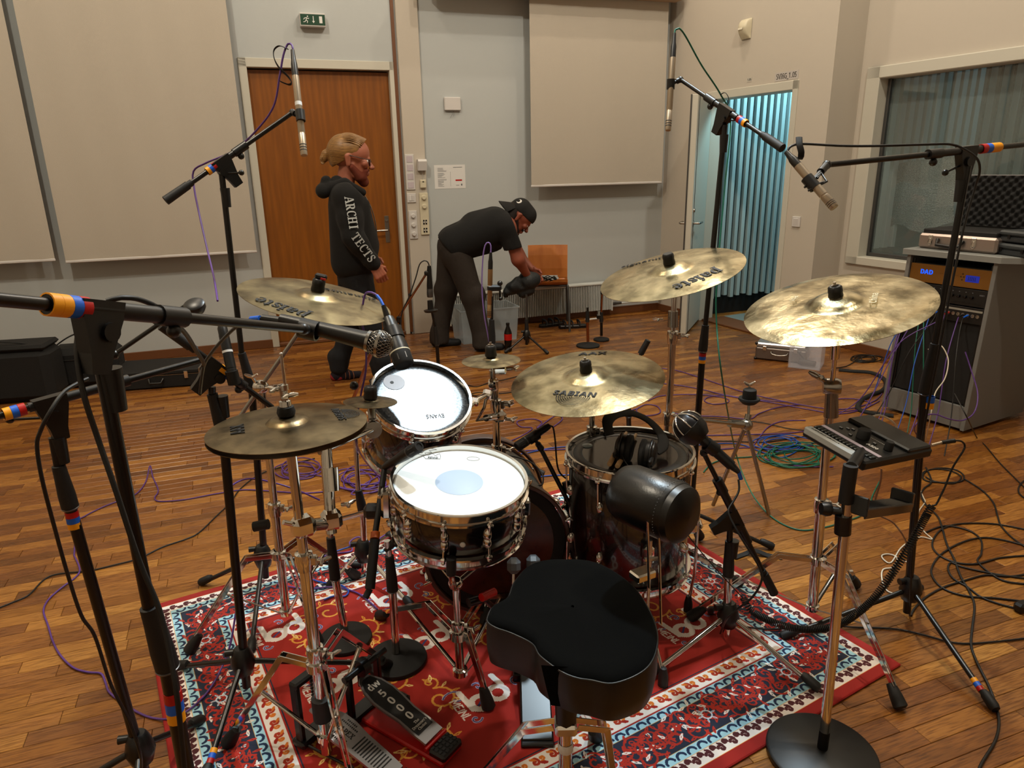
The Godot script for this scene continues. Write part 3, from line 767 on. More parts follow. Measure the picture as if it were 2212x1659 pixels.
	var y := 300.0; var n_row := 0
	while y < H - 280:
		var x := 305.0 + 66 * (n_row % 2)
		while x < W - 285:
			var p := Vector2(x + r2.randf() * 16, y + r2.randf() * 16)
			var ok := true
			for m in marks:
				if m.distance_to(p) < 112: ok = false
			if ok:
				scroll(p, r2.randi_range(0, 7) * PI / 4, 40 + r2.randf() * 10, 1.0 if n_row % 2 == 0 else -1.0, gold, pale, 3.4)
			x += 132
		y += 118; n_row += 1
	for m in marks: emblem(m)
	var tex := ImageTexture.create_from_image(im)
	var rm := mat(Color(1, 1, 1), 0.95, 0.0, {"rim_enabled": true, "rim": 0.25, "rim_tint": 0.6}); rm.albedo_texture = tex
	rm.normal_enabled = false
	var s := Sh.new()
	var rows := []; var uvs := []
	for i in 25:
		var row := []; var ur := []
		for j in 31:
			var px := -1.0 + 2.0 * j / 30.0; var pz := -0.8 + 1.6 * i / 24.0
			row.append(RUG * Vector3(px, 0.009, pz)); ur.append(Vector2(j / 30.0, i / 24.0))
		rows.append(row); uvs.append(ur)
	s.grid(rows, false, false, true, uvs)
	var o := thing("rug", "red and navy oriental pattern drum rug with white woven marks under the kit", "rug")
	obj("pile", s, rm, o)
	s = Sh.new()
	for q in [[0, -0.8, 2.0, 0.012], [0, 0.8, 2.0, 0.012], [-1.0, 0, 0.012, 1.612], [1.0, 0, 0.012, 1.612]]:
		s.box(RUG * T(q[0], 0.0045, q[1]), Vector3(q[2], 0.0085, q[3]), 0.003)
	obj("binding", s, mat(Color(0.56, 0.06, 0.04), 0.9), o)
# ---- drums
const DOWN := Basis(Vector3(1, 0, 0), Vector3(0, 0, -1), Vector3(0, 1, 0))   # lays lettering flat, its top away from the viewer
func tilted(c: Vector3, px: Vector2, ratio: float, lean_deg: float) -> Vector3:
	# normal of a round head seen as an ellipse: minor over major axis, and how far the major axis turns clockwise
	var d := (c - EYE).normalized(); var a := deg_to_rad(lean_deg)
	var side := (cr * sin(a) + cu * cos(a)); side = (side - d * side.dot(d)).normalized()
	return (-d * ratio + side * sqrt(1 - ratio * ratio)).normalized()
func hoop_shape(r: float, flip := 1.0) -> Array:
	return [Vector2(r + 0.003, -0.020 * flip), Vector2(r + 0.015, -0.019 * flip), Vector2(r + 0.015, -0.013 * flip), Vector2(r + 0.008, -0.011 * flip), Vector2(r + 0.007, 0.010 * flip), Vector2(r + 0.012, 0.0125 * flip), Vector2(r + 0.011, 0.0155 * flip), Vector2(r + 0.003, 0.0145 * flip), Vector2(r + 0.002, 0.0), Vector2(r + 0.003, -0.020 * flip)]
func lug_shape(r: float, a: float, y0: float, drop: float, dir: float) -> Sh:
	var s := Sh.new(); var f := T() * Transform3D(Basis(Vector3.UP, a), Vector3.ZERO)
	s.box(f * T(r + 0.015, y0 - 0.006 * dir, 0), Vector3(0.016, 0.012, 0.016), 0.004)
	s.ball(f * Vector3(r + 0.016, y0 + 0.004 * dir, 0), 0.006, 8)
	s.rod(f * Vector3(r + 0.015, y0, 0), f * Vector3(r + 0.013, y0 - drop * dir, 0), 0.0032, -1, 8)
	var rows := []
	for i in 7:
		var t := -1.0 + 2.0 * i / 6.0; var w := sqrt(maxf(0.02, 1 - t * t * 0.9)); var row := []
		for j in 9:
			var b := -PI / 2 + PI * j / 8.0
			row.append(f * Vector3(r - 0.002 + 0.017 * cos(b) * w, y0 - (drop + 0.012) * dir + t * 0.019, 0.012 * sin(b) * w))
		rows.append(row)
	s.grid(rows, false, false, f.basis.x.dot(Vector3.ONE) > 99)
	return s
func make_drum(called: String, label: String, cat: String, r: float, l: float, n_lugs: int, xf: Transform3D, head: Material, split: bool, turn := 0.3) -> Node3D:
	var o := thing(called, label, cat, xf)
	var s := Sh.new(); s.lathe([Vector2(r - 0.008, -0.004), Vector2(r - 0.004, -0.001), Vector2(r, -0.006), Vector2(r, -l + 0.006), Vector2(r - 0.004, -l + 0.001), Vector2(r - 0.010, -l + 0.004), Vector2(r - 0.010, -0.008)], Transform3D(), 56); obj("shell", s, M.lacquer, o)
	s = Sh.new(); s.lathe([Vector2(r + 0.003, -0.008), Vector2(r + 0.001, 0.001), Vector2(r - 0.006, 0.003), Vector2(r - 0.02, 0.0025), Vector2(0, 0.0025)], Transform3D(), 56, r); obj("batter_head", s, head, o)
	s = Sh.new(); s.lathe([Vector2(0, -l), Vector2(r, -l)], Transform3D(), 40); obj("resonant_head", s, M.clear_head, o)
	for q in [[0.0, 1.0], [-l, -1.0]]:
		s = Sh.new(); s.lathe(hoop_shape(r, q[1]), T(0, q[0] + 0.003 * q[1], 0), 56); obj("hoop", s, M.chrome, o)
	for i in n_lugs:
		var a := TAU * (i + turn) / n_lugs
		if split:
			obj("lug", lug_shape(r, a, -0.012, 0.030, 1.0), M.chrome, o); obj("lug", lug_shape(r, a, -l + 0.012, 0.030, -1.0), M.chrome, o)
		else:
			obj("lug", lug_shape(r, a, -0.012, l * 0.22, 1.0), M.chrome, o); obj("lug", lug_shape(r, a, -l + 0.012, l * 0.22, -1.0), M.chrome, o)
	return o
func drum_kit():
	M.lacquer = mat(Color(0.055, 0.012, 0.010), 0.22, 0.0, {"clearcoat_enabled": true, "clearcoat": 0.8, "clearcoat_roughness": 0.06})
	M.lacquer.albedo_texture = noise_tex(0.02, Color(0.45, 0.4, 0.4), Color(1, 0.9, 0.85), 41); M.lacquer.uv1_scale = Vector3(9, 0.8, 1)
	M.clear_head = mat(Color(0.10, 0.055, 0.04), 0.25)
	M.coated = bump(mat(Color(0.90, 0.93, 0.94), 0.55), 0.1, 0.01, 20.0)
	# snare on its stand
	var c := dp(992, 1043, 1.95)
	var n := tilted(c, Vector2.ZERO, 0.525, 1.0)
	var xf := along(c, n, Vector3.BACK)
	var snare := make_drum("snare_drum", "snare drum with a bright white coated head in front of rack tom", "drum", 0.178, 0.132, 10, xf, M.coated, true, 0.28)
	var s := Sh.new(); s.lathe([Vector2(0.066, 0.0028), Vector2(0.065, 0.0034), Vector2(0, 0.0034)], Transform3D(), 40); obj("centre_dot", s, mat(Color(0.70, 0.79, 0.90), 0.5), snare)
	var inv := xf.affine_inverse()
	var lp := inv * onp(935, 990, c, n)
	s = Sh.new()
	for line in [[[-0.028, 0.004], [-0.024, 0.018], [-0.014, 0.009], [-0.004, 0.024], [0.006, 0.010], [0.018, 0.024], [0.022, 0.008], [0.022, -0.008], [-0.020, -0.010], [-0.028, 0.004]]]:
		s.tube(line.map(func(q): return Vector3(lp.x + q[0], 0.0034, lp.z - q[1])), 0.0007, 4)
	obj("crown_mark", s, M.grey_ink, snare)
	words("REMO", 0.011, M.grey_ink, snare, Transform3D(DOWN, Vector3(lp.x, 0.0036, lp.z + 0.002)))
	lp = inv * onp(1022, 993, c, n)
	s = Sh.new(); s.tube(range(25).map(func(i): return Vector3(lp.x + 0.018 * cos(TAU * i / 24.0), 0.0034, lp.z + 0.011 * sin(TAU * i / 24.0))), 0.0005, 4); obj("oval_mark", s, M.grey_ink, snare)
	s = Sh.new()
	s.box(Transform3D(Basis(Vector3.UP, PI + 0.15), Vector3.ZERO) * T(0.20, -0.055, 0), Vector3(0.026, 0.085, 0.036), 0.006); s.box(Transform3D(Basis(Vector3.UP, PI + 0.15), Vector3.ZERO) * T(0.215, -0.02, 0.0), Vector3(0.012, 0.014, 0.05), 0.003); obj("strainer", s, M.chrome, snare)
	s = Sh.new(); s.box(Transform3D(Basis(Vector3.UP, 0.05), Vector3.ZERO) * T(0.19, -0.075, 0), Vector3(0.02, 0.05, 0.03), 0.005); obj("butt_plate", s, M.chrome, snare)
	s = Sh.new(); s.ball(Vector3(0.022, -0.075, 0.1775), 0.008, 10, Vector3(1, 1, 0.5)); obj("vent", s, M.white, snare)
	# rack tom
	c = dp(908, 862, 2.21); n = tilted(c, Vector2.ZERO, 0.71, 11.0)
	xf = along(c, n, Vector3.BACK)
	M.scratched = mat(Color(0.15, 0.18, 0.205), 0.26, 0.0, {"metallic_specular": 0.45})
	M.scratched.roughness_texture = noise_tex(0.06, Color(0.5, 0.5, 0.5), Color(1, 1, 1), 17, 512, 512)
	M.scratched.albedo_texture = noise_tex(0.05, Color(0.4, 0.45, 0.5), Color(1, 1, 1), 18, 512, 512)
	var tom := make_drum("rack_tom", "dark rack tom with a scratched clear head glaring under the lamp", "drum", 0.150, 0.21, 6, xf, M.scratched, false, 0.55)
	inv = xf.affine_inverse()
	lp = inv * onp(851, 827, c, n)
	s = Sh.new(); s.lathe([Vector2(0.034, 0.0030), Vector2(0.0335, 0.0036), Vector2(0, 0.0036)], T(lp.x, 0, lp.z), 28); obj("see_through_patch", s, mat(Color(0.34, 0.22, 0.16), 0.35), tom)  # brown disc painted on for the glare-free view through the clear head
	s = Sh.new(); s.lathe([Vector2(0.006, 0.0036), Vector2(0.006, 0.0042), Vector2(0, 0.0042)], T(lp.x - 0.006, 0, lp.z + 0.004) , 14); obj("patch_spot", s, M.ink, tom)
	lp = inv * onp(940, 900, c, n)
	words("EVANS", 0.02, M.grey_ink, tom, Transform3D(DOWN, Vector3(lp.x, 0.0034, lp.z)).rotated_local(Vector3.BACK, PI + 0.4))
	# suspension bracket and L rod towards the stand
	s = Sh.new()
	var b0 := inv * dp(1025, 868, 2.27); var b1 := inv * dp(1052, 852, 2.34)
	s.tube([inv * dp(1012, 880, 2.24), b0, b1], 0.010, 8); s.tube([b1, inv * dp(1046, 880, 2.34), inv * dp(1030, 908, 2.36), inv * dp(1062, 902, 2.38)], 0.0055, 8); s.box(Transform3D(Basis(), b1), Vector3(0.03, 0.028, 0.03), 0.006); s.box(Transform3D(Basis(), b0), Vector3(0.028, 0.02, 0.028), 0.005)
	obj("mount_bracket", s, M.chrome, tom)
	# floor tom
	c = dp(1360, 980, 2.34); n = tilted(c, Vector2.ZERO, 0.385, 0.5)
	xf = along(c, (n + Vector3.UP * 2).normalized(), Vector3.BACK)
	M.smoked = mat(Color(0.095, 0.06, 0.05), 0.16, 0.0, {"metallic_specular": 0.7})
	M.smoked.roughness_texture = noise_tex(0.03, Color(0.6, 0.6, 0.6), Color(1, 1, 1), 19)
	var ft := make_drum("floor_tom", "large mahogany floor tom carrying headphones on its smoky head", "drum", 0.200, 0.40, 8, xf, M.smoked, false, 0.2)
	s = Sh.new(); s.lathe([Vector2(0.186, 0.0028), Vector2(0.184, 0.0045), Vector2(0.158, 0.0045), Vector2(0.156, 0.0028)], Transform3D(), 48); obj("damping_ring", s, M.black, ft)
	inv = xf.affine_inverse()
	lp = inv * onp(1268, 966, c, n)
	s = Sh.new(); s.ball(Vector3(lp.x, 0.004, lp.z), 0.019, 14, Vector3(1, 0.35, 0.85)); obj("gel_pad", s, mat(Color(0.66, 0.72, 0.74), 0.15), ft)
	for q in [[1432, 1478, 0.9], [1486, 1318, 0.2], [1228, 1275, 3.3]]:
		var foot := fl(q[0], q[1], 0.012)
		var dirv := Vector3(foot.x - c.x, 0, foot.z - c.z).normalized()
		var up_ := c + dirv * 0.235
		s = Sh.new(); s.tube([inv * (Vector3(up_.x, c.y - 0.19, up_.z)), inv * Vector3(up_.x, 0.16, up_.z), inv * Vector3(lerpf(up_.x, foot.x, 0.6), 0.09, lerpf(up_.z, foot.z, 0.6)), inv * (foot + Vector3(0, 0.03, 0))], 0.0055, 10)
		var leg := obj("leg", s, M.chrome, ft)
		s = Sh.new(); s.lathe([Vector2(0.0, 0.0), Vector2(0.016, 0.0), Vector2(0.015, 0.03), Vector2(0.009, 0.06), Vector2(0, 0.062)], inv * T(foot.x, foot.y - 0.002, foot.z), 14); obj("rubber_foot", s, M.rubber, leg)
		s = Sh.new(); s.box(inv * Transform3D(Basis(Vector3.UP, atan2(dirv.x, dirv.z)), Vector3(c.x, c.y - 0.25, c.z) + dirv * 0.218), Vector3(0.034, 0.065, 0.03), 0.008); s.box(inv * Transform3D(Basis(Vector3.UP, atan2(dirv.x, dirv.z)), Vector3(c.x, c.y - 0.25, c.z) + dirv * 0.243), Vector3(0.05, 0.016, 0.012), 0.004); obj("leg_bracket", s, M.chrome, ft)
	# bass drum
	c = Vector3(-0.06, 0.285, -2.13)
	xf = along(c, Vector3(0.19, 0, 0.98), Vector3.DOWN)
	var bd := thing("bass_drum", "small bass drum with a worn brown head behind the snare drum", "drum", xf)
	s = Sh.new(); s.lathe([Vector2(0.228, 0), Vector2(0.232, -0.006), Vector2(0.232, -0.40), Vector2(0.222, -0.405), Vector2(0.222, -0.01), Vector2(0.228, 0)], Transform3D(), 56); obj("shell", s, M.lacquer, bd)
	s = Sh.new(); s.lathe([Vector2(0.236, -0.01), Vector2(0.234, 0.004), Vector2(0.226, 0.006), Vector2(0.0, 0.005)], Transform3D(), 56, 0.236)
	var worn := mat(Color(1, 1, 1), 0.22); worn.albedo_texture = noise_tex(0.012, Color(0.13, 0.055, 0.032), Color(0.27, 0.12, 0.07), 23, 256, 256); obj("batter_head", s, worn, bd)
	s = Sh.new(); s.lathe([Vector2(0.236, 0.0045), Vector2(0.234, 0.0075), Vector2(0.196, 0.0075), Vector2(0.194, 0.0045)], Transform3D(), 56); obj("damping_ring", s, M.black_matte, bd)
	for q in [0.002, -0.40]:
		s = Sh.new(); s.lathe([Vector2(0.237, -0.02), Vector2(0.251, -0.018), Vector2(0.252, 0.018), Vector2(0.248, 0.022), Vector2(0.239, 0.021), Vector2(0.237, -0.02)], T(0, q, 0), 56); obj("hoop", s, mat(Color(0.22, 0.11, 0.05), 0.3, 0.0, {"clearcoat_enabled": true, "clearcoat": 0.7}), bd)
	for i in 8:
		var f := Transform3D(Basis(Vector3.UP, TAU * (i + 0.45) / 8), Vector3.ZERO)
		s = Sh.new(); s.box(f * T(0.257, -0.002, 0), Vector3(0.014, 0.05, 0.02), 0.004); s.rod(f * Vector3(0.258, 0.02, 0), f * Vector3(0.25, -0.09, 0), 0.0035, -1, 8); s.ball(f * Vector3(0.246, -0.11, 0), 0.02, 10, Vector3(0.8, 1.3, 0.8)); s.box(f * T(0.258, 0.03, 0), Vector3(0.03, 0.008, 0.008), 0.002); obj("claw", s, M.chrome, bd)
	for q in [-1, 1]:
		s = Sh.new()
		var i2 := xf.affine_inverse()
		var ft_ := c + Vector3(0.30 * q, 0, -0.28); ft_.y = 0.015
		s.rod(i2 * (c + Vector3(0.22 * q, -0.05, -0.22)), i2 * ft_, 0.007); s.ball(i2 * ft_, 0.014, 10); obj("spur", s, M.chrome, bd)
	bass_pedal(); throne(); snare_stand(c)

func bass_pedal():
	# double pedal: two beaters at the bass drum, the slave board beside the hi-hat
	var o := thing("bass_drum_pedal", "black framed kick pedal with two grey beaters at the bass drum", "pedal", T(0.02, 0, -1.93))
	var inv := o.transform.affine_inverse()
	for q in [[1110, 1222], [1152, 1216]]:
		var tip := dp(q[0], q[1], 2.10)
		var low := Vector3(tip.x - 0.01, 0.20, tip.z + 0.06)
		var s := Sh.new(); s.rod(inv * low, inv * tip, 0.004); obj("beater_rod", s, M.chrome, o)
		s = Sh.new(); s.box(Transform3D(Basis(Vector3.RIGHT, -0.35), inv * tip), Vector3(0.040, 0.044, 0.05), 0.012); obj("beater", s, mat(Color(0.34, 0.36, 0.38), 0.45), o)
	var s := Sh.new()
	for q in [-0.05, 0.05]: s.box(T(q + 0.03, 0.10, 0.07), Vector3(0.014, 0.20, 0.022), 0.003)
	s.rod(Vector3(-0.06, 0.20, 0.07), Vector3(0.13, 0.20, 0.07), 0.009); s.box(T(0.03, 0.02, 0.09), Vector3(0.13, 0.03, 0.08), 0.004); s.box(T(0.03, 0.014, 0.24), Vector3(0.09, 0.012, 0.30), 0.003)
	obj("frame", s, M.black_metal, o)
	s = Sh.new(); s.box(T(0.03, 0.06, 0.24) * Transform3D(Basis(Vector3.RIGHT, 0.28), Vector3.ZERO), Vector3(0.085, 0.008, 0.28), 0.003); obj("footboard", s, M.black_metal, o)
	s = Sh.new(); s.rod(Vector3(-0.06, 0.20, 0.07), inv * dp(1045, 1292, 2.03), 0.009); s.rod(inv * dp(1045, 1292, 2.03), inv * dp(1012, 1302, 2.0), 0.013); obj("drive_shaft", s, M.black_metal, o)
	s = Sh.new(); s.rod(inv * dp(1068, 1278, 2.04), inv * dp(1040, 1291, 2.0), 0.012); obj("red_coupling", s, M.orange_paint, o)
	# slave pedal
	var heel := fl(955, 1615, 0.03); var toe := fl(815, 1490, 0.11)
	var dir := (toe - heel); dir.y = 0; dir = dir.normalized()
	var xf := Transform3D(Basis(dir.cross(Vector3.UP).normalized(), Vector3.UP, -dir), Vector3(heel.x, 0.009, heel.z))
	o = thing("kick_pedal", "slave kick pedal with black lettered footboard on the rug left of throne", "pedal", xf)
	s = Sh.new(); s.box(T(0, 0.012, -0.13), Vector3(0.085, 0.016, 0.33), 0.004); obj("base_plate", s, M.red, o)
	s = Sh.new(); s.box(T(0, 0.028, 0.012), Vector3(0.080, 0.022, 0.056), 0.006); var hb := obj("heel_plate", s, M.black, o)
	s = Sh.new()
	for i in 5:
		for j in 4: s.box(T(-0.03 + i * 0.015, 0.040, -0.006 + j * 0.013), Vector3(0.011, 0.003, 0.008), 0.001)
	tag(obj("tread", s, M.rubber, hb), "", "", "", "stuff")
	s = Sh.new(); s.rod(Vector3(-0.042, 0.036, -0.022), Vector3(0.042, 0.036, -0.022), 0.005); obj("hinge", s, M.red, o)
	var out := PackedVector2Array()
	for q in [[-0.035, 0.0], [0.035, 0.0], [0.036, 0.05], [0.034, 0.10], [0.040, 0.15], [0.042, 0.19], [0.036, 0.23], [0.022, 0.262], [0.010, 0.275], [-0.010, 0.275], [-0.022, 0.262], [-0.036, 0.23], [-0.042, 0.19], [-0.040, 0.15], [-0.034, 0.10], [-0.036, 0.05]]: out.append(Vector2(q[0], q[1]))
	var bx := T(0, 0.040, -0.028) * Transform3D(Basis(Vector3.RIGHT, -PI / 2 + 0.27), Vector3.ZERO)
	s = Sh.new(); s.plate(out, bx, 0.007, 0.002); var fb := obj("footboard", s, M.alu, o)
	var inn := Geometry2D.offset_polygon(out, -0.006)[0]
	for i in inn.size(): inn[i] = Vector2(inn[i].x, clampf(inn[i].y, 0.030, 0.262))
	s = Sh.new(); s.plate(inn, bx * T(0, 0, 0.0065), 0.0015); obj("grip_sheet", s, mat(Color(0.05, 0.06, 0.07), 0.5), fb)
	var fx := func(y: float, roll := 0.0) -> Transform3D: return bx * T(0, y, 0.0083) * Transform3D(Basis(Vector3.BACK, roll), Vector3.ZERO)
	words("dw", 0.030, M.white, fb, fx.call(0.228), "Droid Sans", true)
	var yy := 0.192
	for ch in ["5", "0", "0", "0"]:
		words(ch, 0.034, M.white, fb, fx.call(yy), "Droid Sans", true); yy -= 0.034
	words("The", 0.010, M.white, fb, fx.call(0.064), "Droid Serif"); words("Drummer's", 0.010, M.white, fb, fx.call(0.053), "Droid Serif"); words("Choice", 0.010, M.white, fb, fx.call(0.042), "Droid Serif")
	s = Sh.new(); s.box(T(-0.055, 0.08, -0.285), Vector3(0.014, 0.16, 0.024), 0.003); s.box(T(0.055, 0.08, -0.285), Vector3(0.014, 0.16, 0.024), 0.003); s.rod(Vector3(-0.07, 0.155, -0.285), Vector3(0.09, 0.155, -0.285), 0.010); s.box(T(0, 0.018, -0.285), Vector3(0.13, 0.022, 0.05), 0.004); s.lathe([Vector2(0.0, -0.012), Vector2(0.026, -0.012), Vector2(0.026, 0.012), Vector2(0, 0.012)], along(Vector3(0, 0.155, -0.285), Vector3.RIGHT), 20); s.rod(Vector3(0, 0.155, -0.30), Vector3(0, 0.085, -0.30), 0.007); obj("frame", s, M.black_metal, o)
	s = Sh.new(); s.box(T(0.055, 0.03, -0.20), Vector3(0.05, 0.05, 0.05), 0.01); obj("clamp", s, M.black, o)

func throne():
	var o := thing("drum_throne", "black drum throne with saddle seat and round bolster backrest", "stool", T(0.123, 0, -1.42))
	var inv := o.transform.affine_inverse()
	var px := [[1052, 1342], [1062, 1316], [1096, 1292], [1112, 1255], [1150, 1216], [1215, 1202], [1290, 1214], [1362, 1262], [1405, 1325], [1420, 1385], [1398, 1440], [1330, 1468], [1275, 1458], [1222, 1446], [1168, 1412], [1150, 1386], [1105, 1366], [1070, 1356]]
	var cv := Curve3D.new()
	var pts := []
	for q in px: pts.append(inv * fl(q[0], q[1], 0.50))
	pts.append(pts[0]); pts.append(pts[1])
	var ring: Array = curve(pts, 0.012)
	var n := ring.size()
	var mid := Vector3.ZERO
	for p in ring: mid += p / n
	var rows := []
	for k in [[0.02, 0.012], [0.3, 0.008], [0.55, 0.003], [0.8, 0.006], [0.93, 0.006], [0.985, -0.001], [1.0, -0.008]]:
		rows.append(ring.map(func(p): return Vector3(lerpf(mid.x, p.x, k[0]), 0.50 + k[1] + 0.016 * (absf(p.x - mid.x) / 0.2 - 0.4) * k[0] * k[0], lerpf(mid.z, p.z, k[0]))))
	var s := Sh.new(); s.grid(rows, true); var seat := obj("seat_top", s, bump(mat(Color(0.010, 0.013, 0.014), 0.95, 0.0, {"rim_enabled": true, "rim": 0.12, "rim_tint": 0.6, "metallic_specular": 0.2}), 0.1, 0.02, 12.0), o)
	rows = []
	var nose := inv * fl(1222, 1446, 0.5)
	for k in [[1.0, 0.492, 0], [1.012, 0.470, 1], [1.012, 0.43, 1], [0.985, 0.392, 1], [0.93, 0.385, 1], [0.1, 0.385, 1]]:
		rows.append(ring.map(func(p): return Vector3(lerpf(mid.x, p.x, k[0]), k[1] + (0.016 * (absf(p.x - mid.x) / 0.2 - 0.4) if k[2] == 0 else 0.0), lerpf(mid.z, p.z, k[0]))))
	s = Sh.new(); s.grid(rows, true); obj("seat_side", s, mat(Color(0.030, 0.026, 0.023), 0.42), o)
	s = Sh.new(); s.tube(rows[0], 0.0028, 6); obj("piping", s, mat(Color(0.04, 0.045, 0.045), 0.35), o)
	# fabric tongue over the front edge
	var tongue := []
	for i in 8:
		var f := i / 7.0; var row := []
		for j in 9:
			var t := -1.0 + 2.0 * j / 8.0
			var p := nose + Vector3(t * (0.062 - 0.02 * f) + 0.012, 0, -0.010 + 0.008 * t)
			p = mid + (p - mid) * (1.016 + 0.006 * sin(PI * f)); p.y = 0.500 - 0.105 * f; row.append(p)
		tongue.append(row)
	s = Sh.new(); s.grid(tongue); obj("seat_front", s, seat.material_override, o)
	# bolster on two flat bars
	var a := inv * fl(1352, 1062, 0.735); var b := inv * fl(1462, 1108, 0.735)
	var d := (b - a).normalized(); var r := 0.074
	var f := along(a, d)
	var len_ := a.distance_to(b)
	s = Sh.new(); s.lathe([Vector2(0, -0.026), Vector2(0.045, -0.022), Vector2(0.066, -0.008), Vector2(r, 0.016), Vector2(r + 0.001, len_ * 0.5), Vector2(r, len_ - 0.002), Vector2(r - 0.003, len_ + 0.002)], f, 40); obj("bolster", s, bump(mat(Color(0.016, 0.019, 0.020), 0.33), 0.04, 0.02, 14.0), o)
	s = Sh.new(); s.lathe([Vector2(r - 0.003, len_ + 0.002), Vector2(r - 0.006, len_ + 0.018), Vector2(0.05, len_ + 0.03), Vector2(0, len_ + 0.036)], f, 40); obj("bolster_end", s, mat(Color(0.014, 0.016, 0.017), 0.38), o)
	s = Sh.new()
	for i in 60:
		var g := TAU * i / 60
		s.ball(f * Vector3((r + 0.0012) * cos(g), len_ - 0.012, (r + 0.0012) * sin(g)), 0.0012, 4)
	tag(obj("stitching", s, M.grey_ink, o), "", "", "", "stuff")
	for q in [[1398, 1150, 1402, 1268], [1421, 1150, 1428, 1345]]:
		var t0 := inv * over(q[0], q[1], fl(q[0], q[1], 0.70)); var b0 := inv * over(q[2], q[3], fl(q[0], q[1], 0.70))
		s = Sh.new(); s.tube([t0 + Vector3(0, 0.03, 0), b0], 0.011, 4, true, 0.3); obj("support_bar", s, M.chrome, o)
	s = Sh.new(); s.box(Transform3D(Basis(Vector3.UP, 0.5), inv * dp(1388, 1240, 1.78)), Vector3(0.06, 0.022, 0.04), 0.004); obj("bar_clamp", s, M.chrome, o)
	# base
	var foot := inv * fl(1224, 1690)
	var post := Vector3(foot.x, 0, foot.z + 0.02)
	post = inv * Vector3(fl(1222, 1500, 0.38).x, 0, fl(1222, 1500, 0.38).z)
	s = Sh.new(); s.rod(post + Vector3(0, 0.10, 0), post + Vector3(0, 0.33, 0), 0.0155); obj("post", s, M.chrome, o)
	s = Sh.new(); s.rod(post + Vector3(0, 0.31, 0), post + Vector3(0, 0.392, 0), 0.026, 0.030, 6); obj("seat_socket", s, M.black, o)
	s = Sh.new(); s.box(T(post.x, 0.295, post.z), Vector3(0.05, 0.03, 0.05), 0.006); obj("collar", s, M.chrome, o)
	s = Sh.new(); s.lathe([Vector2(0.016, -0.012), Vector2(0.018, -0.008), Vector2(0.018, 0.008), Vector2(0.016, 0.012)], T(post.x, 0.235, post.z), 20); obj("memory_band", s, M.white, o)
	var fe := [fl(1010, 1720, 0.012), fl(1330, 1740, 0.012), fl(1288, 1592, 0.012)]
	for q in fe:
		var e: Vector3 = inv * q
		var hv := Vector3(e.x - post.x, 0, e.z - post.z).normalized()
		strap_leg(o, post + hv * 0.028 + Vector3(0, 0.29, 0), post + hv * 0.10 + Vector3(0, 0.26, 0), e, 0.012)

# a leg of two flat chrome straps from the collar over a knee to the foot
func strap_leg(o: Node3D, a: Vector3, knee: Vector3, e: Vector3, gap := 0.009, mt: Material = null):
	var s := Sh.new()
	var side := (e - a).cross(Vector3.UP).normalized()
	var near := e + (knee - e).normalized() * 0.05
	for q in [-1.0, 1.0]:
		var p := [a + side * gap * q, knee + side * gap * q, near + side * gap * 0.5 * q + Vector3(0, 0.012, 0)]
		for i in 2:
			var m: Vector3 = (p[i] + p[i + 1]) / 2; var d: Vector3 = (p[i + 1] - p[i])
			s.box(along(m, d, side), Vector3(0.016, d.length() + 0.006, 0.0028), 0.0008)
	var leg := obj("leg", s, M.chrome if mt == null else mt, o)
	s = Sh.new()
	var f := along(e + (knee - e).normalized() * 0.03, (knee - e))
	s.lathe([Vector2(0, -0.034), Vector2(0.013, -0.034), Vector2(0.021, -0.028), Vector2(0.019, 0.0), Vector2(0.013, 0.036), Vector2(0, 0.038)], f, 10)
	obj("rubber_foot", s, M.rubber, leg)
func wing(s: Sh, p: Vector3, d: Vector3, k := 1.0):
	d = d.normalized()
	s.rod(p, p + d * 0.022 * k, 0.0055 * k, -1, 8)
	var w := d.cross(Vector3.UP).normalized() if absf(d.y) < 0.9 else Vector3.RIGHT
	for q in [-1.0, 1.0]: s.tube([p + d * 0.018 * k, p + d * 0.024 * k + w * 0.012 * q * k, p + d * 0.030 * k + w * 0.020 * q * k], [0.005 * k, 0.006 * k, 0.003 * k], 6)
# upright with clamps: list of [height, outer radius]
func upright(o: Node3D, p: Vector3, top: Vector3, steps: Array):
	var k := steps.size()
	for i in k:
		var y0: float = steps[i][0]; var y1: float = steps[i + 1][0] if i < k - 1 else top.y
		var q := func(y: float) -> Vector3: return p.lerp(top, (y - p.y) / maxf(0.001, top.y - p.y))
		var s := Sh.new(); s.rod(q.call(y0), q.call(y1), steps[i][1], -1, 18); obj("tube", s, M.chrome, o)
		if i < k - 1:
			var cpos: Vector3 = q.call(y1)
			var r: float = steps[i][1]
			s = Sh.new(); s.lathe([Vector2(r * 0.9, -0.035), Vector2(r + 0.004, -0.034), Vector2(r + 0.007, -0.005), Vector2(r + 0.006, 0.012), Vector2(r * 0.7, 0.014)], Transform3D(Basis(), cpos), 20); s.box(Transform3D(Basis(), cpos + Vector3(r + 0.008, -0.008, 0.0)), Vector3(0.02, 0.026, 0.018), 0.004); wing(s, cpos + Vector3(r + 0.014, -0.008, 0), Vector3(1, 0.1, 0.4)); obj("clamp", s, M.chrome, o)
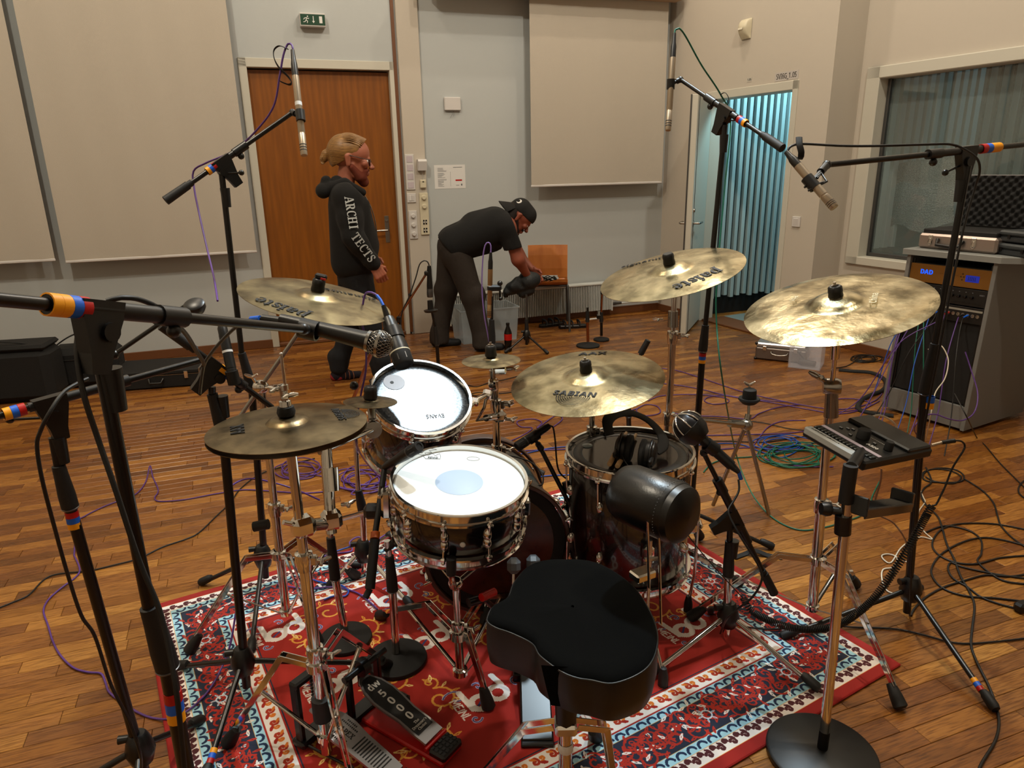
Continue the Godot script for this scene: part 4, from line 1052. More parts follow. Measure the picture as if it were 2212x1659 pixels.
func hw_stand(called: String, label: String, base: Vector3, top: Vector3, steps: Array, feet: Array, collar_h: float, brace_h := 0.0) -> Node3D:
	var o := thing(called, label, "stand", T(base.x, 0, base.z))
	var inv := o.transform.affine_inverse()
	var b := Vector3(0, steps[0][0], 0)
	upright(o, b, inv * top, steps)
	var s := Sh.new(); s.lathe([Vector2(0.014, -0.018), Vector2(0.026, -0.014), Vector2(0.026, 0.010), Vector2(0.014, 0.014)], T(0, collar_h, 0), 18); obj("collar", s, M.chrome, o)
	if brace_h > 0: s = Sh.new(); s.lathe([Vector2(0.014, -0.012), Vector2(0.022, -0.010), Vector2(0.022, 0.008), Vector2(0.014, 0.010)], T(0, brace_h, 0), 18); obj("brace_collar", s, M.chrome, o)
	for f in feet:
		var e: Vector3 = inv * f
		var hv := Vector3(e.x, 0, e.z)
		var knee := hv * 0.32 + Vector3(0, collar_h + 0.012, 0)
		strap_leg(o, hv.normalized() * 0.022 + Vector3(0, collar_h, 0), knee, e)
		if brace_h > 0:
			s = Sh.new(); s.tube([hv.normalized() * 0.02 + Vector3(0, brace_h, 0), knee.lerp(e, 0.38)], 0.0075, 4, true, 0.3); obj("brace", s, M.chrome, o)
	return o
func snare_stand(_c: Vector3):
	var top := dp(985, 1260, 1.99)
	var base := Vector3(top.x, 0, top.z)
	var o := hw_stand("snare_stand", "chrome basket stand that carries the white headed snare drum", base, top, [[0.10, 0.0125], [0.26, 0.0105]], [fl(1056, 1528, 0.012), fl(820, 1330, 0.012), fl(1130, 1290, 0.012)], 0.235, 0.105)
	var inv := o.transform.affine_inverse(); var sn := get_node("snare_drum") as Node3D
	for a in [-0.5, 1.6, 3.7]:
		var rim := inv * (sn.transform * Vector3(0.195 * cos(a), -0.155, 0.195 * sin(a)))
		var s := Sh.new(); s.tube([inv * top, (inv * top).lerp(rim, 0.5) + Vector3(0, -0.03, 0), rim, rim + inv.basis * (sn.transform.basis.y * 0.045)], 0.009, 6, true, 0.5)
		var arm := obj("basket_arm", s, M.chrome, o)
		s = Sh.new(); s.tube([rim, rim + sn.transform.basis.y * 0.05], 0.013, 8); obj("rubber_grip", s, M.rubber, arm)
	var s := Sh.new(); s.ball(inv * top, 0.022, 12); obj("basket_hub", s, M.chrome, o)
	# bracket of the snare's side microphone boom, clamped to nothing else
# ---- cymbals and their stands
func bronze(seed_: int, dark: Color, light: Color, rough: float) -> StandardMaterial3D:
	var m := mat(Color(1, 1, 1), rough, 1.0)
	m.albedo_texture = noise_tex(0.006, dark, light, seed_, 512, 512, FastNoiseLite.TYPE_SIMPLEX, dark.lerp(light, 0.6))
	m.roughness_texture = noise_tex(0.012, Color(0.7, 0.7, 0.7), Color(1, 1, 1), seed_ + 5, 256, 256)
	m.heightmap_enabled = true; m.heightmap_scale = 0.04; m.heightmap_texture = noise_tex(0.015, Color.BLACK, Color.WHITE, seed_ + 9, 512, 512, FastNoiseLite.TYPE_SIMPLEX)
	return m
func cym_y(r: float, R: float, china := false) -> float:
	var b := 0.27 * R
	if r < b: return 0.060 * R + (0.075 * R) * sqrt(maxf(0.0, 1 - pow(r / b, 2))) if not china else 0.050 * R + 0.07 * R * sqrt(maxf(0.0, 1 - pow(r / b, 2)))
	var f := (r - b) / (R - b)
	if china: return 0.035 * R * (1 - f) + (0.0 if f < 0.82 else -0.10 * R * (f - 0.82))
	return 0.060 * R * (1 - f * f)
func make_cymbal(label: String, R: float, c: Vector3, n: Vector3, m: Material, turn := 0.0, china := false, group := "") -> Node3D:
	var xf := along(c, n, Vector3.BACK) * Transform3D(Basis(Vector3.UP, turn), Vector3.ZERO)
	var o := thing("cymbal", label, "cymbal", xf, group)
	var prof := []
	for i in 27:
		var r := lerpf(0.006, R, pow(i / 26.0, 0.85)); prof.append(Vector2(r, cym_y(r, R, china)))
	prof.reverse()
	var prof2 := []
	for q in prof: prof2.append(q)
	var back := []
	for q in prof: back.append(Vector2(q.x, q.y - 0.0012))
	back.reverse()
	var all := back + prof2
	all.append(back[0])
	var s := Sh.new(); s.lathe(all, Transform3D(), 72, R); obj("bronze", s, m, o)
	return o
func flat_at(o: Node3D, px: float, py: float, R: float, lift := 0.0008) -> Vector3:
	var inv := o.transform.affine_inverse()
	var l: Vector3 = inv * onp(px, py, o.transform.origin + o.transform.basis.y * 0.01, o.transform.basis.y)
	return Vector3(l.x, cym_y(Vector2(l.x, l.z).length(), R) + lift, l.z)
func logo(o: Node3D, R: float, px: float, py: float, text: String, size: float, outward: bool, m: Material, font := "Droid Sans", bold := true, squeeze := 1.0, arcs := 0.0, tilt_ := 0.0):
	var l := flat_at(o, px, py, R, 0.0012)
	var rad := Vector3(l.x, 0, l.z).normalized()
	var up := rad if outward else -rad
	up = up.rotated(Vector3.UP, tilt_)
	var r := Vector2(l.x, l.z).length()
	var slope := (cym_y(r + 0.01, R) - cym_y(r - 0.01, R)) / 0.02
	var nn := (Vector3.UP - rad * slope).normalized()
	up = (up - nn * up.dot(nn)).normalized()
	var b := Basis(up.cross(nn), up, nn)
	words(text, size, m, o, Transform3D(b, l), font, bold, squeeze)
	if arcs > 0:
		var s := Sh.new()
		for i in 8:
			var pts := []
			for k in 19:
				var a := PI * k / 18.0
				pts.append(Transform3D(b, l) * Vector3(cos(a) * arcs * (i + 1) / 8.0, -size * 0.42 - sin(a) * arcs * (i + 1) / 8.0, 0.0003 - 0.0004 * i / 8.0))
			s.tube(pts, 0.0011, 4, false, 0.5)
		obj("ring_mark", s, m, o)
func topper(o: Node3D, xf: Transform3D, chrome_top := false, red_tag := false):
	var s := Sh.new(); s.lathe([Vector2(0, 0), Vector2(0.020, 0.0), Vector2(0.021, 0.004), Vector2(0.019, 0.018), Vector2(0.020, 0.022), Vector2(0.019, 0.034), Vector2(0.015, 0.038), Vector2(0, 0.038)], xf, 20); var t := obj("cymbal_nut", s, M.black, o)
	if chrome_top: s = Sh.new(); s.rod(xf * Vector3(0, 0.036, 0), xf * Vector3(0, 0.050, 0), 0.004); s.box(xf * T(0, 0.04, 0), Vector3(0.02, 0.006, 0.008), 0.002); obj("bolt", s, M.chrome, t)
	if red_tag: s = Sh.new(); s.box(xf * T(0.004, 0.045, 0), Vector3(0.036, 0.016, 0.018), 0.004); obj("wing_lever", s, M.black, t); s = Sh.new(); s.box(xf * T(0.013, 0.041, 0.009), Vector3(0.016, 0.007, 0.003), 0.001); obj("red_tag", s, M.red, t)
func cymbals():
	var dirty := bronze(61, Color(0.40, 0.35, 0.26), Color(0.70, 0.64, 0.49), 0.40)
	var hat_m := bronze(64, Color(0.36, 0.31, 0.23), Color(0.60, 0.53, 0.40), 0.40)
	var bright := bronze(67, Color(0.46, 0.42, 0.31), Color(0.86, 0.80, 0.64), 0.33)
	var hammered := bronze(71, Color(0.36, 0.32, 0.22), Color(0.92, 0.87, 0.72), 0.30)
	hammered.heightmap_scale = 0.12; bright.heightmap_scale = 0.07
	# left crash
	var c := dp(683, 648, 2.17); var n := tilted(c, Vector2.ZERO, 0.27, 8.5)
	var o := make_cymbal("brownish crash cymbal with dark lettering in front of the standing man", 0.2285, c, n, dirty, 0.3)
	logo(o, 0.2285, 608, 661, "paiste", 0.058, true, M.ink, "Droid Serif", true, 0.95); logo(o, 0.2285, 757, 637, "signature", 0.034, false, M.ink, "Droid Serif", false, 1.1, 0.0, 0.9)
	var st := hw_stand("cymbal_stand", "chrome boom cymbal stand on the rug's left under the left crash cymbal", fl(622, 1352), over(566, 848, fl(622, 1352)), [[0.05, 0.0150], [0.46, 0.0125], [0.72, 0.0105]], [fl(408, 1408, 0.012), fl(770, 1245, 0.012), fl(690, 1395, 0.012)], 0.285, 0.06)
	var inv := st.transform.affine_inverse()
	var hub := over(563, 836, fl(622, 1352))
	var under := c - n * 0.03
	var s := Sh.new(); s.rod(inv * (hub + (hub - under).normalized() * 0.17), inv * under, 0.0068); obj("boom", s, M.steel, st)
	s = Sh.new(); s.ball(inv * hub, 0.026, 14, Vector3(1, 0.9, 0.8)); s.rod(inv * (hub + Vector3(0, -0.05, 0)), inv * hub, 0.015); wing(s, inv * (hub + Vector3(0.02, 0.0, 0.01)), Vector3(1, 0.1, 0.3)); wing(s, inv * (hub + Vector3(-0.01, 0.02, 0.01)), Vector3(-0.3, 1, 0.3)); obj("tilter", s, M.chrome, st)
	s = Sh.new(); s.lathe([Vector2(0, -0.03), Vector2(0.014, -0.03), Vector2(0.018, -0.012), Vector2(0.016, 0.01), Vector2(0, 0.01)], along(inv * c, n), 16); obj("felt", s, M.black_matte, st)
	topper(st, along(inv * (c + n * 0.030), n), false, true)
	words("Pearl", 0.016, M.chrome, st, Transform3D(Basis(), inv * over(590, 1088, fl(622, 1352)) + Vector3(0, 0, 0.016)), "Droid Serif")
	# hi-hat
	c = dp(622, 920, 1.62); n = tilted(c, Vector2.ZERO, 0.300, -7.3)
	o = make_cymbal("hi-hat top cymbal with dark lettering at the left of the kit", 0.178, c, n, hat_m, 1.2, false, "pair of hi-hat cymbals")
	logo(o, 0.178, 513, 927, "AAX", 0.042, true, M.ink, "Droid Sans", true, 0.8); logo(o, 0.178, 732, 893, "SABIAN", 0.026, false, M.ink, "Droid Sans", true, 1.0, 0.036)
	var o2 := make_cymbal("hi-hat bottom cymbal, turned over, just below the lettered one", 0.178, c - n * 0.012, n, hat_m, 2.0, false, "pair of hi-hat cymbals")
	o2.transform = o2.transform * Transform3D(Basis(Vector3.RIGHT, PI), Vector3.ZERO)
	var hb := fl(698, 1512)
	hb = over(642, 1000, Vector3(c.x, 0, c.z)); hb = Vector3(c.x, 0, c.z)
	st = hw_stand("hi_hat_stand", "chrome hi-hat stand with long rod at the left front of the rug", hb, c - n * 0.07, [[0.03, 0.0150], [0.35, 0.0150], [0.62, 0.0120]], [fl(492, 1606, 0.012), fl(765, 1712, 0.012), fl(840, 1440, 0.012)], 0.31, 0.085)
	inv = st.transform.affine_inverse()
	s = Sh.new(); s.tube([inv * (c - n * 0.06), inv * c, inv * (c + n * 0.03), inv * over(618, 850, c), inv * over(607, 765, c)], 0.0035, 8); s.ball(inv * over(607, 765, c), 0.0045, 8); obj("pull_rod", s, M.chrome, st)
	s = Sh.new(); s.lathe([Vector2(0, 0), Vector2(0.019, 0.0), Vector2(0.021, 0.008), Vector2(0.018, 0.020), Vector2(0.009, 0.022)], along(inv * (c + n * 0.026), n), 18); obj("felt", s, M.black_matte, st)
	s = Sh.new(); s.lathe([Vector2(0.006, 0.022), Vector2(0.014, 0.022), Vector2(0.013, 0.034), Vector2(0.009, 0.036), Vector2(0.009, 0.058), Vector2(0.012, 0.060), Vector2(0.012, 0.072), Vector2(0.0, 0.074)], along(inv * (c + n * 0.026), n), 16); wing(s, inv * (c + n * 0.088), Vector3(-1, 0.1, 0.4)); wing(s, inv * (c + n * 0.075), Vector3(0.7, 0.1, 0.7)); obj("clutch", s, M.chrome, st)
	s = Sh.new(); s.lathe([Vector2(0, -0.05), Vector2(0.014, -0.05), Vector2(0.024, -0.03), Vector2(0.022, -0.024), Vector2(0, -0.02)], along(inv * c, n), 18); obj("bottom_seat", s, M.chrome, st)
	# its pedal
	var heel := fl(872, 1690, 0.02); var toe := fl(712, 1548, 0.10); var dir := heel - toe; dir.y = 0; dir = dir.normalized()
	var bx := Transform3D(Basis(Vector3.UP.cross(dir), Vector3.UP, dir), inv * Vector3(heel.x, 0.009, heel.z))
	s = Sh.new(); s.plate([Vector2(-0.03, 0.0), Vector2(0.03, 0.0), Vector2(0.034, 0.06), Vector2(0.036, 0.13), Vector2(0.042, 0.18), Vector2(0.040, 0.22), Vector2(0.028, 0.255), Vector2(0.018, 0.275), Vector2(0.018, 0.30), Vector2(-0.018, 0.30), Vector2(-0.018, 0.275), Vector2(-0.028, 0.255), Vector2(-0.040, 0.22), Vector2(-0.042, 0.18), Vector2(-0.036, 0.13), Vector2(-0.034, 0.06)], bx * T(0, 0.016, -0.03) * Transform3D(Basis(Vector3.RIGHT, -PI / 2 + 0.26), Vector3.ZERO), 0.008, 0.002); var pb := obj("footboard", s, M.alu, st)
	var pf := bx * T(0, 0.016, -0.03) * Transform3D(Basis(Vector3.RIGHT, -PI / 2 + 0.26), Vector3(0, 0, 0)) * T(0, 0, 0.0082)
	s = Sh.new()
	for i in 11: s.box(pf * T(0, 0.035 + i * 0.0095, 0), Vector3(0.048, 0.004, 0.001))
	for i in 3: s.box(pf * T(0, 0.232 + i * 0.010, 0), Vector3(0.040 - i * 0.006, 0.004, 0.001))
	for i in 14:
		for j in 7:
			var p := Vector2(-0.03 + j * 0.010, 0.145 + i * 0.006)
			if Vector2(p.x, p.y - 0.184).length() < 0.035 and absf(p.x) > 0.011: s.box(pf * T(p.x, p.y, 0), Vector3(0.005, 0.0035, 0.001))
	tag(obj("tread", s, M.ink, pb), "", "", "", "stuff")
	words("MAPEX", 0.021, M.ink, pb, pf * T(0, 0.184, 0.0) * Transform3D(Basis(Vector3.BACK, -PI / 2), Vector3.ZERO), "Droid Serif", true, 0.85)
	s = Sh.new()
	for q in [-0.05, 0.05]: s.box(bx * T(q, 0.10, -0.325), Vector3(0.018, 0.20, 0.026), 0.004)
	s.box(bx * T(0, 0.2, -0.325), Vector3(0.118, 0.02, 0.03), 0.005); s.box(bx * T(0, 0.014, -0.325), Vector3(0.13, 0.02, 0.05), 0.005); s.box(bx * T(0, 0.012, 0.0), Vector3(0.075, 0.014, 0.05), 0.004); s.rod(bx * Vector3(-0.05, 0.012, -0.32), bx * Vector3(-0.028, 0.008, 0.01), 0.004); s.rod(bx * Vector3(0.05, 0.012, -0.32), bx * Vector3(0.028, 0.008, 0.01), 0.004)
	obj("pedal_frame", s, M.black_metal, st)
	s = Sh.new()
	for i in 9: s.box(bx * T(0, 0.115 + i * 0.011, -0.318), Vector3(0.010, 0.007, 0.006), 0.001)
	tag(obj("chain", s, M.black_metal, st), "", "", "", "stuff")
	s = Sh.new(); s.rod(Vector3(0, 0.14, 0), Vector3(0, 0.205, 0), 0.025); obj("memory_sleeve", s, M.rubber, st)
	# arm clamped on the hi-hat stand that carries the small splash
	c = dp(800, 868, 2.02); n = tilted(c, Vector2.ZERO, 0.235, 0.0)
	var sp := make_cymbal("tiny splash cymbal overlapping the rack tom head", 0.076, c, n, hat_m, 0.0)
	o = thing("clamp_arm", "chrome multi clamp arm on hi-hat stand holding the tiny splash cymbal", "cymbal arm", T(hb.x, 0.5, hb.z))
	inv = o.transform.affine_inverse()
	var t0 := dp(716, 1152, 1.80); var t1 := dp(704, 962, 1.80); var disc := dp(806, 928, 2.0)
	s = Sh.new(); s.rod(inv * t0, inv * t1, 0.0145); s.rod(inv * dp(716, 1060, 1.80), inv * dp(712, 1010, 1.80), 0.022); obj("tube", s, M.chrome, o)
	s = Sh.new(); s.rod(inv * t1, inv * (t1 + Vector3(0, 0.02, 0)), 0.018); s.rod(inv * dp(690, 978, 1.79), inv * disc, 0.0062); obj("arm", s, M.chrome, o)
	s = Sh.new(); s.rod(inv * disc, inv * (c - n * 0.02), 0.0085); s.rod(inv * dp(804, 905, 2.0), inv * dp(803, 880, 2.01), 0.011); s.lathe([Vector2(0, -0.008), Vector2(0.024, -0.008), Vector2(0.026, 0), Vector2(0.024, 0.008), Vector2(0, 0.009)], along(inv * disc, Vector3(0.3, 0.1, 1)), 20); obj("tilter", s, M.steel, o)
	var cl := over(655, 1136, hb)
	s = Sh.new(); s.box(Transform3D(Basis(Vector3.UP, 0.6), inv * cl), Vector3(0.055, 0.05, 0.05), 0.012); s.rod(inv * cl, inv * dp(716, 1130, 1.80), 0.016); s.box(Transform3D(Basis(Vector3.UP, 0.4), inv * dp(716, 1122, 1.79)), Vector3(0.05, 0.045, 0.05), 0.01); wing(s, inv * dp(738, 1090, 1.78), Vector3(1, 0.2, 0.2)); s.rod(inv * dp(612, 1128, 1.66), inv * cl, 0.006); obj("multi_clamp", s, M.chrome, o)
	s = Sh.new(); s.rod(inv * dp(548, 1138, 1.65), inv * dp(580, 1132, 1.65), 0.012); obj("rubber_tip", s, M.rubber, o)
	topper(o, along(inv * (c + n * 0.010), n).scaled_local(Vector3.ONE * 0.95))
	# far splash and the stand that holds the rack tom
	c = dp(1061, 779, 2.45); n = tilted(c, Vector2.ZERO, 0.25, -2.5)
	make_cymbal("small splash cymbal on its own stand behind the rack tom", 0.1016, c, n, dirty, 0.7)
	var pb2 := Vector3(c.x + 0.012, 0, c.z)
	st = hw_stand("tom_stand", "chrome stand behind the snare drum with clamp, rack tom arm and splash", pb2, Vector3(pb2.x, 0.80, pb2.z), [[0.06, 0.0145], [0.55, 0.0145], [0.72, 0.011]], [pb2 + Vector3(0.28, 0.012, -0.1), pb2 + Vector3(-0.2, 0.012, -0.22), pb2 + Vector3(-0.05, 0.012, 0.28)], 0.26, 0.09)
	inv = st.transform.affine_inverse()
	s = Sh.new(); s.box(Transform3D(Basis(Vector3.UP, 0.2), inv * over(1078, 898, pb2)), Vector3(0.05, 0.04, 0.05), 0.012); s.rod(inv * over(1078, 898, pb2), inv * dp(1050, 903, 2.4), 0.012); wing(s, inv * over(1092, 905, pb2), Vector3(1, 0, 0.3), 1.2); wing(s, inv * over(1088, 868, pb2), Vector3(1, 0, 0.3)); obj("tom_clamp", s, M.chrome, st)
	s = Sh.new(); s.lathe([Vector2(0, -0.012), Vector2(0.022, -0.012), Vector2(0.026, -0.004), Vector2(0.026, 0.008), Vector2(0.02, 0.014), Vector2(0, 0.014)], along(inv * over(1066, 830, pb2), Vector3(1, 0.1, 0.3)), 18); s.rod(inv * over(1066, 860, pb2), inv * over(1064, 800, pb2), 0.0125); s.box(Transform3D(Basis(), inv * over(1080, 800, pb2)), Vector3(0.045, 0.026, 0.022), 0.006); wing(s, inv * over(1094, 797, pb2), Vector3(1, 0.1, 0.2), 1.3); obj("tilter", s, M.chrome, st)
	s = Sh.new(); s.rod(inv * over(1064, 806, pb2), inv * (c - n * 0.01), 0.006); obj("rod", s, M.chrome, st)
	topper(st, along(inv * (c + n * 0.016), n), true)
	# ride over the floor tom
	c = dp(1268, 822, 2.35); n = tilted(c, Vector2.ZERO, 0.425, -5.4)
	o = make_cymbal("large ride cymbal with ring logo above the floor tom", 0.254, c, n, bright, 0.0)
	logo(o, 0.254, 1280, 762, "AAX", 0.042, true, M.ink, "Droid Sans", true, 1.25); logo(o, 0.254, 1242, 853, "SABIAN", 0.036, false, M.ink, "Droid Sans", true, 1.1, 0.055)
	var rb := Vector3(c.x + 0.03, 0, c.z - 0.10)
	st = hw_stand("cymbal_stand", "chrome cymbal stand behind the floor tom under the ride cymbal", rb, Vector3(rb.x, 0.72, rb.z), [[0.05, 0.0150], [0.42, 0.0130], [0.62, 0.0105]], [fl(1600, 1262, 0.012), rb + Vector3(-0.15, 0.012, -0.32), rb + Vector3(-0.25, 0.012, 0.18)], 0.24, 0.08)
	inv = st.transform.affine_inverse()
	s = Sh.new(); s.rod(inv * Vector3(rb.x, 0.72, rb.z), inv * (c - n * 0.02), 0.0055); s.ball(inv * Vector3(rb.x, 0.73, rb.z), 0.02, 12); wing(s, inv * Vector3(rb.x + 0.015, 0.73, rb.z), Vector3(1, 0, 0)); obj("tilter", s, M.chrome, st)
	topper(st, along(inv * (c + n * 0.034), n), true)
	# right crash
	c = dp(1450, 590, 2.45); n = tilted(c, Vector2.ZERO, 0.308, -10.6)
	o = make_cymbal("pale hammered crash cymbal with lettering before the open door", 0.249, c, n, bright, 2.0)
	logo(o, 0.249, 1508, 602, "paiste", 0.062, true, M.ink, "Droid Serif", true, 0.95); logo(o, 0.249, 1392, 564, "signature", 0.036, true, M.ink, "Droid Serif", false, 1.1, 0.0, -0.6)
	var cb := fl(1440, 985, 0.20); cb = Vector3(c.x + 0.02, 0, c.z - 0.02)
	st = hw_stand("cymbal_stand", "tall chrome cymbal stand behind floor tom under the pale right crash", cb, Vector3(cb.x, c.y - 0.05, cb.z), [[0.05, 0.0160], [0.62, 0.0130], [0.93, 0.0100]], [cb + Vector3(0.16, 0.012, -0.26), cb + Vector3(-0.3, 0.012, 0.02), fl(1512, 1160, 0.012)], 0.27, 0.09)
	inv = st.transform.affine_inverse()
	s = Sh.new(); s.rod(inv * Vector3(cb.x, c.y - 0.05, cb.z), inv * (c - n * 0.01), 0.0055); s.lathe([Vector2(0, -0.05), Vector2(0.016, -0.05), Vector2(0.02, -0.03), Vector2(0.013, -0.015), Vector2(0, -0.012)], along(inv * c, n), 16); wing(s, inv * over(1432, 690, cb), Vector3(-1, 0, 0.2)); obj("tilter", s, M.chrome, st)
	s = Sh.new(); s.rod(inv * over(1453, 706, cb), inv * over(1454, 672, cb), 0.018); obj("memory_collar", s, M.steel, st)
	topper(st, along(inv * (c + n * 0.034), n))
	# china
	c = dp(1807, 660, 2.02); n = tilted(c, Vector2.ZERO, 0.388, -4.9)
	o = make_cymbal("wide dirty hammered china cymbal shining under the lamp at the right", 0.254, c, n, hammered, 0.4, true)
	s = Sh.new(); s.tube(range(41).map(func(i): return Vector3(0.070 * cos(TAU * i / 40), cym_y(0.0699, 0.254, true) - 0.012, 0.070 * sin(TAU * i / 40))), 0.003, 6); obj("bell_ridge", s, hammered, o)
	logo(o, 0.254, 1715, 648, "PST", 0.020, false, mat(Color(0.78, 0.74, 0.62), 0.4, 0.6), "Droid Sans", true, 1.1); logo(o, 0.254, 1888, 648, "China", 0.026, false, mat(Color(0.78, 0.74, 0.62), 0.4, 0.6), "Droid Sans", true, 1.0)
	var hb2 := fl(1754, 1318, 0.06)
	st = hw_stand("cymbal_stand", "chrome double braced cymbal stand at the rug's right edge under the china cymbal", Vector3(hb2.x, 0, hb2.z), over(1795, 850, hb2), [[0.06, 0.0165], [0.46, 0.0140]], [fl(1490, 1335, 0.012), fl(1848, 1262, 0.012), fl(1946, 1528, 0.012)], 0.255, 0.075)
	inv = st.transform.affine_inverse()
	var tl := over(1797, 835, hb2)
	s = Sh.new(); s.lathe([Vector2(0, -0.025), Vector2(0.022, -0.025), Vector2(0.026, -0.015), Vector2(0.026, 0.015), Vector2(0.022, 0.025), Vector2(0, 0.025)], along(inv * tl, Vector3(1, 0.05, 0.3)), 18); s.rod(inv * over(1795, 900, hb2), inv * tl, 0.022, 0.018); wing(s, inv * tl + Vector3(-0.02, 0.015, 0), Vector3(-1, 0.7, 0.2), 1.6); obj("tilter", s, M.steel, st)
	var un := c - n * 0.045
	s = Sh.new(); s.rod(inv * tl, inv * un, 0.0075); s.rod(inv * tl.lerp(un, 0.45), inv * tl.lerp(un, 0.8), 0.014); obj("upper_rod", s, M.chrome, st)
	s = Sh.new(); s.lathe([Vector2(0, -0.06), Vector2(0.015, -0.06), Vector2(0.018, -0.03), Vector2(0, -0.01)], along(inv * c, n), 14); obj("cymbal_seat", s, M.steel, st)
	topper(st, along(inv * (c + n * 0.022), n), true)
	# spare cymbal arm lying behind the kit with its felts
	var k := dp(1612, 918, 3.05)
	o = thing("cymbal_arm", "loose chrome cymbal boom arm with black felts near cable tangle", "cymbal arm", T(k.x, 0, k.z))
	inv = o.transform.affine_inverse()
	s = Sh.new(); s.rod(inv * dp(1440, 900, 2.75), inv * k, 0.0075); s.rod(inv * dp(1576, 915, 3.0), inv * k, 0.016); s.ball(inv * k, 0.028, 14); s.rod(inv * k, inv * dp(1617, 895, 3.05), 0.014); s.rod(inv * dp(1617, 895, 3.05), inv * dp(1618, 830, 3.05), 0.006); obj("arm", s, M.steel, o)
	s = Sh.new(); s.lathe([Vector2(0, -0.012), Vector2(0.028, -0.012), Vector2(0.046, 0.006), Vector2(0.044, 0.014), Vector2(0.030, 0.012), Vector2(0.028, 0.050), Vector2(0.022, 0.054), Vector2(0, 0.054)], along(inv * dp(1618, 866, 3.05), Vector3.UP), 20); obj("felts", s, M.black_matte, o)
	s = Sh.new(); wing(s, inv * dp(1618, 842, 3.05), Vector3(0, 1, 0), 1.2); obj("wing_nut", s, M.chrome, o)
	var ln := inv * k
	s = Sh.new(); s.tube([ln, ln + Vector3(-0.10, -ln.y + 0.02, -0.06)], 0.009, 8); s.tube([ln, ln + Vector3(0.12, -ln.y + 0.02, 0.04)], 0.009, 8); obj("stub_leg", s, M.steel, o)
# ---- microphone stands and microphones
func seen(p: Vector3) -> Vector2:
	var q := p - EYE; var d := q.dot(cf)
	return Vector2(1106 + FOCAL * q.dot(cr) / d, 829.5 - FOCAL * q.dot(cu) / d)
# the point on the line from a through b (beyond b if t > 1) that stands at picture column x
func at_column(a: Vector3, b: Vector3, x: float) -> Vector3:
	var lo := -3.0; var hi := 4.0; var best := b; var err := 1e9
	for i in 700:
		var p := a.lerp(b, lo + (hi - lo) * i / 700.0)
		if (p - EYE).dot(cf) < 0.2: continue
		var e := absf(seen(p).x - x)
		if e < err: err = e; best = p
	return best
func tapes(o: Node3D, a: Vector3, b: Vector3, r: float, cols: Array):
	# bands of coloured tape along a to b
	for i in cols.size():
		var p := a.lerp(b, float(i) / cols.size()); var q := a.lerp(b, (i + 1.0) / cols.size())
		var s := Sh.new(); s.lathe([Vector2(r * 0.9, 0), Vector2(r + 0.0006, 0.0002), Vector2(r + 0.0006, p.distance_to(q) - 0.0002), Vector2(r * 0.9, p.distance_to(q))], along(p, q - p), 16)
		obj("tape", s, cols[i], o)
func lever(o: Node3D, p: Vector3, d: Vector3, l := 0.07, ball := 0.009):
	var s := Sh.new(); s.rod(p, p + d.normalized() * l, 0.003); s.ball(p + d.normalized() * l, ball, 12); s.ball(p, ball * 1.2, 10); obj("lever", s, M.black_metal, o)
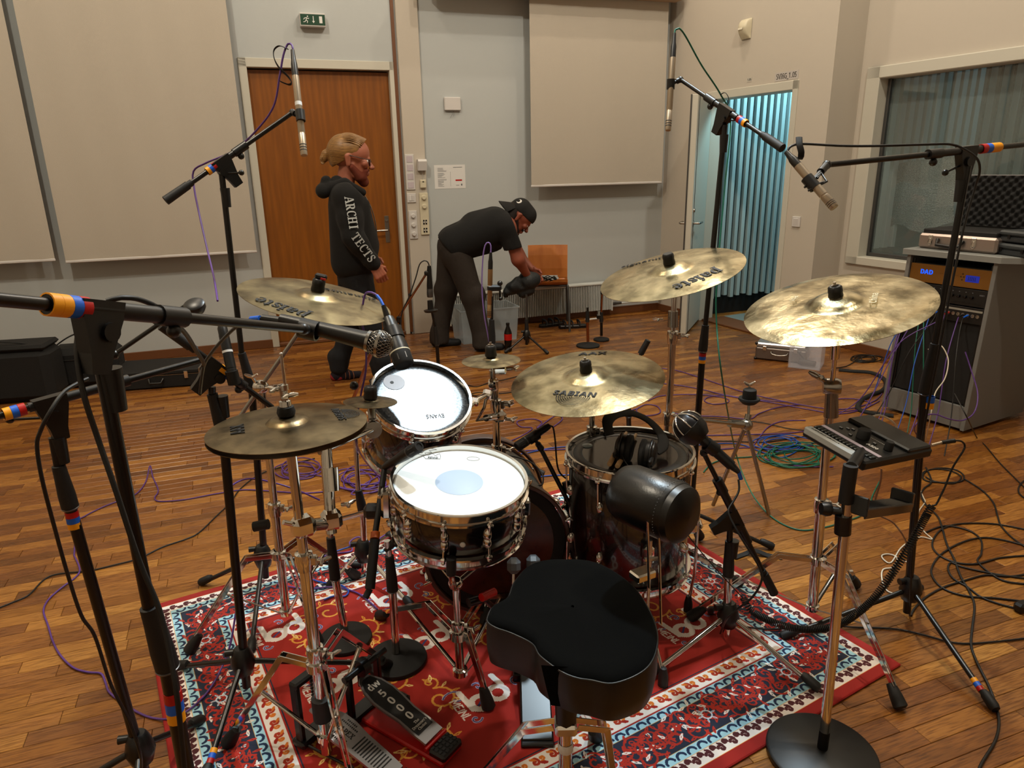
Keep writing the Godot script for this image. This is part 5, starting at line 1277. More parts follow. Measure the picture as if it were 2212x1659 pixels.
# base: floor point under the pole; top: head joint; feet: floor points; k: extra sizes
func mic_stand(label: String, base: Vector3, top: Vector3, feet: Array, grip_px: Array, k := {}) -> Node3D:
	var o := thing("mic_stand", label, "microphone stand", T(base.x, 0, base.z), k.get("group", ""))
	var inv := o.transform.affine_inverse()
	var low: Material = k.get("low", M.black_metal); var high: Material = k.get("high", M.black_metal); var hub_h: float = k.get("hub", 0.14)
	var g0 := inv * over(grip_px[0], grip_px[1], base); var g1 := inv * over(grip_px[2], grip_px[3], base)
	var tp := inv * top; var b0 := Vector3(0, hub_h * 0.3, 0)
	var rl: float = k.get("rl", 0.0125); var ru: float = k.get("ru", 0.0095)
	var s := Sh.new(); s.rod(b0, g1, rl, -1, 16); obj("lower_pole", s, low, o)
	s = Sh.new(); s.rod(g0, tp, ru, -1, 16); obj("upper_pole", s, high, o)
	var gl := g0.distance_to(g1)
	s = Sh.new(); s.lathe([Vector2(ru * 0.9, 0), Vector2(ru + 0.004, 0.001), Vector2(ru + 0.005, gl * 0.25), Vector2(rl + 0.005, gl * 0.7), Vector2(rl + 0.005, gl - 0.002), Vector2(rl * 0.9, gl)], along(g0, g1 - g0), 18); obj("grip", s, M.rubber, o)
	s = Sh.new(); s.lathe([Vector2(rl + 0.004, gl - 0.001), Vector2(rl + 0.0055, gl), Vector2(rl + 0.003, gl + 0.004)], along(g0, g1 - g0), 18); obj("grip_ring", s, M.grey_metal, o)
	if k.has("disc"):
		var R: float = k.disc
		s = Sh.new(); s.lathe([Vector2(0, 0.0), Vector2(R, 0.0), Vector2(R + 0.002, 0.006), Vector2(R, 0.014), Vector2(R * 0.93, 0.017), Vector2(0.03, 0.021), Vector2(0.018, 0.03), Vector2(0, 0.03)], T(0, k.get("y0", 0.0), 0), 48); obj("base", s, k.get("disc_mat", M.black_matte), o)
	else:
		s = Sh.new(); s.lathe([Vector2(0, -0.055), Vector2(0.012, -0.055), Vector2(0.026, -0.046), Vector2(0.036, -0.012), Vector2(0.030, 0.016), Vector2(0.022, 0.036), Vector2(0.018, 0.040), Vector2(0, 0.040)], T(0, hub_h, 0), 14); obj("hub", s, M.black, o)
		s = Sh.new(); s.rod(Vector3(-0.02, hub_h + 0.025, 0.0), Vector3(-0.046, hub_h + 0.025, 0.006), 0.009, 0.011); obj("hub_screw", s, M.black, o)
		for i in feet.size():
			var e: Vector3 = inv * feet[i]
			var hv := Vector3(e.x, 0, e.z).normalized()
			var a := hv * 0.022 + Vector3(0, hub_h - 0.012, 0)
			s = Sh.new(); s.rod(a, e, k.get("rleg", 0.0085), -1, 12); var leg := obj("leg", s, k.get("leg", M.black_metal), o)
			s = Sh.new(); var dd := (a - e).normalized(); s.lathe([Vector2(0, -0.020), Vector2(0.012, -0.018), Vector2(0.0155, -0.008), Vector2(0.0145, 0.028), Vector2(0.010, 0.040), Vector2(0, 0.041)], along(e + Vector3(0, 0.006, 0), dd), 14); obj("rubber_foot", s, M.rubber, leg)
			if k.get("leg_tape", -1) == i: tapes(leg, e + dd * 0.085, e + dd * 0.045, k.get("rleg", 0.0085) + 0.0006, [M.yellow, M.blue, M.red])
	return o
# boom over the head joint: thick tail end, clutch, knob
func boom(o: Node3D, tail: Vector3, joint: Vector3, tip: Vector3, k := {}):
	var inv := o.transform.affine_inverse()
	tail = inv * tail; joint = inv * joint; tip = inv * tip
	var d := (tip - tail).normalized(); var r: float = k.get("r", 0.0075); var R: float = k.get("R", 0.0105)
	var s := Sh.new(); s.rod(tail, tip, r, -1, 14); var rod_ := obj("boom", s, k.get("mat", M.black_metal), o)
	s = Sh.new(); s.rod(joint - d * k.get("back", 0.10), joint + d * k.get("fore", 0.12), R, -1, 14); obj("outer_sleeve", s, M.black, rod_)
	s = Sh.new(); s.rod(joint + d * k.get("fore", 0.12), joint + d * (k.get("fore", 0.12) + 0.05), R + 0.003, -1, 14); s.ball(joint + d * (k.get("fore", 0.12) + 0.025) + Vector3(0, -0.022, 0), 0.011, 10); s.rod(joint + d * (k.get("fore", 0.12) + 0.025), joint + d * (k.get("fore", 0.12) + 0.025) + Vector3(0, -0.018, 0), 0.005); obj("clutch", s, M.black, rod_)
	if k.get("weight", false): s = Sh.new(); s.rod(tail, tail + d * 0.085, r + 0.007, r + 0.0055, 14); s.rod(tail + d * 0.085, tail + d * 0.10, r + 0.003); obj("counterweight", s, M.rubber, rod_)
	# swivel head: block under the sleeve
	s = Sh.new(); var side := d.cross(Vector3.UP).normalized()
	s.plate([Vector2(-0.032, 0.012), Vector2(-0.030, -0.012), Vector2(-0.017, -0.058), Vector2(-0.014, -0.085), Vector2(0.014, -0.085), Vector2(0.017, -0.058), Vector2(0.030, -0.012), Vector2(0.032, 0.012)], Transform3D(Basis(d * 1.0 - Vector3.UP * 0.0, Vector3.UP, -side).orthonormalized(), joint + side * 0.012), 0.024, 0.004); obj("swivel", s, M.black, o)
	s = Sh.new(); s.rod(joint - Vector3(0, 0.08, 0), joint - Vector3(0, 0.14, 0), 0.0155, 0.0125, 14); obj("neck", s, M.black, o)
	s = Sh.new(); s.rod(joint + Vector3(0, -0.03, 0) - side * 0.018, joint + Vector3(0, -0.03, 0) + side * 0.018, 0.013, -1, 14); obj("pivot", s, M.black_metal, o)
	if k.has("lever"): lever(o, joint + Vector3(0, -0.035, 0), k.lever, k.get("ll", 0.07))
func clip(o: Node3D, p: Vector3, axis: Vector3, r: float, towards: Vector3):
	var inv := o.transform.affine_inverse(); p = inv * p; towards = inv * towards
	var f := along(p, axis)
	var s := Sh.new(); s.lathe([Vector2(r, -0.018), Vector2(r + 0.004, -0.018), Vector2(r + 0.004, 0.018), Vector2(r, 0.018)], f, 18); s.rod(p, p.lerp(towards, 0.9), 0.006); s.rod(p.lerp(towards, 0.6), towards, 0.010); s.ball(towards, 0.012, 10); obj("clip", s, M.black, o)
# a pencil condenser from connector end a to grille end b
func pencil(label: String, a: Vector3, b: Vector3, body: Material, r := 0.011) -> Node3D:
	var o := thing("microphone", label, "microphone", T(a.x, a.y, a.z))
	var d := b - a; var l := d.length(); var f := along(Vector3.ZERO, d)
	var s := Sh.new(); s.lathe([Vector2(0, 0.0), Vector2(r * 0.55, 0), Vector2(r * 0.75, l * 0.10), Vector2(r * 0.95, l * 0.14), Vector2(r * 0.95, l * 0.255), Vector2(0, l * 0.255)], f, 16); obj("connector", s, M.black, o)
	s = Sh.new(); s.lathe([Vector2(0, l * 0.25), Vector2(r, l * 0.252), Vector2(r, l * 0.78), Vector2(r * 0.93, l * 0.784), Vector2(r * 0.93, l * 0.80), Vector2(r, l * 0.804), Vector2(r, l * 0.99), Vector2(r * 0.9, l), Vector2(0, l)], f, 20); obj("body", s, body, o)
	s = Sh.new(); s.lathe([Vector2(r + 0.0003, l * 0.50), Vector2(r + 0.0003, l * 0.535)], f, 20); obj("label_band", s, M.white, o)
	for i in 3:
		s = Sh.new(); s.lathe([Vector2(r + 0.0004, l * (0.90 + 0.025 * i)), Vector2(r + 0.0004, l * (0.908 + 0.025 * i))], f, 20); obj("vent_slot", s, M.ink, o)
	return o
# a hand held dynamic: b is the grille end
func dynamic(label: String, a: Vector3, b: Vector3, r: float, ball_grille: bool, k := {}) -> Node3D:
	var o := thing("microphone", label, "microphone", T(a.x, a.y, a.z))
	var d := b - a; var l := d.length(); var f := along(Vector3.ZERO, d)
	if ball_grille:
		var br := r * 1.42
		var s := Sh.new(); s.lathe([Vector2(0, 0), Vector2(r * 0.62, 0.0), Vector2(r * 0.66, l * 0.05), Vector2(r * 0.98, l - br * 2.3), Vector2(r * 1.06, l - br * 1.95), Vector2(0, l - br * 1.95)], f, 28); obj("handle", s, M.black, o)
		s = Sh.new(); s.lathe([Vector2(r * 1.0, l - br * 2.0), Vector2(r * 1.16, l - br * 1.95), Vector2(r * 1.16, l - br * 1.72), Vector2(r * 1.0, l - br * 1.7)], f, 28); s.lathe([Vector2(br * 0.99, l - br * 1.0 - 0.003), Vector2(br * 1.035, l - br * 1.0 - 0.003), Vector2(br * 1.035, l - br * 1.0 + 0.003), Vector2(br * 0.99, l - br * 1.0 + 0.003)], f, 32); obj("collar", s, M.steel, o)
		s = Sh.new(); s.ball(f * Vector3(0, l - br, 0), br * 0.93, 18); var g := obj("grille_core", s, M.ink, o)
		s = Sh.new()
		for h in [-1.0, 1.0]:
			for i in 20:
				var pts := []
				for j in 17:
					var th := 0.12 + (PI * 0.86 - 0.12) * j / 16.0; var ph: float = TAU * i / 20.0 + h * j * 0.11
					pts.append(f * (Vector3(0, l - br, 0) + Vector3(sin(th) * cos(ph), cos(th), sin(th) * sin(ph)) * br))
				s.tube(pts, 0.0008, 4, false)
		tag(obj("grille_mesh", s, M.steel, g), "", "", "", "stuff")
	else:
		var s := Sh.new(); s.lathe([Vector2(0, 0), Vector2(r * 0.6, 0), Vector2(r * 0.75, l * 0.12), Vector2(r * 0.78, l * 0.3), Vector2(r, l * 0.62), Vector2(r, l * 0.72), Vector2(0, l * 0.72)], f, 22); obj("handle", s, M.black, o)
		s = Sh.new(); s.lathe([Vector2(0, l * 0.72), Vector2(r * 0.96, l * 0.725), Vector2(r * 1.02, l * 0.735), Vector2(r * 1.02, l * 0.97), Vector2(r * 0.9, l), Vector2(r * 0.62, l), Vector2(r * 0.6, l * 0.985), Vector2(0, l * 0.985)], f, 22); obj("head", s, k.get("head", M.black_matte), o)
		s = Sh.new(); s.lathe([Vector2(r * 1.03, l * 0.72), Vector2(r * 1.05, l * 0.73), Vector2(r * 1.03, l * 0.745)], f, 22); obj("ring", s, k.get("ring", M.grey_metal), o)
		for i in 8:
			s = Sh.new(); var g := Transform3D(f.basis.rotated(f.basis.y, TAU * i / 8), Vector3.ZERO); s.box(g * T(r * 1.02, l * 0.87, 0), Vector3(0.0015, l * 0.12, 0.003)); obj("slot", s, M.grey_metal, o)
	return o
func microphones():
	var RBY := [M.red, M.blue, M.yellow]; var YBR := [M.yellow, M.blue, M.red]
	var inv: Transform3D; var s: Sh
	# overhead, left
	var b := fl(577, 1268); var tp := over(478, 368, b)
	var o := mic_stand("tall black overhead stand behind hi-hat, its boom before the brown door", b, tp, [fl(440, 1258, 0.012), fl(775, 1223, 0.012), fl(543, 1403, 0.012)], [522, 762, 544, 840], {"leg_tape": 1})
	inv = o.transform.affine_inverse()
	var tip := dp(632, 243, 2.35); var j := over(478, 350, b); var tl := at_column(tip, j, 358)
	boom(o, tl, j, tip, {"weight": true, "back": 0.05, "fore": 0.05, "lever": Vector3(1, 0.02, 0.3)})
	tapes(o, inv * at_column(tip, j, 448), inv * at_column(tip, j, 466), 0.0125, [M.yellow, M.blue, M.red])
	pencil("silver pencil microphone hanging nose down before the brown timber door", dp(632, 108, 2.32), dp(657, 336, 2.28), M.nickel)
	clip(o, dp(649, 250, 2.29), dp(657, 336, 2.28) - dp(632, 108, 2.32), 0.011, tip)
	# overhead, right
	b = fl(1488, 1168); tp = over(1566, 270, b)
	o = mic_stand("tall black overhead stand between right crash and open door leaf", b, tp, [fl(1662, 1180, 0.012), b + Vector3(-0.3, 0.012, 0.05), b + Vector3(0.0, 0.012, -0.3)], [1524, 702, 1518, 758])
	inv = o.transform.affine_inverse()
	tip = dp(1470, 172, 2.62); j = over(1568, 238, b); tl = at_column(tip, j, 1690)
	boom(o, tl, j, tip, {"weight": true, "back": 0.06, "fore": 0.06, "lever": Vector3(1, 0.05, 0.3), "ll": 0.05})
	tapes(o, inv * at_column(tip, j, 1612), inv * at_column(tip, j, 1596), 0.0125, [M.yellow, M.blue, M.red]); tapes(o, inv * over(1518, 762, b), inv * over(1516, 784, b), 0.0130, [M.red, M.blue, M.yellow])
	pencil("beige silver pencil microphone hanging nose down beside right blind", dp(1457, 72, 2.62), dp(1443, 282, 2.62), M.nickel)
	clip(o, dp(1449, 182, 2.62), Vector3(0, -1, 0), 0.011, tip)
	# right stand over the china
	b = fl(1955, 1345); tp = over(2093, 345, b)
	o = mic_stand("tall black stand at right, boom over the china cymbal", b, tp, [fl(2142, 1524, 0.012), fl(1698, 1374, 0.012), fl(1985, 1272, 0.012)], [2020, 742, 1996, 850], {"leg_tape": 0})
	inv = o.transform.affine_inverse()
	j = over(2088, 325, b); tip = dp(1786, 356, 1.82); tl = at_column(tip, j, 2300)
	boom(o, tl, j, tip, {"back": 0.075, "fore": 0.10, "lever": Vector3(-1, -0.35, 0.4), "ll": 0.075})
	tapes(o, inv * at_column(tip, j, 2118), inv * at_column(tip, j, 2158), 0.0127, [M.red, M.blue, M.yellow, M.yellow]); tapes(o, inv * over(2010, 856, b), inv * over(2006, 882, b), 0.0130, [M.blue, M.yellow])
	pencil("silver pencil microphone slanting down over the china cymbal", dp(1698, 328, 1.80), dp(1803, 449, 1.74), M.nickel)
	clip(o, dp(1752, 395, 1.77), dp(1803, 449, 1.74) - dp(1698, 328, 1.80), 0.011, tip)
	s = Sh.new()
	for q in [-1, 1]: s.tube([inv * dp(1752 + 14 * q, 395 - 10 * q, 1.77), inv * dp(1774, 374, 1.78), inv * dp(1786, 392, 1.76), inv * dp(1758 + 12 * q, 404 - 8 * q, 1.76)], 0.003, 6)
	obj("shock_mount", s, M.black, o)
	# nearest stand with the hand microphone
	var p := dp(205, 700, 0.93)
	b = Vector3(p.x, 0, p.z); tp = over(207, 730, b)
	o = mic_stand("thick black stand nearest the camera, boom crossing to the vocal microphone", b, tp, [b + Vector3(0.3, 0.012, -0.1), b + Vector3(-0.3, 0.012, -0.1), b + Vector3(0, 0.012, 0.32)], [322, 1310, 362, 1442])
	inv = o.transform.affine_inverse()
	tip = dp(655, 711, 1.36); j = over(212, 668, b); tl = at_column(tip, j, -160)
	boom(o, tl, j, tip, {"back": 0.072, "fore": 0.10, "r": 0.0085, "R": 0.0125, "lever": Vector3(-0.7, 0.2, -0.5), "ll": 0.045})
	tapes(o, inv * at_column(tip, j, 102), inv * at_column(tip, j, 186), 0.0140, [M.yellow, M.yellow, M.blue, M.red]); tapes(o, inv * over(372, 1492, b), inv * over(382, 1556, b), 0.0130, RBY)
	dynamic("silver ball headed vocal microphone in front of the rack tom", dp(606, 690, 1.42), dp(848, 750, 1.40), 0.0188, true)
	clip(o, dp(668, 712, 1.41), dp(848, 750, 1.40) - dp(606, 690, 1.42), 0.0165, tip)
	# second stand at left
	b = fl(322, 1706); tp = over(115, 945, b)
	o = mic_stand("black stand at the left edge with taped boom pointing to the right", b, tp, [fl(430, 1560, 0.012), b + Vector3(-0.28, 0.012, 0.1), b + Vector3(0.1, 0.012, 0.3)], [126, 1005, 152, 1096])
	inv = o.transform.affine_inverse()
	j = over(108, 868, b); tip = dp(432, 778, 1.72); tl = at_column(tip, j, -60)
	boom(o, tl, j, tip, {"back": 0.04, "fore": 0.11, "lever": Vector3(-1, 0.02, 0.15), "ll": 0.085, "weight": false})
	tapes(o, inv * at_column(tip, j, 6), inv * at_column(tip, j, 56), 0.0128, YBR); tapes(o, inv * over(154, 1104, b), inv * over(162, 1140, b), 0.0131, RBY)
	# hi-hat stand boom
	b = fl(537, 1508); tp = over(458, 835, b)
	o = mic_stand("black stand standing on the rug left corner with steep boom behind hi-hat", b, tp, [fl(390, 1440, 0.012), fl(800, 1432, 0.012), fl(440, 1690, 0.012)], [458, 850, 482, 935], {"leg_tape": 2})
	inv = o.transform.affine_inverse()
	j = over(470, 792, b); tip = dp(588, 880, 1.95); tl = at_column(tip, j, 350)
	boom(o, tl, j, tip, {"weight": true, "back": 0.03, "fore": 0.04})
	tapes(o, inv * at_column(tip, j, 474), inv * at_column(tip, j, 502), 0.0128, [M.yellow, M.blue]); tapes(o, inv * over(468, 966, b), inv * over(470, 976, b), 0.0131, [M.yellow])
	pencil("black slim microphone standing upright left of the hi-hat with green tape", dp(476, 690, 1.85), dp(506, 826, 1.83), M.black, 0.013)
	clip(o, dp(503, 815, 1.83), Vector3(0.1, -1, 0), 0.012, dp(525, 833, 1.88))
	# thin arm with a round pad behind the near boom
	o = thing("gooseneck_arm", "thin black rod with a round pad crossing behind the nearest boom", "arm", Transform3D(Basis(), dp(247, 766, 1.30)))
	inv = o.transform.affine_inverse()
	s = Sh.new(); s.rod(Vector3.ZERO, inv * dp(402, 660, 1.32), 0.0042); s.ball(Vector3.ZERO, 0.009, 12); obj("rod", s, M.black_metal, o)
	s = Sh.new(); s.lathe([Vector2(0, -0.012), Vector2(0.014, -0.012), Vector2(0.019, -0.004), Vector2(0.019, 0.006), Vector2(0.015, 0.009), Vector2(0, 0.009)], Transform3D(Basis(Vector3.RIGHT, 0.5), inv * dp(421, 662, 1.32)), 22); obj("pad", s, M.black, o)
	# tom microphone stand with chrome tripod
	b = fl(790, 1246); tp = over(763, 862, b)
	o = mic_stand("low stand with chrome pole left of snare that holds the tom microphone", b, tp, [fl(888, 1310, 0.012), fl(716, 1262, 0.012), b + Vector3(0.05, 0.012, -0.3)], [774, 1058, 783, 1102], {"low": M.chrome, "high": M.chrome, "leg": M.chrome, "hub": 0.12})
	inv = o.transform.affine_inverse()
	s = Sh.new(); s.rod(inv * tp, inv * dp(806, 752, 2.24), 0.0065); var bm := obj("boom", s, M.copper, o)
	s = Sh.new(); s.ball(inv * dp(765, 833, 2.3), 0.015, 10); obj("knob", s, M.black, bm)
	dynamic("black tom microphone with pale ring pointing down at rack tom", dp(838, 688, 2.16), dp(874, 790, 2.10), 0.030, false, {"ring": M.cream_plastic})
	clip(o, dp(850, 722, 2.14), dp(874, 790, 2.10) - dp(838, 688, 2.16), 0.026, dp(806, 752, 2.24))
	# two round based stands below the snare
	b = fl(748, 1388); tp = over(712, 1128, b)
	o = mic_stand("short chrome stand with flat round base left of the kick pedals", b, tp, [], [714, 1160, 724, 1250], {"disc": 0.085, "y0": 0.009, "low": M.chrome, "high": M.chrome})
	inv = o.transform.affine_inverse()
	s = Sh.new(); s.rod(inv * tp, inv * dp(800, 1104, 1.98), 0.0075); obj("boom", s, M.chrome, o)
	s = Sh.new(); s.box(Transform3D(Basis(), inv * dp(806, 1104, 1.97)), Vector3(0.05, 0.04, 0.04), 0.01); s.rod(inv * dp(831, 1010, 2.0), inv * dp(811, 1150, 1.92), 0.0085); obj("swivel", s, M.black, o)
	s = Sh.new(); s.rod(inv * dp(810, 1164, 1.91), inv * dp(799, 1272, 1.88), 0.0135); s.rod(inv * dp(799, 1272, 1.88), inv * dp(789, 1292, 1.87), 0.009); obj("counterweight", s, M.rubber, o)
	tapes(o, inv * dp(811, 1150, 1.92), inv * dp(810, 1164, 1.91), 0.012, [mat(Color(0.7, 0.32, 0.06), 0.5)])
	dynamic("black snare microphone reaching over the snare rim below the rack tom", dp(830, 1010, 2.0), dp(906, 964, 1.90), 0.016, false)
	b = fl(858, 1432); tp = over(836, 1168, b)
	mic_stand("short chrome stand with flat round base under the snare drum", b, tp, [], [841, 1200, 848, 1275], {"disc": 0.095, "y0": 0.009, "low": M.chrome, "high": M.chrome})
	dynamic("small black microphone pointing up under the snare drum", over(833, 1190, b), over(862, 1160, b), 0.013, false)
	# bass drum and floor tom microphone at right
	b = fl(1568, 1392); tp = over(1577, 1142, b)
	o = mic_stand("short boom stand with chrome legs right of floor tom", b, tp, [fl(1408, 1456, 0.02), fl(1758, 1482, 0.02), fl(1538, 1322, 0.02)], [1576, 1168, 1573, 1244], {"low": M.chrome, "high": M.black_metal, "leg": M.chrome, "hub": 0.12})
	inv = o.transform.affine_inverse()
	j = over(1590, 1118, b); tip = dp(1520, 978, 2.12); tl = at_column(tip, j, 1672)
	boom(o, tl, j, tip, {"weight": true, "back": 0.10, "fore": 0.10, "R": 0.0125})
	var mo := thing("microphone", "egg shaped grilled microphone beside the headphones at floor tom", "microphone", Transform3D(Basis(), dp(1492, 926, 2.08)))
	var mi := mo.transform.affine_inverse()
	var ax := mi * dp(1596, 1020, 2.06); var f := along(Vector3.ZERO, -ax)
	s = Sh.new(); s.lathe([Vector2(0, -0.045), Vector2(0.030, -0.042), Vector2(0.044, -0.02), Vector2(0.047, 0.004), Vector2(0.042, 0.008), Vector2(0, 0.008)], f, 26); obj("body", s, M.black, mo)
	s = Sh.new(); s.lathe([Vector2(0.045, 0.006), Vector2(0.043, 0.02), Vector2(0.034, 0.04), Vector2(0.018, 0.050), Vector2(0, 0.052)], f, 26); var gr := obj("grille", s, mat(Color(0.16, 0.16, 0.17), 0.35, 0.8), mo)
	s = Sh.new()
	for i in 9:
		var pts := []
		for k in 9: pts.append(f * Vector3(0.047 * cos(PI * k / 16) * cos(TAU * i / 9), 0.006 + 0.048 * sin(PI * k / 16.0), 0.047 * cos(PI * k / 16) * sin(TAU * i / 9)))
		s.tube(pts, 0.0028, 5)
	obj("grille_bars", s, M.chrome, gr)
	s = Sh.new(); s.rod(ax * 0.25, ax * 0.85, 0.0165, 0.0155, 18); s.rod(ax * 0.85, ax, 0.012, 0.007, 14); obj("tail", s, M.black, mo)
	s = Sh.new(); s.rod(ax, ax + mi.basis * Vector3(0.008, -0.022, 0.0), 0.0062); obj("blue_tape", s, M.blue, mo)
	clip(o, dp(1536, 966, 2.07), Vector3(1, -0.7, 0), 0.017, tip)
	# small dynamic between the toms
	b = Vector3(0.16, 0, -2.50); tp = dp(1242, 1112, 2.40)
	o = thing("mic_stand", "slim black arm rising between bass drum and floor tom", "microphone stand", T(b.x, 0, b.z))
	inv = o.transform.affine_inverse()
	s = Sh.new(); s.rod(inv * dp(1166, 965, 2.36), inv * tp, 0.0075); s.rod(inv * dp(1222, 1040, 2.39), inv * dp(1229, 1062, 2.39), 0.015); obj("arm", s, M.black_metal, o)
	s = Sh.new(); s.rod(Vector3(0, 0.015, 0), inv * tp, 0.009); obj("pole", s, M.black_metal, o)
	s = Sh.new(); s.lathe([Vector2(0, 0.0), Vector2(0.08, 0.0), Vector2(0.08, 0.012), Vector2(0.02, 0.02), Vector2(0, 0.02)], T(0, 0.009, 0), 30); obj("base", s, M.black_matte, o)
	dynamic("small black dynamic microphone floating between ride and snare, pointing left", dp(1186, 920, 2.36), dp(1116, 966, 2.30), 0.0165, false)
	clip(o, dp(1152, 944, 2.33), dp(1116, 966, 2.30) - dp(1186, 920, 2.36), 0.014, dp(1168, 968, 2.36))
	# behind the kit
	b = fl(866, 818); tp = over(864, 690, b)
	o = mic_stand("coppery boom stand in front of the pier right of timber door", b, tp, [b + Vector3(0.2, 0.012, 0.1), b + Vector3(-0.2, 0.012, 0.1), b + Vector3(0, 0.012, -0.2)], [866, 740, 867, 765], {"low": M.copper, "high": M.black_metal, "hub": 0.1})
	inv = o.transform.affine_inverse()
	s = Sh.new(); s.rod(inv * over(858, 690, b), inv * over(923, 588, b), 0.008); obj("boom", s, M.copper, o)
	s = Sh.new(); s.box(Transform3D(Basis(), inv * over(862, 690, b)), Vector3(0.035, 0.05, 0.04), 0.008); s.box(Transform3D(Basis(), inv * over(924, 590, b)), Vector3(0.05, 0.035, 0.03), 0.008); s.ball(inv * over(885, 637, b), 0.012, 8); obj("swivel", s, M.black, o)
	dynamic("grey tipped dark microphone hanging left of the bending man", over(927, 574, b), over(929, 642, b), 0.022, false, {"head": M.grey_metal})
	b = fl(950, 838); tp = over(928, 650, b)
	o = mic_stand("dark short stand before the bending man's left leg", b, tp, [b + Vector3(0.18, 0.012, 0.1), b + Vector3(-0.18, 0.012, 0.1), b + Vector3(0, 0.012, -0.2)], [940, 705, 944, 745], {"hub": 0.1})
	inv = o.transform.affine_inverse()
	s = Sh.new(); s.lathe([Vector2(0, -0.01), Vector2(0.045, -0.004), Vector2(0.05, 0.008), Vector2(0.03, 0.012), Vector2(0.022, 0.015), Vector2(0.018, 0.075), Vector2(0, 0.076)], along(inv * over(931, 672, b), Vector3(-0.05, 1, 0)), 18); obj("mount", s, M.black, o)
	b = fl(1076, 1012); tp = over(1062, 690, b)
	o = mic_stand("black stand with upright gilded microphone behind the small splash", b, tp, [b + Vector3(0.22, 0.012, 0.1), b + Vector3(-0.22, 0.012, 0.1), b + Vector3(0, 0.012, -0.25)], [1062, 690, 1063, 742], {"hub": 0.1})
	inv = o.transform.affine_inverse()
	s = Sh.new(); s.rod(inv * over(1062, 640, b), inv * tp, 0.008); s.box(Transform3D(Basis(), inv * over(1068, 622, b)), Vector3(0.07, 0.03, 0.03), 0.008); s.rod(inv * over(1080, 628, b), inv * over(1080, 645, b), 0.005); s.ball(inv * over(1080, 612, b), 0.014, 8); s.ball(inv * over(1081, 645, b), 0.010, 8); obj("swivel", s, M.black, o)
	pencil("gilded slim microphone standing upright before the bending man", over(1060, 545, b), over(1057, 686, b), M.gold_body, 0.012)
	b = fl(1138, 754); tp = over(1137, 636, b)
	mic_stand("low black tripod on the floor in front of the plywood chair", b, tp, [fl(1094, 760, 0.012), fl(1181, 762, 0.012), fl(1140, 738, 0.012)], [1137, 690, 1138, 715], {"hub": 0.13, "high": M.grey_metal})
	b = fl(1270, 748); tp = over(1269, 664, b)
	mic_stand("copper pole stand on round black foot behind the ride cymbal", b, tp, [], [1269, 672, 1269, 695], {"disc": 0.10, "low": M.copper})
	b = fl(1299, 735); tp = over(1301, 618, b)
	o = mic_stand("copper and black stand on small round foot near right crash", b, tp, [], [1299, 674, 1299, 695], {"disc": 0.07, "high": M.copper})
	inv = o.transform.affine_inverse()
	s = Sh.new(); s.box(Transform3D(Basis(), inv * over(1301, 630, b)), Vector3(0.03, 0.05, 0.03), 0.006); s.box(Transform3D(Basis(), inv * over(1295, 684, b)), Vector3(0.05, 0.04, 0.03), 0.006); obj("clip", s, M.black, o)
	b = fl(1360, 1010); tp = over(1357, 872, b)
	o = mic_stand("black stand hidden behind the ride with its boom end poking out", b, tp, [b + Vector3(0.2, 0.012, 0.1), b + Vector3(-0.2, 0.012, 0.1), b + Vector3(0, 0.012, -0.2)], [1357, 880, 1358, 900], {"hub": 0.1})
	inv = o.transform.affine_inverse()
	s = Sh.new(); s.rod(inv * tp, inv * over(1385, 762, b), 0.009); s.rod(inv * over(1384, 764, b), inv * over(1400, 735, b), 0.016, 0.0145, 14); obj("boom", s, M.rubber, o)
	# round based stand with the monitor mixer
	b = fl(1774, 1634); tp = over(1840, 1012, b)
	o = thing("mixer_stand", "straight chrome stand on a black round base holding the mixer", "stand", T(b.x, 0, b.z))
	inv = o.transform.affine_inverse()
	s = Sh.new(); s.lathe([Vector2(0, 0), Vector2(0.138, 0), Vector2(0.141, 0.006), Vector2(0.140, 0.016), Vector2(0.134, 0.020), Vector2(0.04, 0.027), Vector2(0.02, 0.030), Vector2(0, 0.03)], Transform3D(), 64); obj("base", s, mat(Color(0.035, 0.042, 0.045), 0.42), o)
	s = Sh.new(); s.rod(Vector3(0, 0.02, 0), Vector3(0, 0.085, 0), 0.0135); obj("socket", s, M.black, o)
	s = Sh.new(); s.rod(Vector3(0, 0.08, 0), inv * over(1830, 1085, b), 0.0125, -1, 18); obj("pole", s, M.chrome, o)
	s = Sh.new(); s.rod(inv * over(1826, 1085, b), inv * over(1838, 1005, b), 0.0165, -1, 18); obj("grip", s, M.rubber, o)
	s = Sh.new(); s.rod(inv * over(1822, 1112, b), inv * over(1820, 1152, b), 0.019, -1, 16); s.rod(inv * over(1822, 1106, b), inv * over(1782, 1100, b), 0.010); s.lathe([Vector2(0, 0), Vector2(0.016, 0), Vector2(0.018, 0.01), Vector2(0.014, 0.022), Vector2(0, 0.022)], along(inv * over(1793, 1100, b), Vector3(-1, 0.1, 0)), 14); obj("tray_clamp", s, M.black, o)
	s = Sh.new(); var t0 := inv * over(1848, 1095, b); var td := (inv * dp(1952, 1083, 1.95)) - t0
	var tf := Transform3D(Basis(td.normalized(), Vector3.UP, td.normalized().cross(Vector3.UP)), t0 + td * 0.5)
	s.box(tf, Vector3(td.length(), 0.006, 0.05), 0.002); s.box(tf * T(0, -0.012, 0.024), Vector3(td.length(), 0.024, 0.004), 0.001); s.box(tf * T(-td.length() / 2, 0.006, 0), Vector3(0.008, 0.05, 0.06), 0.003); s.box(tf * T(td.length() / 2, 0.010, -0.005), Vector3(0.022, 0.045, 0.06), 0.003); obj("cup_tray", s, mat(Color(0.05, 0.055, 0.06), 0.3), o)
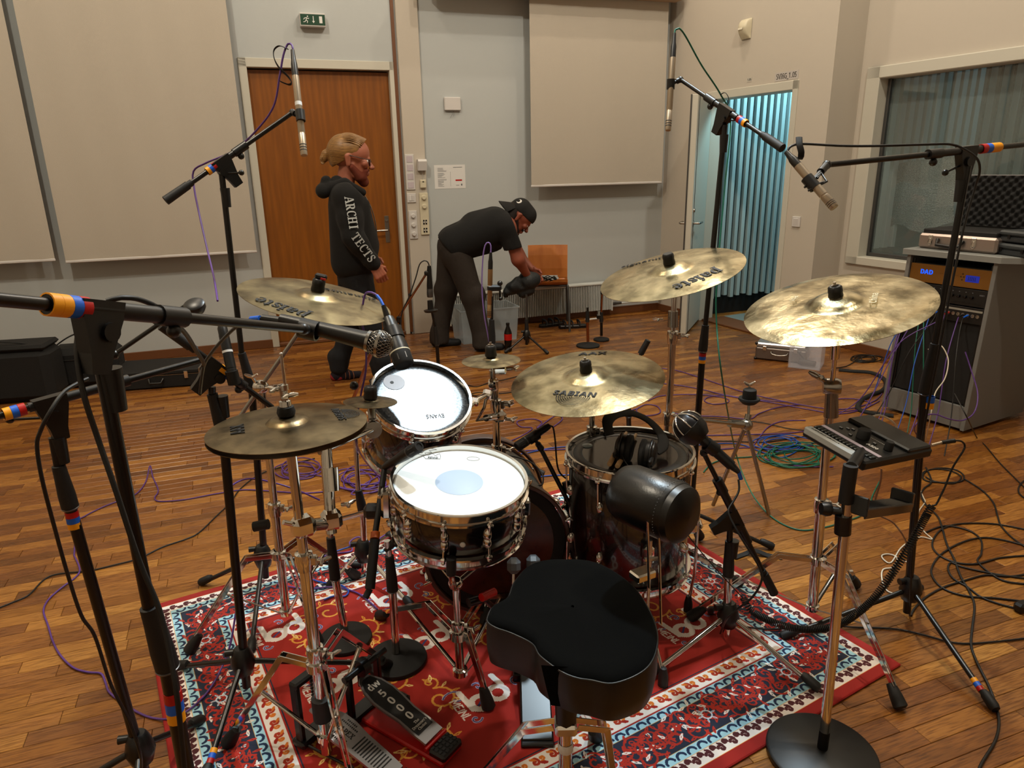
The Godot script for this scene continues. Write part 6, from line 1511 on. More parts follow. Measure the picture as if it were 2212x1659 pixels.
	# the mixer itself: a sloping slab with keys, knobs and a strip of white tape
	# corners from the picture at their heights
	var c0 := dp(1738, 925, 1.90); var c1 := dp(1872, 1002, 1.74); var c2 := dp(2017, 970, 1.86); var c3 := dp(1876, 892, 2.02)
	var ux := (c1 - c0).normalized(); var uz := (c1 - c2); uz = (uz - ux * uz.dot(ux)).normalized(); var uy := uz.cross(ux).normalized()
	if uy.y < 0: uy = -uy
	var w := c0.distance_to(c1); var dp_ := c1.distance_to(c2)
	var mx := Transform3D(Basis(ux, uy, ux.cross(uy)), (c0 + c1 + c2 + c3) / 4)
	var zs := 1.0 if mx.basis.z.dot(c1 - c2) > 0 else -1.0
	o = thing("monitor_mixer", "black personal monitor mixer with white taped front edge", "mixer", mx)
	s = Sh.new(); s.box(T(0, -0.014, 0), Vector3(w, 0.026, dp_), 0.005); obj("case", s, mat(Color(0.025, 0.03, 0.033), 0.45), o)
	s = Sh.new(); s.box(T(0, 0.003, -zs * dp_ * 0.30), Vector3(w * 0.98, 0.012, dp_ * 0.34), 0.004); obj("raised_back", s, mat(Color(0.025, 0.03, 0.033), 0.4), o)
	s = Sh.new(); s.box(T(-w * 0.08, -0.006, zs * dp_ * 0.49), Vector3(w * 0.80, 0.022, 0.012), 0.004); s.box(T(-w * 0.08, 0.0008, zs * dp_ * 0.455), Vector3(w * 0.80, 0.0016, dp_ * 0.09)); obj("white_tape", s, mat(Color(0.62, 0.63, 0.62), 0.55), o)
	s = Sh.new()
	for i in 26: s.tube([Vector3(-w * 0.42 + i * w * 0.018, 0.002, zs * dp_ * (0.475 + 0.02 * rng.randf())), Vector3(-w * 0.42 + i * w * 0.018 + 0.003 * rng.randf(), 0.002, zs * dp_ * (0.43 + 0.02 * rng.randf()))], 0.0006, 4)
	obj("handwriting", s, M.ink, o)
	s = Sh.new(); s.box(T(0, 0.0005, zs * dp_ * 0.255), Vector3(w * 0.92, 0.0014, dp_ * 0.045)); obj("name_strip", s, mat(Color(0.74, 0.70, 0.76), 0.4), o)
	for i in 16:
		s = Sh.new(); s.box(T(-w * 0.44 + i * w * 0.0587, 0.001, zs * dp_ * 0.35), Vector3(w * 0.044, 0.005, dp_ * 0.075), 0.0015); obj("key", s, mat(Color(0.07, 0.10, 0.10), 0.45) if i == 0 else (o.get_child(o.get_child_count() - 1) as MeshInstance3D).material_override, o)
	for q in [[-0.02, 0.06, 0.017, 0.024], [0.33, 0.02, 0.011, 0.022]]:
		s = Sh.new(); s.lathe([Vector2(q[2], 0), Vector2(q[2] * 0.96, q[3] * 0.9), Vector2(q[2] * 0.85, q[3]), Vector2(0, q[3])], T(w * q[0], 0, zs * dp_ * q[1]), 22); obj("knob", s, M.black_matte, o)
	for q in [[-0.33, 0.10], [-0.28, 0.04], [-0.24, 0.0], [0.16, 0.05], [-0.13, 0.14]]:
		s = Sh.new(); s.box(T(w * q[0], 0.001, zs * dp_ * q[1]), Vector3(0.010, 0.004, 0.006), 0.001); obj("button", s, M.grey_metal, o)
	s = Sh.new()
	for i in 10: s.box(T(w * (0.02 + i * 0.022), 0.0004, zs * dp_ * -0.03), Vector3(0.0016, 0.0008, 0.002))
	tag(obj("scale_dots", s, M.white, o), "", "", "", "stuff")
	words("A320", 0.014, M.white, o, Transform3D(DOWN if zs > 0 else DOWN.rotated(Vector3.UP, PI), Vector3(w * 0.22, 0.001, zs * dp_ * 0.14)), "Droid Sans", true)
	s = Sh.new(); s.rod(Vector3(0, -0.028, 0), mx.affine_inverse() * over(1838, 1010, b), 0.014); s.box(T(0, -0.032, 0), Vector3(0.07, 0.010, 0.07), 0.003); obj("bracket", s, M.black, o)
# ---- people: skeletons of tapered capsules joined smoothly, meshed as surface nets
func skin_mesh(bones: Array, cell: float, k: float, cuts := [], into: Sh = null) -> Sh:
	var lo := Vector3.INF; var hi := -Vector3.INF
	for b in bones:
		var r := maxf(b[2], b[3]) + cell * 2 + k * 0.3
		lo = lo.min(b[0] - Vector3.ONE * r).min(b[1] - Vector3.ONE * r); hi = hi.max(b[0] + Vector3.ONE * r).max(b[1] + Vector3.ONE * r)
	var nx := int((hi.x - lo.x) / cell) + 2; var ny := int((hi.y - lo.y) / cell) + 2; var nz := int((hi.z - lo.z) / cell) + 2
	var g := PackedFloat32Array(); g.resize(nx * ny * nz); g.fill(9.0)
	for b in bones:
		var a: Vector3 = b[0]; var e: Vector3 = b[1]; var ra: float = b[2]; var rb: float = b[3]
		var sq: Vector3 = b[4] if b.size() > 4 else Vector3.ONE
		var minus: bool = b.size() > 5 and b[5]
		var R := maxf(ra, rb) * maxf(1.0, maxf(sq.x, maxf(sq.y, sq.z))) + cell * 2.5 + k
		var p0 := ((a.min(e) - Vector3.ONE * R - lo) / cell).max(Vector3.ZERO); var p1 := ((a.max(e) + Vector3.ONE * R - lo) / cell).min(Vector3(nx - 1, ny - 1, nz - 1))
		var inv := Vector3.ONE / sq
		var ab := (e - a) * inv; var l2 := maxf(ab.length_squared(), 1e-9)
		for z in range(int(p0.z), int(p1.z) + 1):
			for y in range(int(p0.y), int(p1.y) + 1):
				var row := (z * ny + y) * nx
				for x in range(int(p0.x), int(p1.x) + 1):
					var q := (lo + Vector3(x, y, z) * cell - a) * inv
					var t := clampf(q.dot(ab) / l2, 0.0, 1.0)
					var d := (q - ab * t).length() - (ra + (rb - ra) * t)
					var i := row + x
					var o := g[i]
					if minus:
						var h0 := clampf(0.5 - 0.5 * (o + d) / k, 0.0, 1.0); g[i] = lerpf(o, -d, h0) + k * h0 * (1.0 - h0)
					else:
						var h := clampf(0.5 + 0.5 * (o - d) / k, 0.0, 1.0); g[i] = lerpf(o, d, h) - k * h * (1.0 - h)
	for c in cuts:
		for z in nz:
			for y in ny:
				for x in nx:
					var i := (z * ny + y) * nx + x
					if g[i] < 0.2: g[i] = maxf(g[i], (lo + Vector3(x, y, z) * cell - c[0]).dot(c[1]))
	var vid := PackedInt32Array(); vid.resize(nx * ny * nz); vid.fill(-1)
	var vs := PackedVector3Array(); var ns := PackedVector3Array()
	var step := [1, nx, nx * ny]
	var corner := [0, 1, nx, nx + 1, nx * ny, nx * ny + 1, nx * ny + nx, nx * ny + nx + 1]
	var edges := [[0, 1], [2, 3], [4, 5], [6, 7], [0, 2], [1, 3], [4, 6], [5, 7], [0, 4], [1, 5], [2, 6], [3, 7]]
	for z in nz - 1:
		for y in ny - 1:
			for x in nx - 1:
				var i := (z * ny + y) * nx + x
				if g[i] > 2.5 * cell or g[i] < -2.5 * cell: continue
				var s := 0
				for c in 8:
					if g[i + corner[c]] < 0: s += 1
				if s == 0 or s == 8: continue
				var sum := Vector3.ZERO; var n := 0
				for e in edges:
					var va := g[i + corner[e[0]]]; var vb := g[i + corner[e[1]]]
					if (va < 0) != (vb < 0):
						var t := va / (va - vb); var c0: int = e[0]; var c1: int = e[1]
						sum += Vector3(c0 & 1, (c0 >> 1) & 1, c0 >> 2).lerp(Vector3(c1 & 1, (c1 >> 1) & 1, c1 >> 2), t); n += 1
				vid[i] = vs.size()
				vs.append(lo + (Vector3(x, y, z) + sum / n) * cell)
				var gr := Vector3(g[i + corner[1]] + g[i + corner[3]] + g[i + corner[5]] + g[i + corner[7]] - g[i] - g[i + corner[2]] - g[i + corner[4]] - g[i + corner[6]], g[i + corner[2]] + g[i + corner[3]] + g[i + corner[6]] + g[i + corner[7]] - g[i] - g[i + corner[1]] - g[i + corner[4]] - g[i + corner[5]], g[i + corner[4]] + g[i + corner[5]] + g[i + corner[6]] + g[i + corner[7]] - g[i] - g[i + corner[1]] - g[i + corner[2]] - g[i + corner[3]])
				ns.append(gr.normalized())
	var out := into if into != null else Sh.new()
	for z in range(1, nz - 1):
		for y in range(1, ny - 1):
			for x in range(1, nx - 1):
				var i := (z * ny + y) * nx + x
				if absf(g[i]) > 3 * cell: continue
				for ax in 3:
					if (g[i] < 0) == (g[i + step[ax]] < 0): continue
					var u: int = step[(ax + 1) % 3]; var w: int = step[(ax + 2) % 3]
					var q := [vid[i], vid[i - u], vid[i - u - w], vid[i - w]]
					if q.min() < 0: continue
					out.quad(vs[q[0]], vs[q[1]], vs[q[2]], vs[q[3]], ns[q[0]], ns[q[1]], ns[q[2]], ns[q[3]])
	return out
# head in its own axes: x forward, y up; returns capsules
func head_bones(f: Transform3D, s := 1.0) -> Array:
	var o := []
	var add := func(a: Vector3, b: Vector3, r0: float, r1: float, sq := Vector3.ONE, minus := false): o.append([f * (a * s), f * (b * s), r0 * s, r1 * s, sq, minus])
	add.call(Vector3(-0.028, 0.035, 0), Vector3(0.030, 0.040, 0), 0.083, 0.078)
	add.call(Vector3(0.045, 0.0, 0), Vector3(0.050, -0.045, 0), 0.058, 0.050)
	add.call(Vector3(0.035, -0.075, 0.028), Vector3(0.074, -0.092, 0.010), 0.026, 0.024); add.call(Vector3(0.035, -0.075, -0.028), Vector3(0.074, -0.092, -0.010), 0.026, 0.024)
	add.call(Vector3(0.010, -0.03, 0.045), Vector3(0.035, -0.075, 0.036), 0.026, 0.022); add.call(Vector3(0.010, -0.03, -0.045), Vector3(0.035, -0.075, -0.036), 0.026, 0.022)
	add.call(Vector3(0.102, 0.016, 0.025), Vector3(0.102, 0.016, -0.025), 0.011, 0.011)
	add.call(Vector3(0.104, 0.004, 0), Vector3(0.130, -0.028, 0), 0.008, 0.0115); add.call(Vector3(0.118, -0.031, 0.010), Vector3(0.118, -0.031, -0.010), 0.009, 0.009)
	add.call(Vector3(0.106, -0.058, 0.014), Vector3(0.106, -0.058, -0.014), 0.008, 0.008); add.call(Vector3(0.103, -0.069, 0.012), Vector3(0.103, -0.069, -0.012), 0.009, 0.009)
	add.call(Vector3(0.082, -0.012, 0.046), Vector3(0.088, -0.02, 0.040), 0.020, 0.018); add.call(Vector3(0.082, -0.012, -0.046), Vector3(0.088, -0.02, -0.040), 0.020, 0.018)
	for q in [-1.0, 1.0]:
		add.call(Vector3(-0.012, 0.016, 0.084 * q), Vector3(-0.008, -0.026, 0.080 * q), 0.014, 0.010, Vector3(1.25, 1.1, 0.55))
		add.call(Vector3(0.0, 0.016, 0.092 * q), Vector3(0.0, -0.008, 0.092 * q), 0.006, 0.005, Vector3.ONE, true)
		add.call(Vector3(0.112, 0.000, 0.031 * q), Vector3(0.112, 0.0, 0.036 * q), 0.010, 0.010, Vector3.ONE, true)
	return o
func eyes(o: Node3D, f: Transform3D, s: float, lid: Material):
	for q in [-1.0, 1.0]:
		var e := Sh.new(); e.ball(f * (Vector3(0.092, 0.001, 0.032 * q) * s), 0.0115 * s, 12); obj("eye", e, M.white, o)
		e = Sh.new(); e.ball(f * (Vector3(0.1005, 0.001, 0.033 * q) * s), 0.0045 * s, 8); obj("iris", e, M.ink, o)
# wrist at p; dir points to the fingers, nrm out of the back of the hand, thumb side th
func hand_bones(p: Vector3, dir: Vector3, nrm: Vector3, th: Vector3, curl: float) -> Array:
	var o := []; dir = dir.normalized(); th = (th - dir * th.dot(dir)).normalized(); nrm = dir.cross(th).normalized() * (1.0 if dir.cross(th).dot(nrm) > 0 else -1.0)
	for i in 4:
		var z := 0.030 - 0.020 * i
		o.append([p + th * z * 0.7, p + dir * 0.082 + th * z, 0.017, 0.0145])
	var L := [0.042, 0.047, 0.044, 0.034]
	for i in 4:
		var z := 0.030 - 0.020 * i
		var a := p + dir * 0.088 + th * z; var ang := curl * (0.55 + 0.08 * i)
		var l: float = L[i]
		for k in 3:
			var d := (dir * cos(ang) - nrm * sin(ang))
			var b := a + d * l
			o.append([a, b, 0.0093 - 0.0008 * k, 0.0087 - 0.0008 * k]); a = b; ang += curl * 0.95; l *= 0.68
	var t0 := p + dir * 0.022 + th * 0.026; var t1 := t0 + (dir * 0.6 + th * 0.65 - nrm * 0.35).normalized() * 0.042; var t2 := t1 + (dir * 0.85 + th * 0.1 - nrm * 0.5 * curl).normalized() * 0.032
	o.append([t0, t1, 0.014, 0.011]); o.append([t1, t2, 0.0105, 0.009])
	return o
func band_people():
	M.skin = mat(Color(0.62, 0.37, 0.28), 0.55, 0.0, {"subsurf_scatter_enabled": true, "subsurf_scatter_strength": 0.12})
	M.hoodie = bump(mat(Color(0.016, 0.019, 0.023), 0.95, 0.0, {"rim_enabled": true, "rim": 0.08, "rim_tint": 0.5}), 0.06, 0.05, 9.0)
	M.jeans = bump(mat(Color(0.025, 0.042, 0.070), 0.9), 0.08, 0.05, 9.0)
	M.hair = mat(Color(1, 1, 1), 0.45); M.hair.albedo_texture = noise_tex(0.02, Color(0.36, 0.24, 0.11), Color(0.66, 0.50, 0.28), 51, 256, 256); M.hair.uv1_triplanar = true; M.hair.uv1_scale = Vector3(3, 26, 14)
	M.beard = bump(mat(Color(0.42, 0.16, 0.06), 0.8), 0.12, 0.25, 16.0)
	var s: Sh
	# --- standing man in profile
	var base := fl(760, 826)
	var fw := Vector3(0.974, 0, -0.225).normalized()
	var o := thing("person", "man with blond bun and beard in black hoodie standing before the door", "person", Transform3D(Basis(fw, Vector3.UP, fw.cross(Vector3.UP)), base))
	var hs := 1.20
	var hf := Transform3D(Basis(Vector3.BACK, -0.14), Vector3(0.118, 1.575, 0))
	var sh := [Vector3(0.075, 1.335, 0.175), Vector3(0.075, 1.335, -0.175)]; var el := [Vector3(0.095, 1.085, 0.245), Vector3(0.085, 1.085, -0.245)]; var wr := [Vector3(0.215, 0.892, 0.235), Vector3(0.215, 0.90, -0.225)]
	var hip := [Vector3(0.10, 0.82, 0.085), Vector3(0.075, 0.82, -0.085)]; var kn := [Vector3(0.165, 0.44, 0.10), Vector3(0.030, 0.44, -0.09)]; var an := [Vector3(0.215, 0.075, 0.11), Vector3(-0.085, 0.075, -0.10)]
	var bones := [[Vector3(0.085, 0.88, 0.05), Vector3(0.085, 1.28, 0.07), 0.11, 0.11], [Vector3(0.085, 0.88, -0.05), Vector3(0.085, 1.28, -0.07), 0.11, 0.11], [Vector3(0.07, 1.38, 0), hf * Vector3(-0.01, -0.02, 0), 0.062, 0.056]]
	for q in 2:
		bones += [[sh[q], el[q], 0.052, 0.042], [el[q], wr[q], 0.040, 0.027], [hip[q], kn[q], 0.078, 0.056], [kn[q], an[q], 0.052, 0.036], [an[q] + Vector3(-0.03, -0.045, 0), an[q] + Vector3(0.145, -0.052, 0.01 - 0.02 * q), 0.028, 0.022], [an[q], an[q] + Vector3(-0.035, -0.04, 0), 0.034, 0.03]]
	var body := skin_mesh(bones, 0.013, 0.03)
	skin_mesh(head_bones(hf, hs), 0.0048, 0.012, [], body)
	var hd := [Vector3(0.45, -0.85, 0.05), Vector3(0.45, -0.85, -0.05)]
	for q in 2: skin_mesh(hand_bones(wr[q] + hd[q].normalized() * 0.01, hd[q], Vector3(0.3, 0.1, 1 - 2 * q), Vector3(0.8, 0.5, -0.2 + 0.4 * q), 1.0), 0.0042, 0.006, [], body)
	obj("body", body, M.skin, o)
	eyes(o, hf, hs, M.skin)
	# hair: swept back cap, bun, and strands
	var H := func(a: Vector3) -> Vector3: return hf * (a * hs)
	s = skin_mesh([[H.call(Vector3(-0.036, 0.046, 0)), H.call(Vector3(0.020, 0.058, 0)), 0.090 * hs, 0.080 * hs], [H.call(Vector3(-0.05, 0.0, 0)), H.call(Vector3(-0.05, 0.03, 0)), 0.068 * hs, 0.078 * hs], [H.call(Vector3(-0.13, 0.012, 0)), H.call(Vector3(-0.142, -0.012, 0)), 0.026 * hs, 0.022 * hs], [H.call(Vector3(-0.105, 0.022, 0)), H.call(Vector3(-0.13, 0.015, 0)), 0.022 * hs, 0.018 * hs]], 0.006, 0.016, [[H.call(Vector3(0.050, 0.075, 0)), (hf.basis * Vector3(0.92, -0.38, 0))], [H.call(Vector3(0.0, -0.040, 0)), hf.basis * Vector3(0.25, -0.95, 0)], [H.call(Vector3(-0.015, 0.0, 0)), hf.basis * Vector3(0.55, -0.83, 0)]])
	var hair := obj("hair", s, M.hair, o)
	s = Sh.new()
	for i in 26:
		var zz := -0.078 + 0.156 * i / 25.0; var w := sqrt(maxf(0.05, 1 - pow(zz / 0.088, 2)))
		s.tube(curve([H.call(Vector3(0.055 * w + 0.03, 0.085 * w + 0.035, zz * 0.9)), H.call(Vector3(-0.005, 0.05 + 0.092 * w, zz)), H.call(Vector3(-0.075, 0.045 + 0.07 * w, zz * 0.85)), H.call(Vector3(-0.112, 0.03, zz * 0.2))], 0.015), 0.0042, 5)
	for i in 12:
		var a := TAU * i / 12
		s.tube(curve([H.call(Vector3(-0.12 + 0.02 * cos(a), 0.01 + 0.024 * sin(a), 0.02 * cos(a * 2))), H.call(Vector3(-0.15, -0.005, 0.022 * sin(a))), H.call(Vector3(-0.145 + 0.01 * sin(a), -0.035 - 0.008 * cos(a), 0.015 * cos(a)))], 0.01), 0.004, 5)
	tag(obj("strands", s, M.hair, hair), "", "", "", "stuff")
	s = Sh.new(); s.tube(range(17).map(func(i): return H.call(Vector3(-0.118, 0.016 + 0.020 * cos(TAU * i / 16), 0.020 * sin(TAU * i / 16)))), 0.005, 6); obj("hair_tie", s, M.ink, hair)
	s = skin_mesh([[H.call(Vector3(0.062, -0.085, 0.018)), H.call(Vector3(0.086, -0.112, 0.0)), 0.034 * hs, 0.026 * hs], [H.call(Vector3(0.062, -0.085, -0.018)), H.call(Vector3(0.086, -0.112, 0.0)), 0.034 * hs, 0.026 * hs], [H.call(Vector3(0.012, -0.038, 0.062)), H.call(Vector3(0.055, -0.085, 0.034)), 0.018 * hs, 0.028 * hs], [H.call(Vector3(0.012, -0.038, -0.062)), H.call(Vector3(0.055, -0.085, -0.034)), 0.018 * hs, 0.028 * hs], [H.call(Vector3(0.098, -0.046, 0.026)), H.call(Vector3(0.104, -0.046, -0.026)), 0.011 * hs, 0.011 * hs], [H.call(Vector3(0.090, -0.052, 0.034)), H.call(Vector3(0.082, -0.085, 0.026)), 0.014 * hs, 0.018 * hs], [H.call(Vector3(0.090, -0.052, -0.034)), H.call(Vector3(0.082, -0.085, -0.026)), 0.014 * hs, 0.018 * hs], [H.call(Vector3(0.108, -0.063, 0.014)), H.call(Vector3(0.108, -0.063, -0.014)), 0.010 * hs, 0.010 * hs, Vector3.ONE, true]], 0.005, 0.014)
	obj("beard", s, M.beard, o)
	s = Sh.new()
	for q in [-1.0, 1.0]:
		s.tube([H.call(Vector3(-0.005, 0.022, 0.086 * q)), H.call(Vector3(0.05, 0.016, 0.080 * q)), H.call(Vector3(0.108, 0.010, 0.062 * q))], 0.0026, 6)
		s.tube(range(15).map(func(i): return H.call(Vector3(0.116 - 0.006 * absf(cos(TAU * i / 14)), -0.004 + 0.017 * sin(TAU * i / 14), (0.034 + 0.026 * cos(TAU * i / 14)) * q))), 0.0024, 6)
	s.tube([H.call(Vector3(0.117, 0.002, -0.008)), H.call(Vector3(0.12, 0.006, 0)), H.call(Vector3(0.117, 0.002, 0.008))], 0.0024, 6)
	obj("glasses", s, M.black, o)
	# hoodie
	var hb := [[Vector3(0.088, 0.90, 0.06), Vector3(0.088, 1.27, 0.085), 0.158, 0.140], [Vector3(0.088, 0.90, -0.06), Vector3(0.088, 1.27, -0.085), 0.158, 0.140], [Vector3(0.12, 1.00, 0.0), Vector3(0.10, 1.25, 0.0), 0.155, 0.13],
		[Vector3(0.05, 1.36, 0.09), Vector3(0.05, 1.36, -0.09), 0.085, 0.085], [Vector3(0.02, 1.43, 0.055), Vector3(0.02, 1.43, -0.055), 0.045, 0.045]]
	for q in 2: hb += [[sh[q], el[q], 0.088, 0.070], [el[q], el[q].lerp(wr[q], 0.96), 0.070, 0.048], [sh[q] * Vector3(1, 1, 0.6), sh[q], 0.09, 0.088], [el[q].lerp(wr[q], 0.25) + Vector3(0, 0, 0.01), el[q].lerp(wr[q], 0.3), 0.066, 0.064], [sh[q].lerp(el[q], 0.55), sh[q].lerp(el[q], 0.6), 0.080, 0.078], [el[q].lerp(wr[q], 0.88), el[q].lerp(wr[q], 0.97), 0.050, 0.044]]
	s = skin_mesh(hb, 0.014, 0.03, [[Vector3(0, 0.80, 0), Vector3(0.08, -1, 0)], [Vector3(0.09, 1.44, 0), Vector3(0.72, 0.69, 0)]])
	var hd_ := obj("hoodie", s, M.hoodie, o)
	s = skin_mesh([[Vector3(-0.075, 1.375, 0.10), Vector3(-0.075, 1.375, -0.10), 0.046, 0.046], [Vector3(-0.075, 1.38, 0.08), Vector3(0.07, 1.42, 0.125), 0.045, 0.036], [Vector3(-0.075, 1.38, -0.08), Vector3(0.07, 1.42, -0.125), 0.045, 0.036], [Vector3(0.07, 1.42, 0.125), Vector3(0.185, 1.36, 0.06), 0.036, 0.026], [Vector3(0.07, 1.42, -0.125), Vector3(0.185, 1.36, -0.06), 0.036, 0.026], [Vector3(-0.05, 1.44, 0.07), Vector3(-0.05, 1.44, -0.07), 0.035, 0.035]], 0.010, 0.02)
	obj("hood", s, M.hoodie, hd_)
	s = Sh.new(); s.tube(curve([Vector3(0.192, 1.35, 0.012), Vector3(0.238, 1.25, 0.014), Vector3(0.262, 1.10, 0.012), Vector3(0.255, 0.88, 0.01)], 0.03), 0.004, 5); obj("zip", s, M.steel, hd_)
	s = Sh.new(); s.tube(curve([Vector3(0.165, 1.37, 0.07), Vector3(0.20, 1.27, 0.09), Vector3(0.215, 1.20, 0.09)], 0.02), 0.004, 6); obj("drawstring", s, M.white_cord, hd_)
	var text := "ARCHITECTS"
	for i in text.length():
		var t := 0.10 + i * 0.105
		var p: Vector3; var dirv: Vector3; var rr: float
		if t < 0.62: p = sh[0].lerp(el[0], t / 0.62); dirv = (el[0] - sh[0]).normalized(); rr = lerpf(0.092, 0.078, t / 0.62)
		else: p = el[0].lerp(wr[0], (t - 0.62) / 0.55); dirv = (wr[0] - el[0]).normalized(); rr = lerpf(0.077, 0.058, (t - 0.62) / 0.55)
		var outv := (Vector3(0.10, 0.12, 1) - dirv * Vector3(0.10, 0.12, 1).dot(dirv)).normalized()
		var up := outv.cross(dirv).normalized()
		words(text[i], 0.078, mat(Color(0.66, 0.68, 0.68), 0.7) if i == 0 else (hd_.get_child(hd_.get_child_count() - 1) as MeshInstance3D).material_override, hd_, Transform3D(Basis(dirv, up, outv), p + outv * (rr + 0.012)), "Droid Serif", true, 0.8)
	var jb := [[Vector3(0.088, 0.84, 0.05), Vector3(0.088, 0.80, 0.05), 0.125, 0.12], [Vector3(0.088, 0.84, -0.05), Vector3(0.088, 0.80, -0.05), 0.125, 0.12]]
	for q in 2: jb += [[hip[q], kn[q], 0.108, 0.078], [kn[q], an[q] + Vector3(0, 0.03, 0), 0.076, 0.062], [an[q] + Vector3(0.005, 0.05, 0), an[q] + Vector3(0.0, 0.022, 0), 0.066, 0.062], [an[q] + Vector3(0.01, 0.11, 0.01), an[q] + Vector3(-0.01, 0.10, -0.01), 0.066, 0.068]]
	s = skin_mesh(jb, 0.013, 0.025, [[Vector3(0, 0.88, 0), Vector3.UP], [Vector3(0, 0.052, 0), Vector3.DOWN]])
	obj("jeans", s, M.jeans, o)
	for q in 2:
		s = skin_mesh([[an[q] + Vector3(-0.03, -0.045, 0), an[q] + Vector3(0.145, -0.050, 0.01 - 0.02 * q), 0.036, 0.027], [an[q] + Vector3(0, 0.02, 0), an[q] + Vector3(-0.02, -0.035, 0), 0.044, 0.042], [an[q] + Vector3(0, 0, 0), an[q] + Vector3(0.07, -0.045, 0), 0.040, 0.034]], 0.008, 0.016, [[Vector3(0, 0.004, 0), Vector3.DOWN]])
		var sock := obj("sock", s, mat(Color(0.075, 0.045, 0.10), 0.9), o)
		s = skin_mesh([[an[q] + Vector3(-0.032, -0.045, 0), an[q] + Vector3(-0.004, -0.048, 0), 0.0385, 0.0385]], 0.006, 0.01, [[Vector3(0, 0.003, 0), Vector3.DOWN]]); obj("sock_heel", s, mat(Color(0.55, 0.12, 0.14), 0.9), sock)
		for i in 3:
			s = Sh.new(); var c := an[q] as Vector3 + Vector3(0.035 + 0.03 * i, -0.036 - 0.004 * i, 0.003 * i)
			s.tube(range(15).map(func(k): return c + Vector3(0.01 * sin(TAU * k / 14), (0.042 - 0.004 * i) * cos(TAU * k / 14) * 0.9, (0.042 - 0.003 * i) * sin(TAU * k / 14))), 0.0032, 5); obj("sock_stripe", s, mat(Color(0.50, 0.30, 0.20), 0.9), sock)
	# --- man bending over the chair
	base = fl(1000, 752); fw = Vector3(0.99, 0, -0.10).normalized()
	o = thing("person", "man in black shirt and cap bending down over the plywood chair", "person", Transform3D(Basis(fw, Vector3.UP, fw.cross(Vector3.UP)), base))
	sh = [Vector3(0.40, 1.035, 0.175), Vector3(0.42, 1.02, -0.175)]; el = [Vector3(0.475, 0.775, 0.19), Vector3(0.52, 0.77, -0.16)]; wr = [Vector3(0.565, 0.625, 0.10), Vector3(0.62, 0.66, -0.06)]
	hip = [Vector3(-0.02, 0.83, 0.10), Vector3(-0.06, 0.83, -0.10)]; kn = [Vector3(0.10, 0.44, 0.11), Vector3(-0.125, 0.46, -0.11)]; an = [Vector3(0.165, 0.09, 0.12), Vector3(-0.20, 0.09, -0.11)]
	hs = 1.05
	hf = Transform3D(Basis(Vector3.BACK, -0.85), Vector3(0.505, 1.105, 0.0))
	bones = [[Vector3(-0.02, 0.87, 0.06), Vector3(0.33, 1.03, 0.09), 0.115, 0.125], [Vector3(-0.02, 0.87, -0.06), Vector3(0.33, 1.03, -0.09), 0.115, 0.125], [Vector3(0.38, 1.07, 0), hf * Vector3(-0.02, -0.02, 0), 0.066, 0.06]]
	for q in 2:
		bones += [[sh[q], el[q], 0.060, 0.052], [el[q], wr[q], 0.050, 0.031], [sh[q] * Vector3(1, 1, 0.6), sh[q], 0.075, 0.066], [hip[q], kn[q], 0.085, 0.06], [kn[q], an[q], 0.055, 0.038], [an[q] + Vector3(-0.03, -0.05, 0), an[q] + Vector3(0.15, -0.06, 0), 0.030, 0.024], [an[q], an[q] + Vector3(-0.035, -0.045, 0), 0.036, 0.03]]
	body = skin_mesh(bones, 0.013, 0.03)
	skin_mesh(head_bones(hf, hs), 0.0048, 0.012, [], body)
	for q in 2: skin_mesh(hand_bones(wr[q], Vector3(0.55, -0.8, -0.15 + 0.3 * q), Vector3(0.4, 0.3, 1 - 2 * q), Vector3(0.75, 0.6, -0.3 + 0.6 * q), 0.8), 0.0042, 0.006, [], body)
	obj("body", body, mat(Color(0.52, 0.27, 0.19), 0.6), o)
	eyes(o, hf, hs, M.skin)
	H = func(a: Vector3) -> Vector3: return hf * (a * hs)
	s = skin_mesh([[H.call(Vector3(0.062, -0.085, 0.015)), H.call(Vector3(0.080, -0.098, -0.015)), 0.032, 0.032], [H.call(Vector3(0.0, -0.025, 0.068)), H.call(Vector3(0.055, -0.085, 0.03)), 0.014, 0.028], [H.call(Vector3(0.0, -0.025, -0.068)), H.call(Vector3(0.055, -0.085, -0.03)), 0.014, 0.028], [H.call(Vector3(0.10, -0.046, 0.024)), H.call(Vector3(0.10, -0.046, -0.024)), 0.011, 0.011]], 0.006, 0.014)
	obj("beard", s, mat(Color(0.12, 0.05, 0.03), 0.85), o)
	s = skin_mesh([[H.call(Vector3(-0.04, -0.02, 0)), H.call(Vector3(-0.04, 0.03, 0)), 0.076, 0.086]], 0.007, 0.012, [[H.call(Vector3(0.0, 0.03, 0)), hf.basis * Vector3(0.8, 0.6, 0)], [H.call(Vector3(-0.015, 0.0, 0)), hf.basis * Vector3(1, -0.1, 0)]])
	obj("hair", s, mat(Color(0.08, 0.045, 0.03), 0.8), o)
	s = skin_mesh([[H.call(Vector3(-0.030, 0.052, 0)), H.call(Vector3(0.034, 0.054, 0)), 0.094, 0.088]], 0.006, 0.012, [[H.call(Vector3(0.0, 0.030, 0)), hf.basis * Vector3(0.12, -0.99, 0)]])
	var cap := obj("cap", s, mat(Color(0.012, 0.013, 0.015), 0.85), o)
	var rows := []
	for i in 5:
		var row := []
		for j in 11:
			var a := -1.05 + 2.1 * j / 10.0; var r := 0.096 + 0.018 * i * (1.0 - 0.35 * pow(absf(a), 2.0))
			row.append(H.call(Vector3(-0.028 - r * cos(a) * (1.0 if i > 0 else 0.98), 0.034 - 0.016 * i - 0.012 * absf(a) * 0.5, r * sin(a) * 0.92 / (1.0 + 0.10 * i))))
		rows.append(row)
